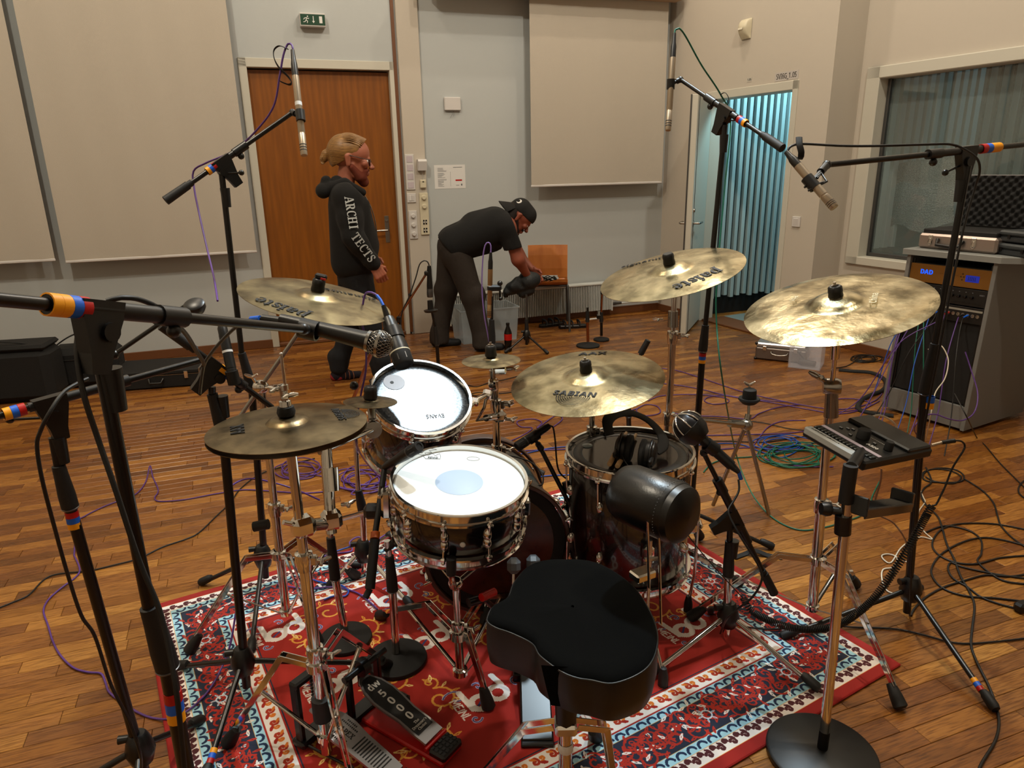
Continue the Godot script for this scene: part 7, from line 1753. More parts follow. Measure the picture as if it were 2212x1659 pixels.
	s = Sh.new(); s.grid(rows); var low := rows.map(func(r): return r.map(func(p): return p - hf.basis.y * 0.004)); s.grid(low, false, false, true); obj("brim", s, mat(Color(0.012, 0.013, 0.015), 0.85), cap)
	var bp: Vector3 = H.call(Vector3(-0.088, 0.082, 0.055)); var bn: Vector3 = (bp - H.call(Vector3(-0.02, 0.05, 0))).normalized()
	s = Sh.new(); s.lathe([Vector2(0.022, -0.004), Vector2(0.022, 0.003), Vector2(0.0, 0.004)], along(bp, bn), 22); var bd := obj("badge", s, M.white, cap)
	words("S", 0.022, M.ink, cap, along(bp + bn * 0.005, bn) * Transform3D(DOWN, Vector3.ZERO), "Droid Serif", true)
	# shirt
	var tb := [[Vector3(-0.035, 0.90, 0.075), Vector3(0.31, 1.035, 0.10), 0.150, 0.150], [Vector3(-0.035, 0.90, -0.075), Vector3(0.31, 1.035, -0.10), 0.150, 0.150], [Vector3(0.16, 1.00, 0), Vector3(0.30, 1.05, 0), 0.165, 0.145], [Vector3(0.02, 0.86, 0), Vector3(0.22, 0.90, 0), 0.15, 0.15]]
	for q in 2: tb += [[sh[q] * Vector3(1, 1, 0.5), sh[q], 0.11, 0.10], [sh[q], sh[q].lerp(el[q], 0.62), 0.098, 0.088]]
	s = skin_mesh(tb, 0.014, 0.035, [[Vector3(-0.085, 0.86, 0), Vector3(-0.75, -0.66, 0)], [sh[0].lerp(el[0], 0.60), (Vector3(0.18, -0.98, 0)).normalized() * 1.0] if false else [Vector3(0.465, 1.0, 0), Vector3(0.94, 0.34, 0)], [Vector3(0.3, 0.835, 0), Vector3(0.22, -0.97, 0)]])
	obj("shirt", s, bump(mat(Color(0.013, 0.017, 0.021), 0.95, 0.0, {"rim_enabled": true, "rim": 0.08, "rim_tint": 0.5}), 0.05, 0.06, 8.0), o)
	jb = [[Vector3(-0.045, 0.88, 0.06), Vector3(-0.03, 0.82, 0.06), 0.135, 0.13], [Vector3(-0.045, 0.88, -0.06), Vector3(-0.03, 0.82, -0.06), 0.135, 0.13]]
	for q in 2: jb += [[hip[q], kn[q], 0.120, 0.090], [kn[q], an[q] + Vector3(0, 0.0, 0), 0.088, 0.075], [an[q] + Vector3(0.0, 0.03, 0), an[q] + Vector3(0.0, -0.03, 0), 0.080, 0.088], [kn[q] + Vector3(0.012, 0.05, 0.01), kn[q] + Vector3(-0.01, 0.04, 0), 0.094, 0.094]]
	s = skin_mesh(jb, 0.014, 0.025, [[Vector3(-0.08, 0.955, 0), Vector3(-0.2, 0.98, 0)], [Vector3(0, 0.03, 0), Vector3.DOWN]])
	obj("trousers", s, bump(mat(Color(0.16, 0.135, 0.115), 0.9), 0.05, 0.10, 7.0), o)
	for q in 2:
		s = skin_mesh([[an[q] + Vector3(-0.035, -0.055, 0), an[q] + Vector3(0.16, -0.062, 0), 0.040, 0.032], [an[q] + Vector3(0, 0, 0), an[q] + Vector3(0.05, -0.05, 0), 0.046, 0.038]], 0.009, 0.016, [[Vector3(0, 0.003, 0), Vector3.DOWN]])
		obj("shoe", s, mat(Color(0.03, 0.05, 0.075), 0.7), o)
	# the dark cloth in his hands
	var cl := base + fw * 0.53 + Vector3(0, 0.56, 0) + fw.cross(Vector3.UP) * 0.06
	s = skin_mesh([[Vector3(-0.10, -0.045, 0), Vector3(0.05, 0.02, 0.02), 0.055, 0.075], [Vector3(0.02, 0.05, 0), Vector3(0.09, 0.03, 0), 0.05, 0.06], [Vector3(-0.14, -0.07, 0.02), Vector3(-0.15, -0.10, 0.01), 0.035, 0.022], [Vector3(-0.05, 0.03, 0.03), Vector3(-0.09, -0.02, 0.04), 0.03, 0.035], [Vector3(0.06, -0.06, 0.02), Vector3(0.0, -0.08, 0.0), 0.04, 0.05], [Vector3(-0.01, -0.02, 0.085), Vector3(-0.04, 0.03, 0.085), 0.018, 0.02, Vector3.ONE, true]], 0.008, 0.02)
	var bag := obj("cloth_bag", s, bump(mat(Color(0.055, 0.085, 0.10), 0.6), 0.05, 0.2, 9.0)); bag.position = cl
	tag(bag, "dark bluish cloth bag held by the bending man beside the chair", "bag")
# ---- rack cabinet at the right and what stands on it
func rack_corner():
	var A := fl(1903, 885); var B := fl(2080, 939)
	var X := (B - A).normalized(); var R := Transform3D(Basis(X, Vector3.UP, X.cross(Vector3.UP)), A)
	var w := A.distance_to(B); var D := 0.62; var H := 0.97; var lean := 0.045
	var o := thing("rack_cabinet", "grey laminate equipment rack desk with sloping front at the right edge", "cabinet", R)
	var s: Sh
	for q in [0.0, w - 0.022]:
		s = Sh.new(); s.plate([Vector2(0, 0.02), Vector2(D, 0.02), Vector2(D, H), Vector2(lean, H)], Transform3D(Basis(Vector3(0, 0, -1), Vector3.UP, Vector3.RIGHT), Vector3(q, 0, 0)), 0.022, 0.002); obj("side_panel", s, M.grey_laminate, o)
	s = Sh.new(); s.box(T(w / 2, 0.08, -0.03), Vector3(w - 0.044, 0.12, 0.02), 0.002); obj("plinth", s, M.grey_laminate, o)
	s = Sh.new(); s.box(T(w / 2, 0.5, -D + 0.01), Vector3(w - 0.044, 0.94, 0.02)); obj("back_panel", s, M.black_matte, o)
	s = Sh.new(); s.box(T(w / 2, 0.145, -0.1), Vector3(w - 0.044, 0.012, 0.16)); obj("floor_panel", s, M.grey_laminate, o)
	var F := func(x: float, y: float, z := 0.0) -> Transform3D:
		# on the leaning front, y up from the floor
		return T(x, y, -0.016 - lean * y / H + z) * Transform3D(Basis(Vector3.RIGHT, -atan(lean / H)), Vector3.ZERO)
	s = Sh.new(); s.box(F.call(w / 2, 0.40, -0.02), Vector3(w - 0.05, 0.48, 0.012)); obj("blank_panel", s, M.black_matte, o)
	for q in [0.024, w - 0.024]: s = Sh.new(); s.box(F.call(q + (0.008 if q < 0.1 else -0.008), 0.55, -0.008), Vector3(0.016, 0.80, 0.006)); obj("rack_rail", s, M.black_metal, o)
	# worktop is a board of its own, it overhangs
	var top := thing("worktop", "grey worktop board on the equipment rack carrying the cases", "worktop", R * T(0, H, 0))
	s = Sh.new(); s.plate([Vector2(-0.02, -0.02 + lean), Vector2(w + 0.02, -0.02 + lean), Vector2(w + 0.22, 0.20), Vector2(w + 0.22, D + 0.03), Vector2(-0.02, D + 0.03)], Transform3D(Basis(Vector3.RIGHT, Vector3(0, 0, -1), Vector3.UP), Vector3.ZERO), 0.034, 0.003); obj("board", s, mat(Color(0.50, 0.51, 0.50), 0.5), top)
	# gold unit
	var u := thing("converter_unit", "gold fronted rack unit with glowing blue letters", "audio unit", R)
	s = Sh.new(); s.box(F.call(w / 2, 0.87, 0.0), Vector3(w - 0.05, 0.105, 0.006), 0.001); obj("front_panel", s, mat(Color(0.52, 0.36, 0.15), 0.42, 0.6), u)
	s = Sh.new(); s.box(F.call(w / 2, 0.87, -0.13), Vector3(w - 0.09, 0.10, 0.24)); obj("chassis", s, M.black_matte, u)
	var led := mat(Color(0.02, 0.10, 0.4), 0.4, 0.0, {"emission_enabled": true, "emission": Color(0.05, 0.35, 1.0), "emission_energy_multiplier": 9.0})
	words("DAD", 0.036, led, u, F.call(0.125, 0.878, 0.0045), "Droid Sans", true, 1.05, "lit_letters")
	s = Sh.new(); s.box(F.call(0.385, 0.868, 0.003), Vector3(0.074, 0.036, 0.003), 0.001); obj("display", s, mat(Color(0.05, 0.08, 0.22), 0.2, 0.0, {"emission_enabled": true, "emission": Color(0.12, 0.22, 0.85), "emission_energy_multiplier": 2.2}), u)
	s = Sh.new()
	for i in 5: s.box(F.call(0.365 + i * 0.009, 0.870, 0.0047), Vector3(0.003, 0.018, 0.0006))
	s.box(F.call(0.382, 0.859, 0.0047), Vector3(0.05, 0.002, 0.0006)); tag(obj("display_marks", s, M.ink, u), "", "", "", "stuff")
	s = Sh.new()
	for q in [[0.330, 0.890], [0.322, 0.874], [0.338, 0.874], [0.330, 0.858]]: s.box(F.call(q[0], q[1], 0.004), Vector3(0.006, 0.006, 0.002))
	tag(obj("button", s, M.black, u), "", "", "", "stuff")
	s = Sh.new()
	for i in 24: s.box(F.call(0.20 + i * 0.0045, 0.878, 0.0035), Vector3(0.0016, 0.0016, 0.0006))
	tag(obj("meter_dots", s, M.ink, u), "", "", "", "stuff")
	# black preamplifier
	u = thing("preamplifier_unit", "black rack unit with a row of small knobs under gold unit", "audio unit", R)
	s = Sh.new(); s.box(F.call(w / 2, 0.765, 0.0), Vector3(w - 0.05, 0.092, 0.006), 0.001); obj("front_panel", s, M.black, u)
	s = Sh.new(); s.box(F.call(w / 2, 0.765, -0.13), Vector3(w - 0.09, 0.085, 0.24)); obj("chassis", s, M.black_matte, u)
	for i in 8:
		s = Sh.new(); s.lathe([Vector2(0.0095, 0), Vector2(0.0085, 0.013), Vector2(0, 0.014)], F.call(0.15 + i * 0.036, 0.768, 0.003) * Transform3D(Basis(Vector3.RIGHT, PI / 2), Vector3.ZERO), 14); s.box(F.call(0.15 + i * 0.036, 0.773, 0.0172), Vector3(0.0016, 0.007, 0.0008)); obj("knob", s, M.black_metal, u)
		s = Sh.new(); s.box(F.call(0.15 + i * 0.036, 0.793, 0.0036), Vector3(0.006, 0.004, 0.001)); obj("knob_mark", s, M.grey_ink, u)
	words("Argos", 0.015, M.grey_ink, u, F.call(0.10, 0.794, 0.0036), "Droid Serif"); words("M801", 0.011, M.grey_ink, u, F.call(w - 0.055, 0.785, 0.0036))
	s = Sh.new(); s.box(F.call(w / 2 + 0.02, 0.735, 0.004), Vector3(w * 0.7, 0.003, 0.003)); obj("groove", s, M.black_metal, u)
	# patch bay
	u = thing("patch_bay", "patch bay strip with a pale label band where coloured cables plug in", "patch bay", R)
	s = Sh.new(); s.box(F.call(w / 2, 0.668, 0.0), Vector3(w - 0.05, 0.088, 0.006), 0.001); obj("front_panel", s, M.black, u)
	s = Sh.new(); s.box(F.call(w / 2, 0.695, 0.0035), Vector3(w - 0.07, 0.011, 0.001)); obj("label_strip", s, mat(Color(0.55, 0.54, 0.50), 0.5), u)
	for i in 16:
		s = Sh.new(); s.lathe([Vector2(0.010, 0), Vector2(0.010, 0.004), Vector2(0.006, 0.004), Vector2(0.006, 0.001), Vector2(0, 0.001)], F.call(0.055 + i * 0.0265, 0.668, 0.003) * Transform3D(Basis(Vector3.RIGHT, PI / 2), Vector3.ZERO), 12); obj("jack", s, M.steel, u)
	# cables from the patch bay to the floor
	var ends := [[0, 1900, 925, "p"], [1, 1886, 935, "p"], [2, 1848, 915, "b"], [3, 1840, 930, "p"], [4, 1960, 935, "g"], [5, 1990, 950, "g"], [6, 1930, 952, "u"], [7, 1875, 920, "k"], [8, 1790, 905, "p"], [9, 1955, 965, "p"], [12, 2005, 968, "p"], [13, 2040, 985, "k"]]
	var cols := {"p": [M.purple_cord, "purple"], "b": [M.blue_cord, "blue"], "g": [M.green_cord, "green"], "u": [M.blue_cord, "blue"], "k": [M.black_cord, "black"]}
	var nth := ["first", "second", "third", "fourth", "fifth", "sixth", "seventh", "eighth", "ninth", "tenth", "eleventh", "twelfth"]
	for i in ends.size():
		var e: Array = ends[i]
		var a: Vector3 = (R * F.call(0.055 + e[0] * 0.0265, 0.668, 0.0)).origin; var z := R.basis.z
		var f := fl(e[1], e[2], 0.006)
		var hang := a.lerp(f, 0.35) + z * 0.05; hang.y = 0.40 + 0.04 * (i % 3)
		s = Sh.new(); s.tube(curve([a, a + z * 0.035 + Vector3(0, -0.004, 0), a + z * 0.055 + Vector3(0, -0.05, 0), hang, a.lerp(f, 0.7) + Vector3(0, 0.14 - a.lerp(f, 0.7).y + 0.02 * (i % 4), 0), f], 0.03), 0.0032, 6)
		var c := thing("patch_cable", "%s cable plugged %s from left into the patch bay, dropping to the floor" % [cols[e[3]][1], nth[i]], "cable", Transform3D())
		obj("cord", s, cols[e[3]][0], c)
		s = Sh.new(); s.rod(a + z * 0.004, a + z * 0.04 + Vector3(0, -0.006, 0), 0.0062, 0.0045); obj("plug", s, [M.blue, M.red, M.black, M.blue][i % 4], c)
	# aluminium case open on the worktop
	var c0 := dp(1992, 528, 4.30); var k0 := R.affine_inverse() * c0
	var ct := H + 0.034
	var cf_ := R * T(0.035, ct, -0.10)
	o = thing("aluminium_case", "open aluminium case with egg crate foam lid on the worktop", "case", cf_)
	s = Sh.new(); s.box(T(0.20, 0.045, -0.15), Vector3(0.44, 0.085, 0.30), 0.012); obj("body", s, mat(Color(0.62, 0.57, 0.54), 0.35, 0.7), o)
	s = Sh.new(); s.box(T(0.20, 0.098, -0.15), Vector3(0.41, 0.03, 0.27), 0.004); obj("foam_base", s, M.black_matte, o)
	s = Sh.new(); s.tube([Vector3(0.10, 0.06, 0.006), Vector3(0.11, 0.03, 0.03), Vector3(0.20, 0.025, 0.034), Vector3(0.235, 0.03, 0.03), Vector3(0.245, 0.06, 0.006)], 0.010, 8); obj("handle", s, M.black, o)
	for q in [0.055, 0.30]:
		s = Sh.new(); s.box(T(q, 0.055, 0.002), Vector3(0.024, 0.05, 0.008), 0.002); s.tube(range(13).map(func(i): return Vector3(q + 0.010 * sin(TAU * i / 12), 0.043 + 0.02 * cos(TAU * i / 12), 0.008)), 0.0018, 5); obj("latch", s, M.chrome, o)
	var lid := T(0.215, 0.115, -0.29) * Transform3D(Basis(Vector3.RIGHT, -0.18), Vector3.ZERO)
	s = Sh.new(); s.box(lid * T(0.01, 0.15, -0.02), Vector3(0.45, 0.30, 0.04), 0.008); var lo := obj("lid", s, mat(Color(0.42, 0.42, 0.43), 0.4, 0.6), o)
	var rows := []
	for i in 37:
		var row := []
		for j in 53: row.append(lid * Vector3(-0.205 + 0.43 * j / 52.0, 0.008 + 0.284 * i / 36.0, 0.012 + 0.012 * sin(i * 1.05) * sin(j * 1.05)))
		rows.append(row)
	s = Sh.new(); s.grid(rows); obj("lid_foam", s, mat(Color(0.030, 0.030, 0.031), 0.9), lo)
	# two grey plastic cases
	for q in [[0.40, 0.0, "lower grey plastic case on the right of the worktop", 0.0], [0.43, 0.067, "upper grey plastic case stacked on another at the worktop's right", 0.06]]:
		o = thing("plastic_case", q[2], "case", R * T(q[0], ct + q[1], -0.13) * Transform3D(Basis(Vector3.UP, -0.35 + q[3]), Vector3.ZERO), "grey plastic cases on the worktop")
		s = Sh.new(); s.box(T(0.13, 0.016, -0.12), Vector3(0.26, 0.030, 0.20), 0.006); obj("bottom", s, mat(Color(0.14, 0.155, 0.165), 0.5), o)
		s = Sh.new(); s.box(T(0.13, 0.048, -0.12) * Transform3D(Basis(Vector3.BACK, 0.0), Vector3.ZERO), Vector3(0.27, 0.028, 0.21), 0.009); obj("lid", s, mat(Color(0.19, 0.21, 0.22), 0.5), o)
		s = Sh.new(); s.box(T(0.06, 0.030, -0.018), Vector3(0.018, 0.022, 0.005), 0.001); obj("latch", s, M.black, o)
		s = Sh.new(); s.box(T(0.20, 0.030, -0.018), Vector3(0.018, 0.022, 0.005), 0.001); obj("latch", s, M.black, o)

func floor_things():
	var s: Sh; var o: Node3D
	# plywood chair seen from behind
	var mid := (fl(1227, 716) + fl(1180, 700)) / 2
	var bl := over(1143, 618, Vector3(0.36, 0, -6.56)); var br := over(1224, 622, Vector3(0.36, 0, -6.56))
	var X := (br - bl); X.y = 0; X = X.normalized()
	var C := Transform3D(Basis(X, Vector3.UP, X.cross(Vector3.UP)), Vector3((bl.x + br.x) / 2, 0, (bl.z + br.z) / 2))
	o = thing("plywood_chair", "plywood chair with an oval slot in its back, standing before the radiator", "chair", C)
	var hw := 0.185
	var prof := [Vector2(0.81, -0.035), Vector2(0.72, -0.012), Vector2(0.60, 0.004), Vector2(0.52, 0.006), Vector2(0.47, -0.008), Vector2(0.445, -0.035), Vector2(0.435, -0.08), Vector2(0.440, -0.20), Vector2(0.445, -0.32), Vector2(0.435, -0.39), Vector2(0.42, -0.42)]
	var fine := []
	for i in prof.size() - 1:
		for k in 5: fine.append(prof[i].lerp(prof[i + 1], k / 5.0))
	fine.append(prof[-1])
	s = Sh.new()
	var cols := 40
	var pt := func(i: int, j: int, off: float) -> Vector3:
		var x := -hw + 2 * hw * j / cols; var t := float(i) / (fine.size() - 1)
		var ww := 1.0 - 0.06 * clampf((fine[i].y + 0.1) * 4, -1, 1)
		return Vector3(x * ww, fine[i].x, fine[i].y + off - 0.02 * (1 - pow(x / hw, 2)) * (1.0 if fine[i].x > 0.5 else 0.0))
	for i in fine.size() - 1:
		for j in cols:
			var cx: float = (-hw + 2 * hw * (j + 0.5) / cols) / 0.105; var cy: float = ((fine[i].x + fine[i + 1].x) / 2 - 0.512) / 0.030
			if cx * cx + cy * cy < 1 and fine[i].y > -0.05 : continue
			for q in [0.0, -0.010]:
				var a: Vector3 = pt.call(i, j, q); var b: Vector3 = pt.call(i, j + 1, q); var c: Vector3 = pt.call(i + 1, j + 1, q); var d: Vector3 = pt.call(i + 1, j, q)
				if i >= 25:
					for v in [0]: a.y += q * 0.6; b.y += q * 0.6; c.y += q * 0.6; d.y += q * 0.6
				var nn: Vector3 = (b - a).cross(d - a).normalized() * (-1.0 if q == 0.0 else 1.0)
				if q == 0.0 and nn.z < 0 and i < 25: nn = -nn
				s.quad(a, b, c, d, nn, Vector3.INF, Vector3.INF, Vector3.INF, [Vector2(j * 0.02, i * 0.01), Vector2((j + 1) * 0.02, i * 0.01), Vector2((j + 1) * 0.02, (i + 1) * 0.01), Vector2(j * 0.02, (i + 1) * 0.01)])
	for j in cols:
		var a: Vector3 = pt.call(0, j, 0); var b: Vector3 = pt.call(0, j + 1, 0); s.quad(a, b, pt.call(0, j + 1, -0.01), pt.call(0, j, -0.01), Vector3.UP)
	obj("shell", s, M.beech, o)
	for q in [-1.0, 1.0]:
		s = Sh.new(); s.tube(curve([Vector3(hw * 0.6 * q, 0.425, -0.06), Vector3(hw * 0.92 * q, 0.43, -0.05), Vector3(hw * 1.02 * q, 0.40, -0.03), Vector3(hw * 1.10 * q, 0.012, 0.05)], 0.02), 0.011, 8); obj("leg", s, M.grey_metal, o)
		s = Sh.new(); s.tube(curve([Vector3(hw * 0.6 * q, 0.425, -0.30), Vector3(hw * 0.92 * q, 0.43, -0.33), Vector3(hw * 1.0 * q, 0.40, -0.35), Vector3(hw * 1.05 * q, 0.012, -0.42)], 0.02), 0.011, 8); obj("leg", s, M.grey_metal, o)
	s = Sh.new(); s.rod(Vector3(-hw * 0.6, 0.425, -0.06), Vector3(-hw * 0.6, 0.425, -0.30), 0.010); s.rod(Vector3(hw * 0.6, 0.425, -0.06), Vector3(hw * 0.6, 0.425, -0.30), 0.010); s.rod(Vector3(-hw * 0.9, 0.425, -0.07), Vector3(hw * 0.9, 0.425, -0.07), 0.010); obj("seat_frame", s, M.grey_metal, o)
	s = Sh.new()
	for k in 5: s.tube(curve(range(19).map(func(i): return Vector3(0.10 * cos(TAU * i / 18 + k) * (1 - 0.08 * k), 0.460 + 0.010 * k + 0.008 * sin(i * 1.9 + k), -0.13 + 0.045 * sin(TAU * i / 18 + k))), 0.02), 0.004, 6)
	tag(obj("cable_coil", s, mat(Color(0.10, 0.16, 0.15), 0.6)), "dark coiled cables lying on the plywood chair's seat, seen through its slot", "cable")
	get_child(get_child_count() - 1).transform = C
	# translucent storage box with bottle
	var tb := fl(1045, 745); o = thing("storage_box", "large translucent plastic box on the floor behind the bending man", "box", Transform3D(Basis(UB, Vector3.UP, NB), Vector3(-0.24, 0, -6.36)))
	var clear := mat(Color(0.78, 0.84, 0.88, 0.34), 0.35, 0.0, {"transparency": BaseMaterial3D.TRANSPARENCY_ALPHA})
	open_box(o, 0.54, 0.36, 0.30, clear, 0.04)
	s = Sh.new(); s.lathe([Vector2(0, 0.0), Vector2(0.030, 0.0), Vector2(0.033, 0.01), Vector2(0.030, 0.05), Vector2(0.033, 0.09), Vector2(0.033, 0.10)], Transform3D(), 20); s.lathe([Vector2(0.033, 0.15), Vector2(0.030, 0.17), Vector2(0.014, 0.215), Vector2(0.013, 0.23), Vector2(0, 0.23)], Transform3D(), 20)
	var bt := thing("cola_bottle", "small dark soda bottle with red label near the low tripod", "bottle", T(fl(1098, 758).x, 0, fl(1098, 758).z))
	obj("bottle", s, mat(Color(0.05, 0.025, 0.02), 0.1), bt)
	s = Sh.new(); s.lathe([Vector2(0.0335, 0.098), Vector2(0.0337, 0.152)], Transform3D(), 20); obj("label", s, M.red, bt)
	s = Sh.new(); s.lathe([Vector2(0.0155, 0.226), Vector2(0.0155, 0.245), Vector2(0, 0.246)], Transform3D(), 16); obj("cap", s, M.black, bt)
	# sandals under the chair
	for q in [[1192, 704, 0.5, "dark sandal under the chair, the one nearer the wall"], [1238, 708, 0.15, "dark sandal beside the chair's right leg, lying flat"]]:
		o = thing("sandal", q[3], "shoe", Transform3D(Basis(Vector3.UP, q[2]), fl(q[0], q[1])), "pair of sandals by the chair")
		s = Sh.new(); s.plate([Vector2(-0.13, -0.03), Vector2(-0.06, -0.036), Vector2(0.05, -0.045), Vector2(0.12, -0.035), Vector2(0.14, 0.0), Vector2(0.12, 0.035), Vector2(0.05, 0.045), Vector2(-0.06, 0.036), Vector2(-0.13, 0.03), Vector2(-0.145, 0.0)], Transform3D(Basis(Vector3.RIGHT, Vector3(0, 0, -1), Vector3.UP), Vector3.ZERO), 0.03, 0.006); obj("sole", s, M.black, o)
		for k in [0.05, -0.02, -0.09]:
			s = Sh.new(); s.tube(range(9).map(func(i): return Vector3(k + 0.01 * sin(i), 0.02 + 0.055 * sin(PI * i / 8.0), 0.044 * cos(PI * i / 8.0))), 0.011, 6, true, 0.5); obj("strap", s, mat(Color(0.03, 0.04, 0.06), 0.6), o)
	s = Sh.new(); s.box(Transform3D(Basis(Vector3.UP, 0.4), fl(1280, 689) + Vector3(0, 0.002, 0)), Vector3(0.16, 0.003, 0.05), 0.001); tag(obj("paper_scrap", s, M.white), "white scrap of paper on the floor under the radiator's right end", "paper")
	# small aluminium flight case
	var a0 := fl(1630, 776); var a1 := fl(1700, 783.5); var ax := (a1 - a0).normalized()
	o = thing("flight_case", "small aluminium flight case with black scribble on its lid", "case", Transform3D(Basis(ax, Vector3.UP, ax.cross(Vector3.UP)), a0))
	s = Sh.new(); s.box(T(0.19, 0.055, -0.13), Vector3(0.38, 0.10, 0.26), 0.010); obj("body", s, mat(Color(0.50, 0.47, 0.45), 0.35, 0.8), o)
	s = Sh.new(); s.box(T(0.19, 0.122, -0.13), Vector3(0.38, 0.034, 0.26), 0.010); obj("lid", s, mat(Color(0.74, 0.75, 0.77), 0.3, 0.7), o)
	s = Sh.new()
	for q in [[0.004, 0.01, -0.004], [0.376, 0.01, -0.004], [0.004, 0.132, -0.004], [0.376, 0.132, -0.004]]: s.ball(Vector3(q[0], q[1], q[2]), 0.013, 8)
	tag(obj("corner", s, M.black, o), "", "", "", "stuff")
	for q in [0.07, 0.30]: s = Sh.new(); s.box(T(q, 0.098, 0.003), Vector3(0.028, 0.034, 0.008), 0.002); obj("latch", s, M.chrome, o)
	s = Sh.new(); s.tube(curve([Vector3(0.12, 0.075, 0.004), Vector3(0.13, 0.062, 0.022), Vector3(0.185, 0.055, 0.028), Vector3(0.235, 0.062, 0.022), Vector3(0.245, 0.075, 0.004)], 0.01), 0.006, 6); obj("handle", s, M.steel, o)
	s = Sh.new()
	s.tube(curve([Vector3(0.10, 0.1398, -0.14), Vector3(0.13, 0.1398, -0.05), Vector3(0.18, 0.1398, -0.04), Vector3(0.20, 0.1398, -0.09), Vector3(0.24, 0.1398, -0.04), Vector3(0.29, 0.1398, -0.06), Vector3(0.31, 0.1398, -0.12)], 0.01), 0.0022, 4); obj("scribble", s, M.ink, o)
	words("AKGXR", 0.07, M.ink, o, Transform3D(DOWN, Vector3(0.21, 0.1395, -0.15)), "Droid Sans", true, 1.1)
	# clear plastic box with a clip inside
	a0 = fl(1701, 794); a1 = fl(1770, 802); ax = (a1 - a0).normalized()
	o = thing("clear_box", "clear plastic box with a black clip in it beside the flight case", "box", Transform3D(Basis(ax, Vector3.UP, ax.cross(Vector3.UP)), (a0 + a1) / 2 + ax.cross(Vector3.UP) * -0.13))
	open_box(o, a0.distance_to(a1), 0.24, 0.215, mat(Color(0.86, 0.88, 0.93, 0.26), 0.3, 0.0, {"transparency": BaseMaterial3D.TRANSPARENCY_ALPHA}), 0.0)
	var cl := thing("microphone_clip", "black clip with short neck lying inside the clear plastic box", "clip", o.transform)
	s = Sh.new(); s.rod(Vector3(-0.05, 0.03, 0.02), Vector3(0.07, 0.03, 0.05), 0.024, 0.022); obj("body", s, M.black, cl)
	s = Sh.new(); s.rod(Vector3(0.0, 0.04, 0.03), Vector3(-0.055, 0.10, 0.03), 0.008); s.box(T(-0.055, 0.105, 0.03), Vector3(0.03, 0.02, 0.02), 0.004); obj("neck", s, M.black, cl)
	a0 = fl(1668, 731); s = Sh.new(); s.box(Transform3D(Basis(Vector3.UP, -1.1), a0 + Vector3(0.12, 0.03, -0.1)), Vector3(0.36, 0.05, 0.14), 0.01); o = thing("white_case", "flat whitish case lying behind the flight case", "case"); obj("shell", s, mat(Color(0.66, 0.67, 0.70), 0.4), o)
	# black bags and case at left
	var L0 := fl(242, 847); var L1 := fl(437, 833); ax = (L1 - L0).normalized()
	o = thing("guitar_case", "flat black hard case with metal edging on the floor at left", "case", Transform3D(Basis(ax, Vector3.UP, ax.cross(Vector3.UP)), L0))
	var lw := L0.distance_to(L1)
	s = Sh.new(); s.box(T(lw / 2, 0.052, -0.19), Vector3(lw, 0.095, 0.38), 0.008); obj("body", s, M.black_matte, o)
	s = Sh.new(); s.box(T(lw / 2, 0.118, -0.19), Vector3(lw, 0.035, 0.38), 0.008); obj("lid", s, M.black_matte, o)
	s = Sh.new()
	for q in [0.006, lw - 0.006]:
		s.box(T(q, 0.136, -0.19), Vector3(0.010, 0.003, 0.38)); s.box(T(q, 0.07, 0.001), Vector3(0.010, 0.13, 0.003))
	s.box(T(lw / 2, 0.100, 0.001), Vector3(lw, 0.004, 0.003)); tag(obj("edging", s, M.steel, o), "", "", "", "stuff")
	for q in [0.10, lw - 0.10]: s = Sh.new(); s.box(T(q, 0.095, 0.004), Vector3(0.028, 0.055, 0.010), 0.003); obj("latch", s, M.chrome, o)
	s = Sh.new(); s.tube([Vector3(lw * 0.42, 0.075, 0.005), Vector3(lw * 0.44, 0.05, 0.03), Vector3(lw * 0.56, 0.05, 0.03), Vector3(lw * 0.58, 0.075, 0.005)], 0.009, 6); obj("handle", s, M.black, o)
	var bagm := bump(mat(Color(0.022, 0.026, 0.028), 0.85), 0.05, 0.05, 7.0)
	o = thing("gig_bag", "big upright black soft bag at the left edge of the floor", "bag", Transform3D(Basis(Vector3.UP, 0.2), fl(60, 872)))
	s = Sh.new(); s.box(T(-0.15, 0.19, -0.15), Vector3(0.66, 0.38, 0.30), 0.05); obj("bag", s, bagm, o)
	s = Sh.new(); s.box(T(-0.15, 0.385, -0.15), Vector3(0.64, 0.04, 0.28), 0.018); obj("flap", s, bagm, o)
	s = Sh.new(); s.tube(curve([Vector3(-0.3, 0.40, -0.1), Vector3(-0.15, 0.44, -0.05), Vector3(0.05, 0.40, -0.1)], 0.03), 0.012, 6, true, 0.4); obj("strap", s, M.black_matte, o)
	o = thing("black_bag", "black padded bag with strap behind the nearest stand at left", "bag", Transform3D(Basis(Vector3.UP, 0.25), fl(190, 842)))
	s = Sh.new(); s.box(T(-0.02, 0.15, -0.18), Vector3(0.46, 0.30, 0.26), 0.045); obj("bag", s, bagm, o)
	s = Sh.new(); s.tube(curve([Vector3(-0.2, 0.31, -0.12), Vector3(-0.02, 0.40, -0.12), Vector3(0.2, 0.30, -0.12)], 0.03), 0.014, 6, true, 0.4); obj("strap", s, M.black_matte, o)
	s = Sh.new(); s.box(T(-0.02, 0.22, -0.048), Vector3(0.36, 0.005, 0.006)); obj("zip", s, M.grey_metal, o)
	# headphones and sticks on the floor tom
	var ft := get_node("floor_tom") as Node3D; var up := ft.transform.basis.y; var hc := dp(1372, 955, 2.30)
	var top_y := ft.position.y + 0.004
	var c1 := fl(1352, 968, top_y + 0.045); var c2 := fl(1396, 980, top_y + 0.045)
	o = thing("headphones", "black studio headphones lying on the floor tom head", "headphones", Transform3D(Basis(), Vector3((c1.x + c2.x) / 2, top_y, (c1.z + c2.z) / 2)))
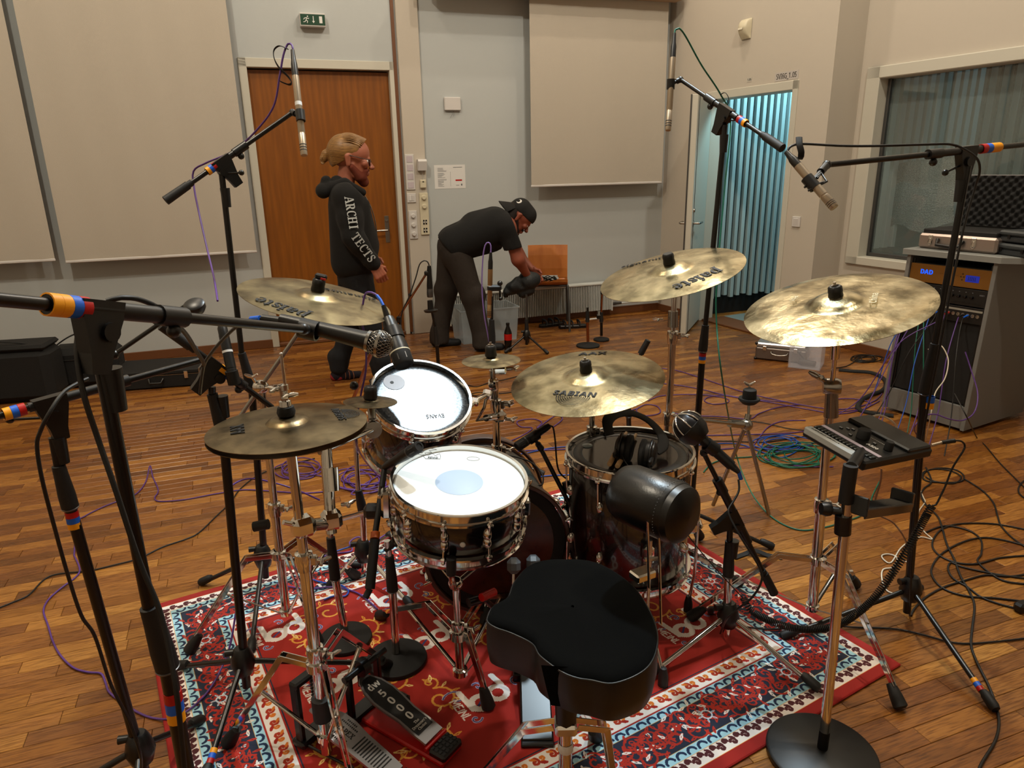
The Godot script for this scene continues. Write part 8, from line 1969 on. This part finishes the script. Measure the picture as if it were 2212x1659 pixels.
	var inv := o.transform.affine_inverse()
	var axis := Vector3(0.93, -0.05, 0.34).normalized()
	for q in [[c1, 1.0], [c2, -1.0]]:
		var f := along(inv * (q[0] as Vector3), axis * (-q[1] as float))
		s = Sh.new(); s.lathe([Vector2(0, 0.030), Vector2(0.030, 0.030), Vector2(0.040, 0.024), Vector2(0.043, 0.010), Vector2(0.043, 0.0), Vector2(0.0, 0.0)], f, 26); var cup := obj("ear_cup", s, M.black, o)
		s = Sh.new(); s.lathe([Vector2(0.022, -0.002), Vector2(0.040, 0.0), Vector2(0.046, -0.008), Vector2(0.044, -0.018), Vector2(0.032, -0.022), Vector2(0.022, -0.016)], f, 26); obj("ear_pad", s, M.black_matte, cup)
		s = Sh.new(); s.lathe([Vector2(0.030, 0.0305), Vector2(0.026, 0.032), Vector2(0.0, 0.032)], f, 22); s.box(f * T(0, 0.022, 0.05), Vector3(0.018, 0.012, 0.05), 0.004); obj("yoke", s, M.black, cup)
		s = Sh.new(); s.tube(range(11).map(func(i): return f * Vector3(0.047 * cos(PI * i / 10), 0.016, 0.047 * sin(PI * i / 10))), 0.005, 6); obj("yoke_ring", s, M.black_metal, cup)
	var bpts := [dp(1318, 940, 2.28), dp(1312, 912, 2.30), dp(1328, 895, 2.36), dp(1362, 892, 2.42), dp(1400, 908, 2.42), dp(1428, 938, 2.36), dp(1432, 962, 2.30), dp(1416, 975, 2.27)]
	s = Sh.new(); var bc: Array = curve(bpts, 0.012).map(func(p): return inv * p); s.tube(bc, 0.019, 10, true, 0.25); obj("headband", s, M.black_matte, o)
	var stick_m := mat(Color(0.78, 0.64, 0.46), 0.5)
	for q in [[1316, 1016, 1350, 940, "left drumstick of the pair under the headphones"], [1333, 1020, 1360, 962, "right drumstick of the pair under the headphones"]]:
		var a := fl(q[0], q[1] - 12, top_y + 0.012); var b := fl(q[2], q[3], top_y + 0.012)
		b = a + (b - a).normalized() * 0.30
		o = thing("drumstick", q[4], "drumstick", T(a.x, a.y, a.z), "pair of drumsticks")
		s = Sh.new(); s.lathe([Vector2(0, 0), Vector2(0.006, 0.0005), Vector2(0.0082, 0.004), Vector2(0.0082, 0.22), Vector2(0.005, 0.29), Vector2(0, 0.30)], along(Vector3.ZERO, b - a), 14); obj("shaft", s, stick_m, o)
	# small outlet low on the pier
	o = thing("floor_outlet", "small white trunking outlet low on the pier behind the dark stands", "socket", fB(1.56, 0.13, 0.0)); s = Sh.new(); s.box(T(0, 0, 0.015), Vector3(0.09, 0.10, 0.03), 0.004); obj("housing", s, M.white_plastic, o)

func open_box(o: Node3D, w: float, d: float, h: float, m: Material, flare: float):
	var s := Sh.new(); var t := 0.004
	var P := func(y: float, inset: float, sx: float, sz: float) -> Vector3: return Vector3(sx * (w / 2 - flare * (1 - y / h) * 0.5 - inset), y, sz * (d / 2 - flare * (1 - y / h) * 0.5 - inset))
	var c := [[-1, -1], [1, -1], [1, 1], [-1, 1]]
	for i in 4:
		var a: Array = c[i]; var b: Array = c[(i + 1) % 4]
		var nn := Vector3(a[0] + b[0], 0, a[1] + b[1]).normalized()
		s.quad(P.call(0.0, 0.0, a[0], a[1]), P.call(0.0, 0.0, b[0], b[1]), P.call(h, 0.0, b[0], b[1]), P.call(h, 0.0, a[0], a[1]), nn)
		s.quad(P.call(t, t, a[0], a[1]), P.call(t, t, b[0], b[1]), P.call(h, t, b[0], b[1]), P.call(h, t, a[0], a[1]), -nn)
	s.quad(P.call(0.0, 0, -1, -1), P.call(0.0, 0, 1, -1), P.call(0.0, 0, 1, 1), P.call(0.0, 0, -1, 1), Vector3.DOWN)
	s.quad(P.call(t, t, -1, -1), P.call(t, t, 1, -1), P.call(t, t, 1, 1), P.call(t, t, -1, 1), Vector3.UP)
	obj("tub", s, m, o)
	s = Sh.new()
	for i in 4:
		var a: Array = c[i]; var b: Array = c[(i + 1) % 4]
		s.rod(P.call(h, -0.004, a[0], a[1]), P.call(h, -0.004, b[0], b[1]), 0.007, -1, 8)
	obj("rim", s, m, o)
# ---- cables; points are [x, y] on the floor, [x, y, h] at a height, or [x, y, 0, d] at a depth along the view
func cable_points(list: Array) -> Array:
	var out := []
	for q in list:
		if q.size() == 4: out.append(dp(q[0], q[1], q[3]))
		elif q.size() == 3: out.append(fl(q[0], q[1], q[2]))
		else: out.append(fl(q[0], q[1], 0.0045))
	return out
func cable(label: String, m: Material, list: Array, r := 0.0033, called := "cable", step := 0.015) -> Node3D:
	var p := cable_points(list)
	var o := thing(called, label, "cable", T(p[0].x, p[0].y, p[0].z))
	var s := Sh.new(); s.tube(curve(p.map(func(v): return v - p[0]), step), r, 7); obj("cord", s, m, o)
	return o
func loops(label: String, m: Material, cx: float, cy: float, rx: float, ry: float, n: int, seed_: int, tail: Array, r := 0.0033):
	var g := RandomNumberGenerator.new(); g.seed = seed_
	var list := []
	for i in n * 9:
		var a := TAU * i / 9.0 * 1.02 + seed_
		var k := 0.72 + 0.28 * sin(i * 0.61 + seed_) + 0.12 * g.randf()
		list.append([cx + rx * k * cos(a) + 0.18 * rx * sin(i * 0.23 + seed_), cy + ry * k * sin(a) + 0.12 * ry * cos(i * 0.31), 0.005 + 0.004 * ((i / 9) % 4)])
	return cable(label, m, list + tail, r)
func strap(o: Node3D, pts: Array, w := 0.010):
	var inv := o.transform.affine_inverse()
	var s := Sh.new(); s.tube(curve(pts.map(func(v): return inv * v), 0.01), w, 8, true, 0.16); obj("cable_tie", s, M.black_matte, o)
func cables():
	var P: Material = M.purple_cord; var K: Material = M.black_cord; var B: Material = M.blue_cord; var G: Material = M.green_cord; var W: Material = M.white_cord
	var o := cable("purple microphone cable from left overhead, looping over its connector and hanging down the boom tail", P, [[633, 110, 0, 2.32], [631, 98, 0, 2.32], [622, 95, 0, 2.33], [612, 120, 0, 2.33], [604, 165, 0, 2.34], [590, 232, 0, 2.37], [548, 288, 0, 2.42], [500, 328, 0, 2.48], [445, 352, 0, 2.50], [418, 370, 0, 2.52], [420, 410, 0, 2.52], [432, 470, 0, 2.50], [448, 540, 0, 2.45], [462, 600, 0, 2.35], [470, 650, 0, 2.2]])
	strap(o, [dp(621, 106, 2.33), dp(604, 99, 2.33), dp(592, 108, 2.33), dp(592, 125, 2.33), dp(602, 145, 2.33), dp(622, 165, 2.33), dp(630, 178, 2.33), dp(624, 183, 2.33), dp(606, 176, 2.33)])
	o = cable("green microphone cable arching from right overhead down its black pole to the floor", G, [[1457, 74, 0, 2.62], [1459, 64, 0, 2.62], [1467, 61, 0, 2.62], [1482, 80, 0, 2.66], [1515, 140, 0, 2.72], [1556, 203, 0, 2.80], [1578, 260, 0, 2.86], [1566, 400, 0, 2.86], [1549, 600, 0, 2.88], [1548, 700, 0, 2.9], [1562, 830, 0, 2.9], [1590, 980, 0.12], [1622, 1062, 0.03], [1665, 1115], [1715, 1142], [1762, 1143], [1830, 1125], [1872, 1105], [1885, 1070], [1900, 1040]])
	strap(o, [dp(1556, 205, 2.79), dp(1566, 200, 2.78), dp(1574, 212, 2.78), dp(1572, 226, 2.79), dp(1562, 232, 2.8)], 0.008)
	o = cable("black cable stretched level above the right boom from the slanting microphone", K, [[1699, 330, 0, 1.80], [1704, 320, 0, 1.80], [1716, 313, 0, 1.81], [1740, 311, 0, 1.82], [1820, 315, 0, 1.83], [1900, 315, 0, 1.85], [2000, 312, 0, 1.88], [2055, 312, 0, 1.90], [2090, 326, 0, 1.90], [2112, 345, 0, 1.90], [2116, 372, 0, 1.92], [2106, 405, 0, 1.95], [2080, 500, 0, 1.98], [2040, 700, 0, 2.05], [1985, 1000, 0, 2.2], [1968, 1250, 0, 2.3], [1965, 1330]])
	strap(o, [dp(1726, 296, 1.81), dp(1727, 312, 1.80), dp(1731, 330, 1.80), dp(1728, 344, 1.81), dp(1722, 340, 1.82)], 0.008)
	cable("thick black cable wound over the nearest boom and dropping to left clamp", K, [[230, 651, 0, 0.99], [262, 643, 0, 1.0], [305, 648, 0, 1.03], [352, 672, 0, 1.08], [400, 720, 0, 1.2], [425, 760, 0, 1.35], [440, 785, 0, 1.5], [436, 792, 0, 1.52]], 0.0040)
	cable("black cable hanging along the nearest thick pole", K, [[172, 700, 0, 0.93], [166, 760, 0, 0.92], [180, 850, 0, 0.92], [212, 950, 0, 0.94], [250, 1060, 0, 0.95], [300, 1210, 0, 0.97], [345, 1320, 0, 0.98], [368, 1420, 0, 0.98], [384, 1520, 0, 0.98], [400, 1680, 0, 1.0]], 0.0038)
	o = cable("grey sheened cable with blue tape plugged into the vocal microphone", mat(Color(0.16, 0.17, 0.18), 0.3), [[592, 689, 0, 1.42], [570, 688, 0, 1.42], [545, 690, 0, 1.43], [512, 705, 0, 1.46], [480, 735, 0, 1.5], [455, 765, 0, 1.54], [440, 792, 0, 1.56], [432, 850, 0, 1.6]], 0.0037)
	var s := Sh.new(); var iv := o.transform.affine_inverse()
	s.rod(iv * dp(562, 688, 1.42), iv * dp(542, 690, 1.43), 0.0062); obj("blue_tape", s, M.blue, o)
	s = Sh.new(); s.rod(iv * dp(624, 697, 1.42), iv * dp(566, 688, 1.42), 0.0105, 0.0085); obj("connector", s, M.black, o)
	cable("black cable hanging from the left edge stand beside its pole", K, [[190, 818, 0, 1.30], [140, 845, 0, 1.25], [108, 890, 0, 1.22], [88, 930, 0, 1.22], [80, 965, 0, 1.23], [92, 1040, 0, 1.25], [118, 1140, 0, 1.3], [146, 1240, 0, 1.36], [176, 1330, 0, 1.42], [205, 1375, 0, 1.46], [240, 1480, 0, 1.52], [280, 1560, 0, 1.58], [305, 1640, 0, 1.62], [300, 1690]], 0.0036)
	cable("black floor cable entering at the left edge and running up to the hi-hat side stand", K, [[-10, 1316], [30, 1300], [62, 1285], [95, 1252], [125, 1240], [190, 1233], [240, 1222], [300, 1206], [350, 1182], [400, 1165], [430, 1150], [470, 1112], [498, 1085], [520, 1055], [560, 1025], [610, 1008], [680, 990]], 0.0030)
	cable("purple cable with a spike shaped kink on the bare floor at left", P, [[160, 1200], [168, 1130], [185, 1114], [225, 1094], [262, 1080], [295, 1066], [315, 1040], [324, 1006, 0.03], [330, 1030], [340, 1052], [341, 1064], [334, 1076], [346, 1083], [400, 1079], [470, 1066], [530, 1058], [600, 1062], [660, 1065], [720, 1060]])
	cable("purple cable snaking down the left floor and across the rug's corner", P, [[160, 1200], [172, 1228], [165, 1245], [130, 1272], [104, 1296], [94, 1320], [104, 1352], [114, 1385], [130, 1415], [158, 1442], [190, 1452], [218, 1455], [228, 1475], [236, 1495], [262, 1516], [300, 1540], [335, 1552], [375, 1551, 0.015], [415, 1528, 0.015], [452, 1490, 0.015], [480, 1440, 0.03], [498, 1390, 0.08], [510, 1320, 0.16], [520, 1270, 0.22], [508, 1200, 0.30], [494, 1130, 0.38], [492, 1070, 0.44], [502, 1048, 0.46], [540, 1034, 0.45], [600, 1045, 0.40], [650, 1062, 0.36], [690, 1080, 0.3]])
	loops("tangle of purple cable loops on the floor left of the rack tom", P, 655, 1015, 52, 22, 4, 3, [[700, 1030], [740, 1055], [800, 1065], [835, 1050]])
	loops("denser purple cable coil on the floor behind the snare's left side", P, 782, 1035, 58, 26, 7, 8, [[850, 1010], [900, 990]])
	cable("blue cable crossing the rug's back edge beneath the hi-hat", B, [[640, 1230, 0.015], [690, 1206, 0.015], [740, 1186, 0.015], [790, 1172, 0.015], [840, 1160, 0.015], [900, 1140, 0.015]])
	cable("purple cable arching over the rug's back edge left of the snare", P, [[690, 1205, 0.015], [720, 1196, 0.015], [760, 1190, 0.015], [755, 1172, 0.03], [775, 1160, 0.04], [800, 1172, 0.015], [840, 1150, 0.015]])
	cable("blue cable curl lying on the red rug behind the round bases", B, [[676, 1252, 0.016], [695, 1258, 0.015], [730, 1262, 0.015], [752, 1275, 0.015], [745, 1288, 0.015], [720, 1288, 0.015], [700, 1296, 0.015]])
	cable("purple cable end on the red rug reaching toward the kick pedal", P, [[600, 1262, 0.016], [660, 1272, 0.015], [720, 1268, 0.015], [770, 1280, 0.015], [800, 1302, 0.015], [815, 1316, 0.015]])
	o = cable("purple to blue cable looping from the tom microphone's connector", P, [[836, 686, 0, 2.16], [830, 662, 0, 2.16], [818, 642, 0, 2.17], [803, 632, 0, 2.18], [788, 638, 0, 2.2], [782, 690, 0, 2.22], [790, 740, 0, 2.24], [790, 800, 0, 2.26], [780, 850, 0, 2.28], [772, 900, 0, 2.3], [770, 960, 0, 2.32], [800, 1010, 0.2], [830, 1040]])
	s = Sh.new(); iv = o.transform.affine_inverse(); s.rod(iv * dp(838, 690, 2.16), iv * dp(828, 660, 2.16), 0.010, 0.007); obj("connector", s, M.black, o); s = Sh.new(); s.tube([iv * dp(828, 660, 2.16), iv * dp(822, 648, 2.165), iv * dp(814, 638, 2.17)], 0.0048, 7); obj("blue_tape", s, M.blue, o)
	var sb := fl(1076, 1012)
	var ov := func(x: float, y: float) -> Array: var p := over(x, y, sb); return [x, y, 0.0, depth(p)]
	cable("lilac cable arching over the gilded microphone and down its stand", mat(Color(0.50, 0.40, 0.68), 0.45), [ov.call(1060, 546), ov.call(1060, 530), ov.call(1055, 524), ov.call(1048, 530), ov.call(1043, 560), ov.call(1041, 620), ov.call(1046, 680), ov.call(1056, 735), ov.call(1066, 800), ov.call(1070, 900), ov.call(1074, 980), [1080, 1016]])
	sb = fl(866, 818)
	o = cable("thin black cable with red tip hanging from the coppery boom", K, [ov.call(927, 574), ov.call(924, 566), ov.call(916, 563), ov.call(906, 572), ov.call(898, 600), ov.call(884, 640), ov.call(870, 670), ov.call(866, 700), ov.call(868, 780), [880, 815]], 0.003)
	cable("black cable hanging from the dynamic microphone between the toms", K, [[1186, 921, 0, 2.36], [1194, 922, 0, 2.37], [1199, 950, 0, 2.38], [1203, 1000, 0, 2.39], [1210, 1022, 0, 2.4], [1225, 1035, 0, 2.4]], 0.0030)
	cable("black cable curving from the floor behind snare to its microphone clamp", K, [[1000, 985, 0, 2.5], [1080, 982, 0, 2.5], [1140, 995, 0, 2.48], [1170, 1022, 0, 2.45], [1172, 1045, 0, 2.42], [1160, 1050, 0, 2.4]], 0.0030)
	cable("black cable looping from the egg shaped microphone to its stand foot", K, [[1595, 1036, 0, 2.06], [1596, 1060, 0, 2.05], [1583, 1085, 0, 2.04], [1574, 1100, 0, 2.03], [1577, 1118, 0, 2.02], [1600, 1160, 0, 2.0], [1640, 1225, 0, 2.0], [1645, 1255, 0, 2.0], [1625, 1290, 0, 2.02], [1590, 1318, 0, 2.06], [1568, 1340, 0, 2.1], [1556, 1368, 0.02]], 0.0032)
	cable("thin headphone cable running from the floor tom over bolster to the coiled cord", K, [[1345, 985, 0, 2.22], [1352, 1000, 0, 2.2], [1372, 1022, 0, 2.14], [1400, 1050, 0, 2.05], [1440, 1090, 0, 1.86], [1492, 1164, 0, 1.9], [1540, 1222, 0, 1.95], [1605, 1292, 0, 2.05]], 0.0016)
	# coiled headphone lead
	var path: Array = curve(cable_points([[1606, 1292, 0, 2.06], [1622, 1318, 0, 2.05], [1660, 1340, 0, 2.02], [1710, 1356, 0, 2.0], [1760, 1360, 0, 1.98], [1810, 1350, 0, 1.96], [1850, 1326, 0, 1.94], [1890, 1290, 0, 1.93], [1930, 1235, 0, 1.92], [1970, 1170, 0, 1.92], [2000, 1115, 0, 1.92], [2014, 1092, 0, 1.92]]), 0.0008)
	o = thing("coiled_cord", "black spiral headphone cord sagging from the mixer across the chrome stand", "cable", T(path[0].x, path[0].y, path[0].z))
	var hel := []; var fr := Vector3.ZERO
	for i in path.size() - 1:
		var d: Vector3 = (path[i + 1] - path[i]).normalized()
		if fr == Vector3.ZERO: fr = d.cross(Vector3.UP).normalized()
		fr = (fr - d * fr.dot(d)).normalized(); var a := TAU * i * 0.105
		if path[i].distance_to(path[i + 1]) > 1e-6: hel.append(path[i] + (fr * cos(a) + d.cross(fr) * sin(a)) * 0.0092 - path[0])
	s = Sh.new(); s.tube(hel, 0.0021, 5); obj("coil", s, M.black_cord, o)
	iv = o.transform.affine_inverse()
	s = Sh.new(); s.tube(curve([iv * dp(2014, 1092, 1.92), iv * dp(2022, 1090, 1.92), iv * dp(2030, 1075, 1.92), iv * dp(2042, 1050, 1.92), iv * dp(2058, 1010, 1.91), iv * dp(2080, 975, 1.9), iv * dp(2084, 962, 1.9), iv * dp(2076, 953, 1.89), iv * dp(2060, 952, 1.88)], 0.01), 0.0026, 7); obj("lead", s, M.black_cord, o)
	s = Sh.new(); s.rod(iv * dp(2062, 952, 1.88), iv * dp(2034, 956, 1.88), 0.0062, 0.0055); obj("plug", s, M.black, o)
	s = Sh.new(); s.rod(iv * dp(2034, 956, 1.88), iv * dp(2012, 962, 1.88), 0.0045); obj("plug_tip", s, M.nickel, o)
	# white cords at the mixer
	cable("white cord leaving the back of the mixer and drooping to the floor", W, [[1884, 900, 0, 2.04], [1898, 897, 0, 2.06], [1915, 902, 0, 2.1], [1932, 915, 0, 2.15], [1940, 930, 0, 2.2], [1955, 960, 0, 2.3], [1975, 985]], 0.0030)
	cable("white cord knotted in loops beside the right stand's foot", W, [[1990, 1030], [1985, 1050], [1995, 1075], [1998, 1085], [1985, 1105], [1984, 1130], [1998, 1150], [2014, 1165], [1990, 1160], [1965, 1170], [1945, 1185], [1925, 1215], [1910, 1210], [1905, 1200], [1920, 1197], [1938, 1205], [1930, 1225], [1908, 1230], [1905, 1250], [1915, 1275], [1940, 1283], [1965, 1275], [1975, 1250], [1965, 1220], [1950, 1210]], 0.0028)
	cable("pale cord hanging under the mixer tray toward the right stand", mat(Color(0.55, 0.42, 0.33), 0.5), [[1904, 1015, 0, 2.0], [1902, 1040, 0, 2.05], [1890, 1085, 0, 2.1], [1895, 1110, 0, 2.2], [1930, 1130, 0, 2.3], [1955, 1165, 0, 2.35], [1960, 1190]], 0.0028)
	# floor between the kit and the rack
	cable("long purple cable across the floor behind the right crash stand", P, [[1420, 795], [1460, 800], [1510, 815], [1560, 832], [1610, 848], [1670, 862], [1740, 876], [1800, 884], [1850, 880], [1890, 865], [1905, 850]])
	cable("purple cable running under the loose cymbal arm toward rack", P, [[1425, 828], [1470, 833], [1520, 842], [1560, 852], [1620, 862], [1680, 872], [1750, 885], [1810, 894], [1860, 885], [1900, 866]])
	cable("purple cable with one round loop beside the right black stand", P, [[1400, 866], [1430, 855], [1500, 852], [1540, 855], [1572, 862], [1570, 870], [1540, 873], [1522, 866], [1530, 858], [1560, 854], [1600, 860], [1650, 865], [1700, 868]])
	cable("purple cable curving forward from the loose cymbal arm", P, [[1725, 874], [1680, 880], [1640, 893], [1618, 905], [1560, 900], [1500, 898], [1450, 892]])
	cable("purple cable making a wide bend to the green coil", P, [[1740, 908], [1690, 910], [1660, 922], [1640, 945], [1625, 970], [1640, 985], [1680, 1000], [1740, 1008], [1800, 1008]])
	cable("purple cable in the straight bundle behind the floor tom", P, [[1500, 941], [1560, 940], [1640, 938], [1700, 936], [1750, 930]]); cable("blue cable in the straight bundle behind the floor tom", B, [[1505, 962], [1550, 958], [1600, 960], [1650, 978], [1690, 988], [1730, 970], [1760, 955]]); cable("black cable in the straight bundle behind the floor tom", K, [[1510, 952], [1580, 953], [1650, 955], [1720, 945], [1770, 938]], 0.0030); cable("second purple cable nearer the floor tom in that bundle", P, [[1520, 974], [1590, 968], [1660, 966], [1720, 964], [1765, 962]])
	cable("thin black cable slanting across the purple ones to the mixer stand", K, [[1480, 900], [1560, 905], [1640, 912], [1700, 925], [1745, 930]], 0.0028)
	loops("heap of green cable coils on the floor left of the china stand", G, 1722, 982, 74, 26, 9, 5, [[1640, 985], [1580, 990], [1540, 1000], [1520, 1020]])
	loops("blue cable loops among the green coils on the floor", B, 1690, 958, 55, 17, 4, 12, [[1760, 950], [1780, 935]])
	cable("purple cable lying in a loop at the rack's left foot", P, [[1790, 880], [1785, 868], [1810, 862], [1850, 862], [1880, 870], [1870, 882], [1830, 888], [1800, 890]])
	cable("purple cable curving behind the far splash stand on bare floor", P, [[1000, 995], [1060, 968], [1120, 945], [1150, 925], [1125, 922], [1118, 910], [1150, 905], [1170, 912], [1160, 925], [1200, 898], [1215, 905], [1195, 922]])
	cable("bundle purple cable running from behind snare to floor tom", P, [[1080, 990], [1120, 975], [1180, 972], [1240, 970]]); cable("blue cable running from behind snare to floor tom", B, [[1080, 985], [1130, 980], [1190, 968], [1240, 964]])
	cable("light blue cable low between bass drum and floor tom", B, [[1140, 1035], [1180, 1028], [1225, 1026], [1250, 1025]])
	cable("small purple loop on the floor right under the ride", P, [[1380, 880], [1375, 888], [1395, 898], [1425, 892], [1420, 878], [1395, 874], [1372, 884], [1340, 890], [1300, 890]])
	cable("dark cable crossing behind far splash stand on the boards", K, [[1005, 830], [1030, 835], [1060, 825], [1090, 820], [1120, 812]], 0.003); cable("dark knotted cable behind the rack tom on the boards", K, [[985, 855], [1010, 852], [1035, 858], [1020, 866], [1000, 860], [1030, 848], [1080, 850], [1110, 846]], 0.003)
	# right floor black cables
	var kb: Material = M.black_cord
	cable("black cable ring coiled on the boards right of the mixer", kb, [[1992, 1028], [1998, 1018], [2030, 1011], [2065, 1015], [2082, 1028], [2075, 1040], [2035, 1042], [2000, 1038], [1994, 1026], [2010, 1014], [2050, 1016], [2076, 1030], [2060, 1044], [2020, 1040], [2000, 1030]], 0.0036)
	cable("long black cable curving over the boards to the right edge", kb, [[2082, 1034], [2120, 1058], [2145, 1085], [2155, 1115], [2162, 1135], [2185, 1160], [2220, 1185]], 0.0036)
	cable("black cable descending from the ring down the right floor to the bottom", kb, [[2000, 1010], [2012, 1040], [1996, 1055], [1990, 1070], [2000, 1090], [2025, 1115], [2035, 1140], [2045, 1175], [2062, 1210], [2075, 1245], [2095, 1280], [2105, 1310], [2100, 1360], [2098, 1395], [2110, 1430], [2135, 1480], [2150, 1520], [2158, 1560], [2150, 1600], [2120, 1650], [2110, 1680]], 0.0040)
	cable("black cable with wide oval loop on the right boards", kb, [[2220, 1145], [2150, 1132], [2080, 1131], [2040, 1140], [2020, 1158], [2014, 1180], [2030, 1200], [2065, 1215], [2110, 1218], [2160, 1205], [2220, 1200]], 0.0036)
	cable("black cable with tall loop left of the wide oval", kb, [[2000, 1150], [2040, 1136], [2090, 1145], [2118, 1165], [2120, 1195], [2112, 1212], [2135, 1235], [2170, 1255], [2220, 1262]], 0.0036)
	cable("black cable folding back toward the right stand's hub", kb, [[2220, 1180], [2160, 1165], [2115, 1162], [2070, 1175], [2030, 1200], [2012, 1230], [2020, 1255], [2045, 1275], [2090, 1288], [2150, 1292], [2220, 1300]], 0.0036)
	cable("black cable nested with a small bend on the right boards", kb, [[2220, 1250], [2150, 1240], [2080, 1225], [2055, 1215], [2048, 1230], [2060, 1250], [2090, 1268], [2120, 1290], [2160, 1305], [2200, 1315]], 0.0036)
	cable("black cable from the hub of the right stand to the oval loops", kb, [[1968, 1330], [1975, 1315], [2000, 1290], [2040, 1268], [2090, 1252], [2130, 1242], [2180, 1245], [2220, 1240]], 0.0036)
	cable("long thin black cable from rug past the right stand to the right edge", kb, [[1590, 1350, 0.015], [1640, 1358, 0.015], [1700, 1358, 0.015], [1780, 1352, 0.015], [1850, 1355], [1930, 1358], [1990, 1370], [2050, 1386], [2090, 1390], [2150, 1386], [2220, 1378]], 0.0030)
	cable("thin dark cable falling from the rack down to the right edge", kb, [[2062, 850, 0, 3.6], [2091, 906, 0, 3.5], [2110, 945], [2128, 962], [2160, 1000], [2209, 1049], [2225, 1065]], 0.0030)
	cable("dark cable curl cut by the right edge above the loops", kb, [[2225, 1030], [2205, 1045], [2200, 1062], [2212, 1075], [2230, 1085]], 0.0036)
	o = thing("cable_plug", "black cable connector lying at the right edge of the floor", "plug", Transform3D(Basis(Vector3.UP, 0.4), fl(2205, 1320))); s = Sh.new(); s.box(T(0, 0.018, 0), Vector3(0.05, 0.036, 0.035), 0.008); obj("body", s, M.black, o)
	cable("purple loop hanging at the rack's right front side", P, [[2085, 760, 0, 3.72], [2098, 800, 0, 3.7], [2112, 850, 0, 3.66], [2105, 890, 0, 3.6], [2080, 908, 0, 3.55], [2050, 905, 0, 3.5], [2020, 895, 0, 3.5], [1995, 900, 0, 3.5], [1975, 925, 0, 3.5], [1985, 945]])
	cable("white cord bowed in front of the black rack panel", W, [[2005, 755, 0, 3.8], [2030, 745, 0, 3.75], [2046, 768, 0, 3.72], [2048, 790, 0, 3.7], [2040, 820, 0, 3.68], [2020, 850, 0, 3.66], [2010, 900, 0, 3.6], [2000, 950]], 0.0030)
	cable("thick black multicore cable looping on the floor left of the rack", M.black_matte, [[1812, 800], [1840, 803], [1880, 806], [1905, 816], [1915, 830], [1905, 845], [1880, 855], [1858, 868], [1855, 885], [1880, 893], [1930, 900]], 0.017)
	loops("dark thin cable coil tied up behind the clear plastic box", kb, 1872, 775, 32, 8, 6, 4, [[1830, 790], [1800, 795]])
	o = thing("cable_strap", "flat black strap lying on the boards behind the rug's right edge", "strap", Transform3D(Basis(), fl(1585, 1195))); iv = o.transform.affine_inverse()
	s = Sh.new(); s.tube(curve(cable_points([[1585, 1205], [1610, 1196], [1625, 1190, 0.02], [1640, 1192, 0.015], [1660, 1200], [1690, 1204]]).map(func(v): return iv * v), 0.01), 0.013, 8, true, 0.15); obj("webbing", s, M.black_matte, o)
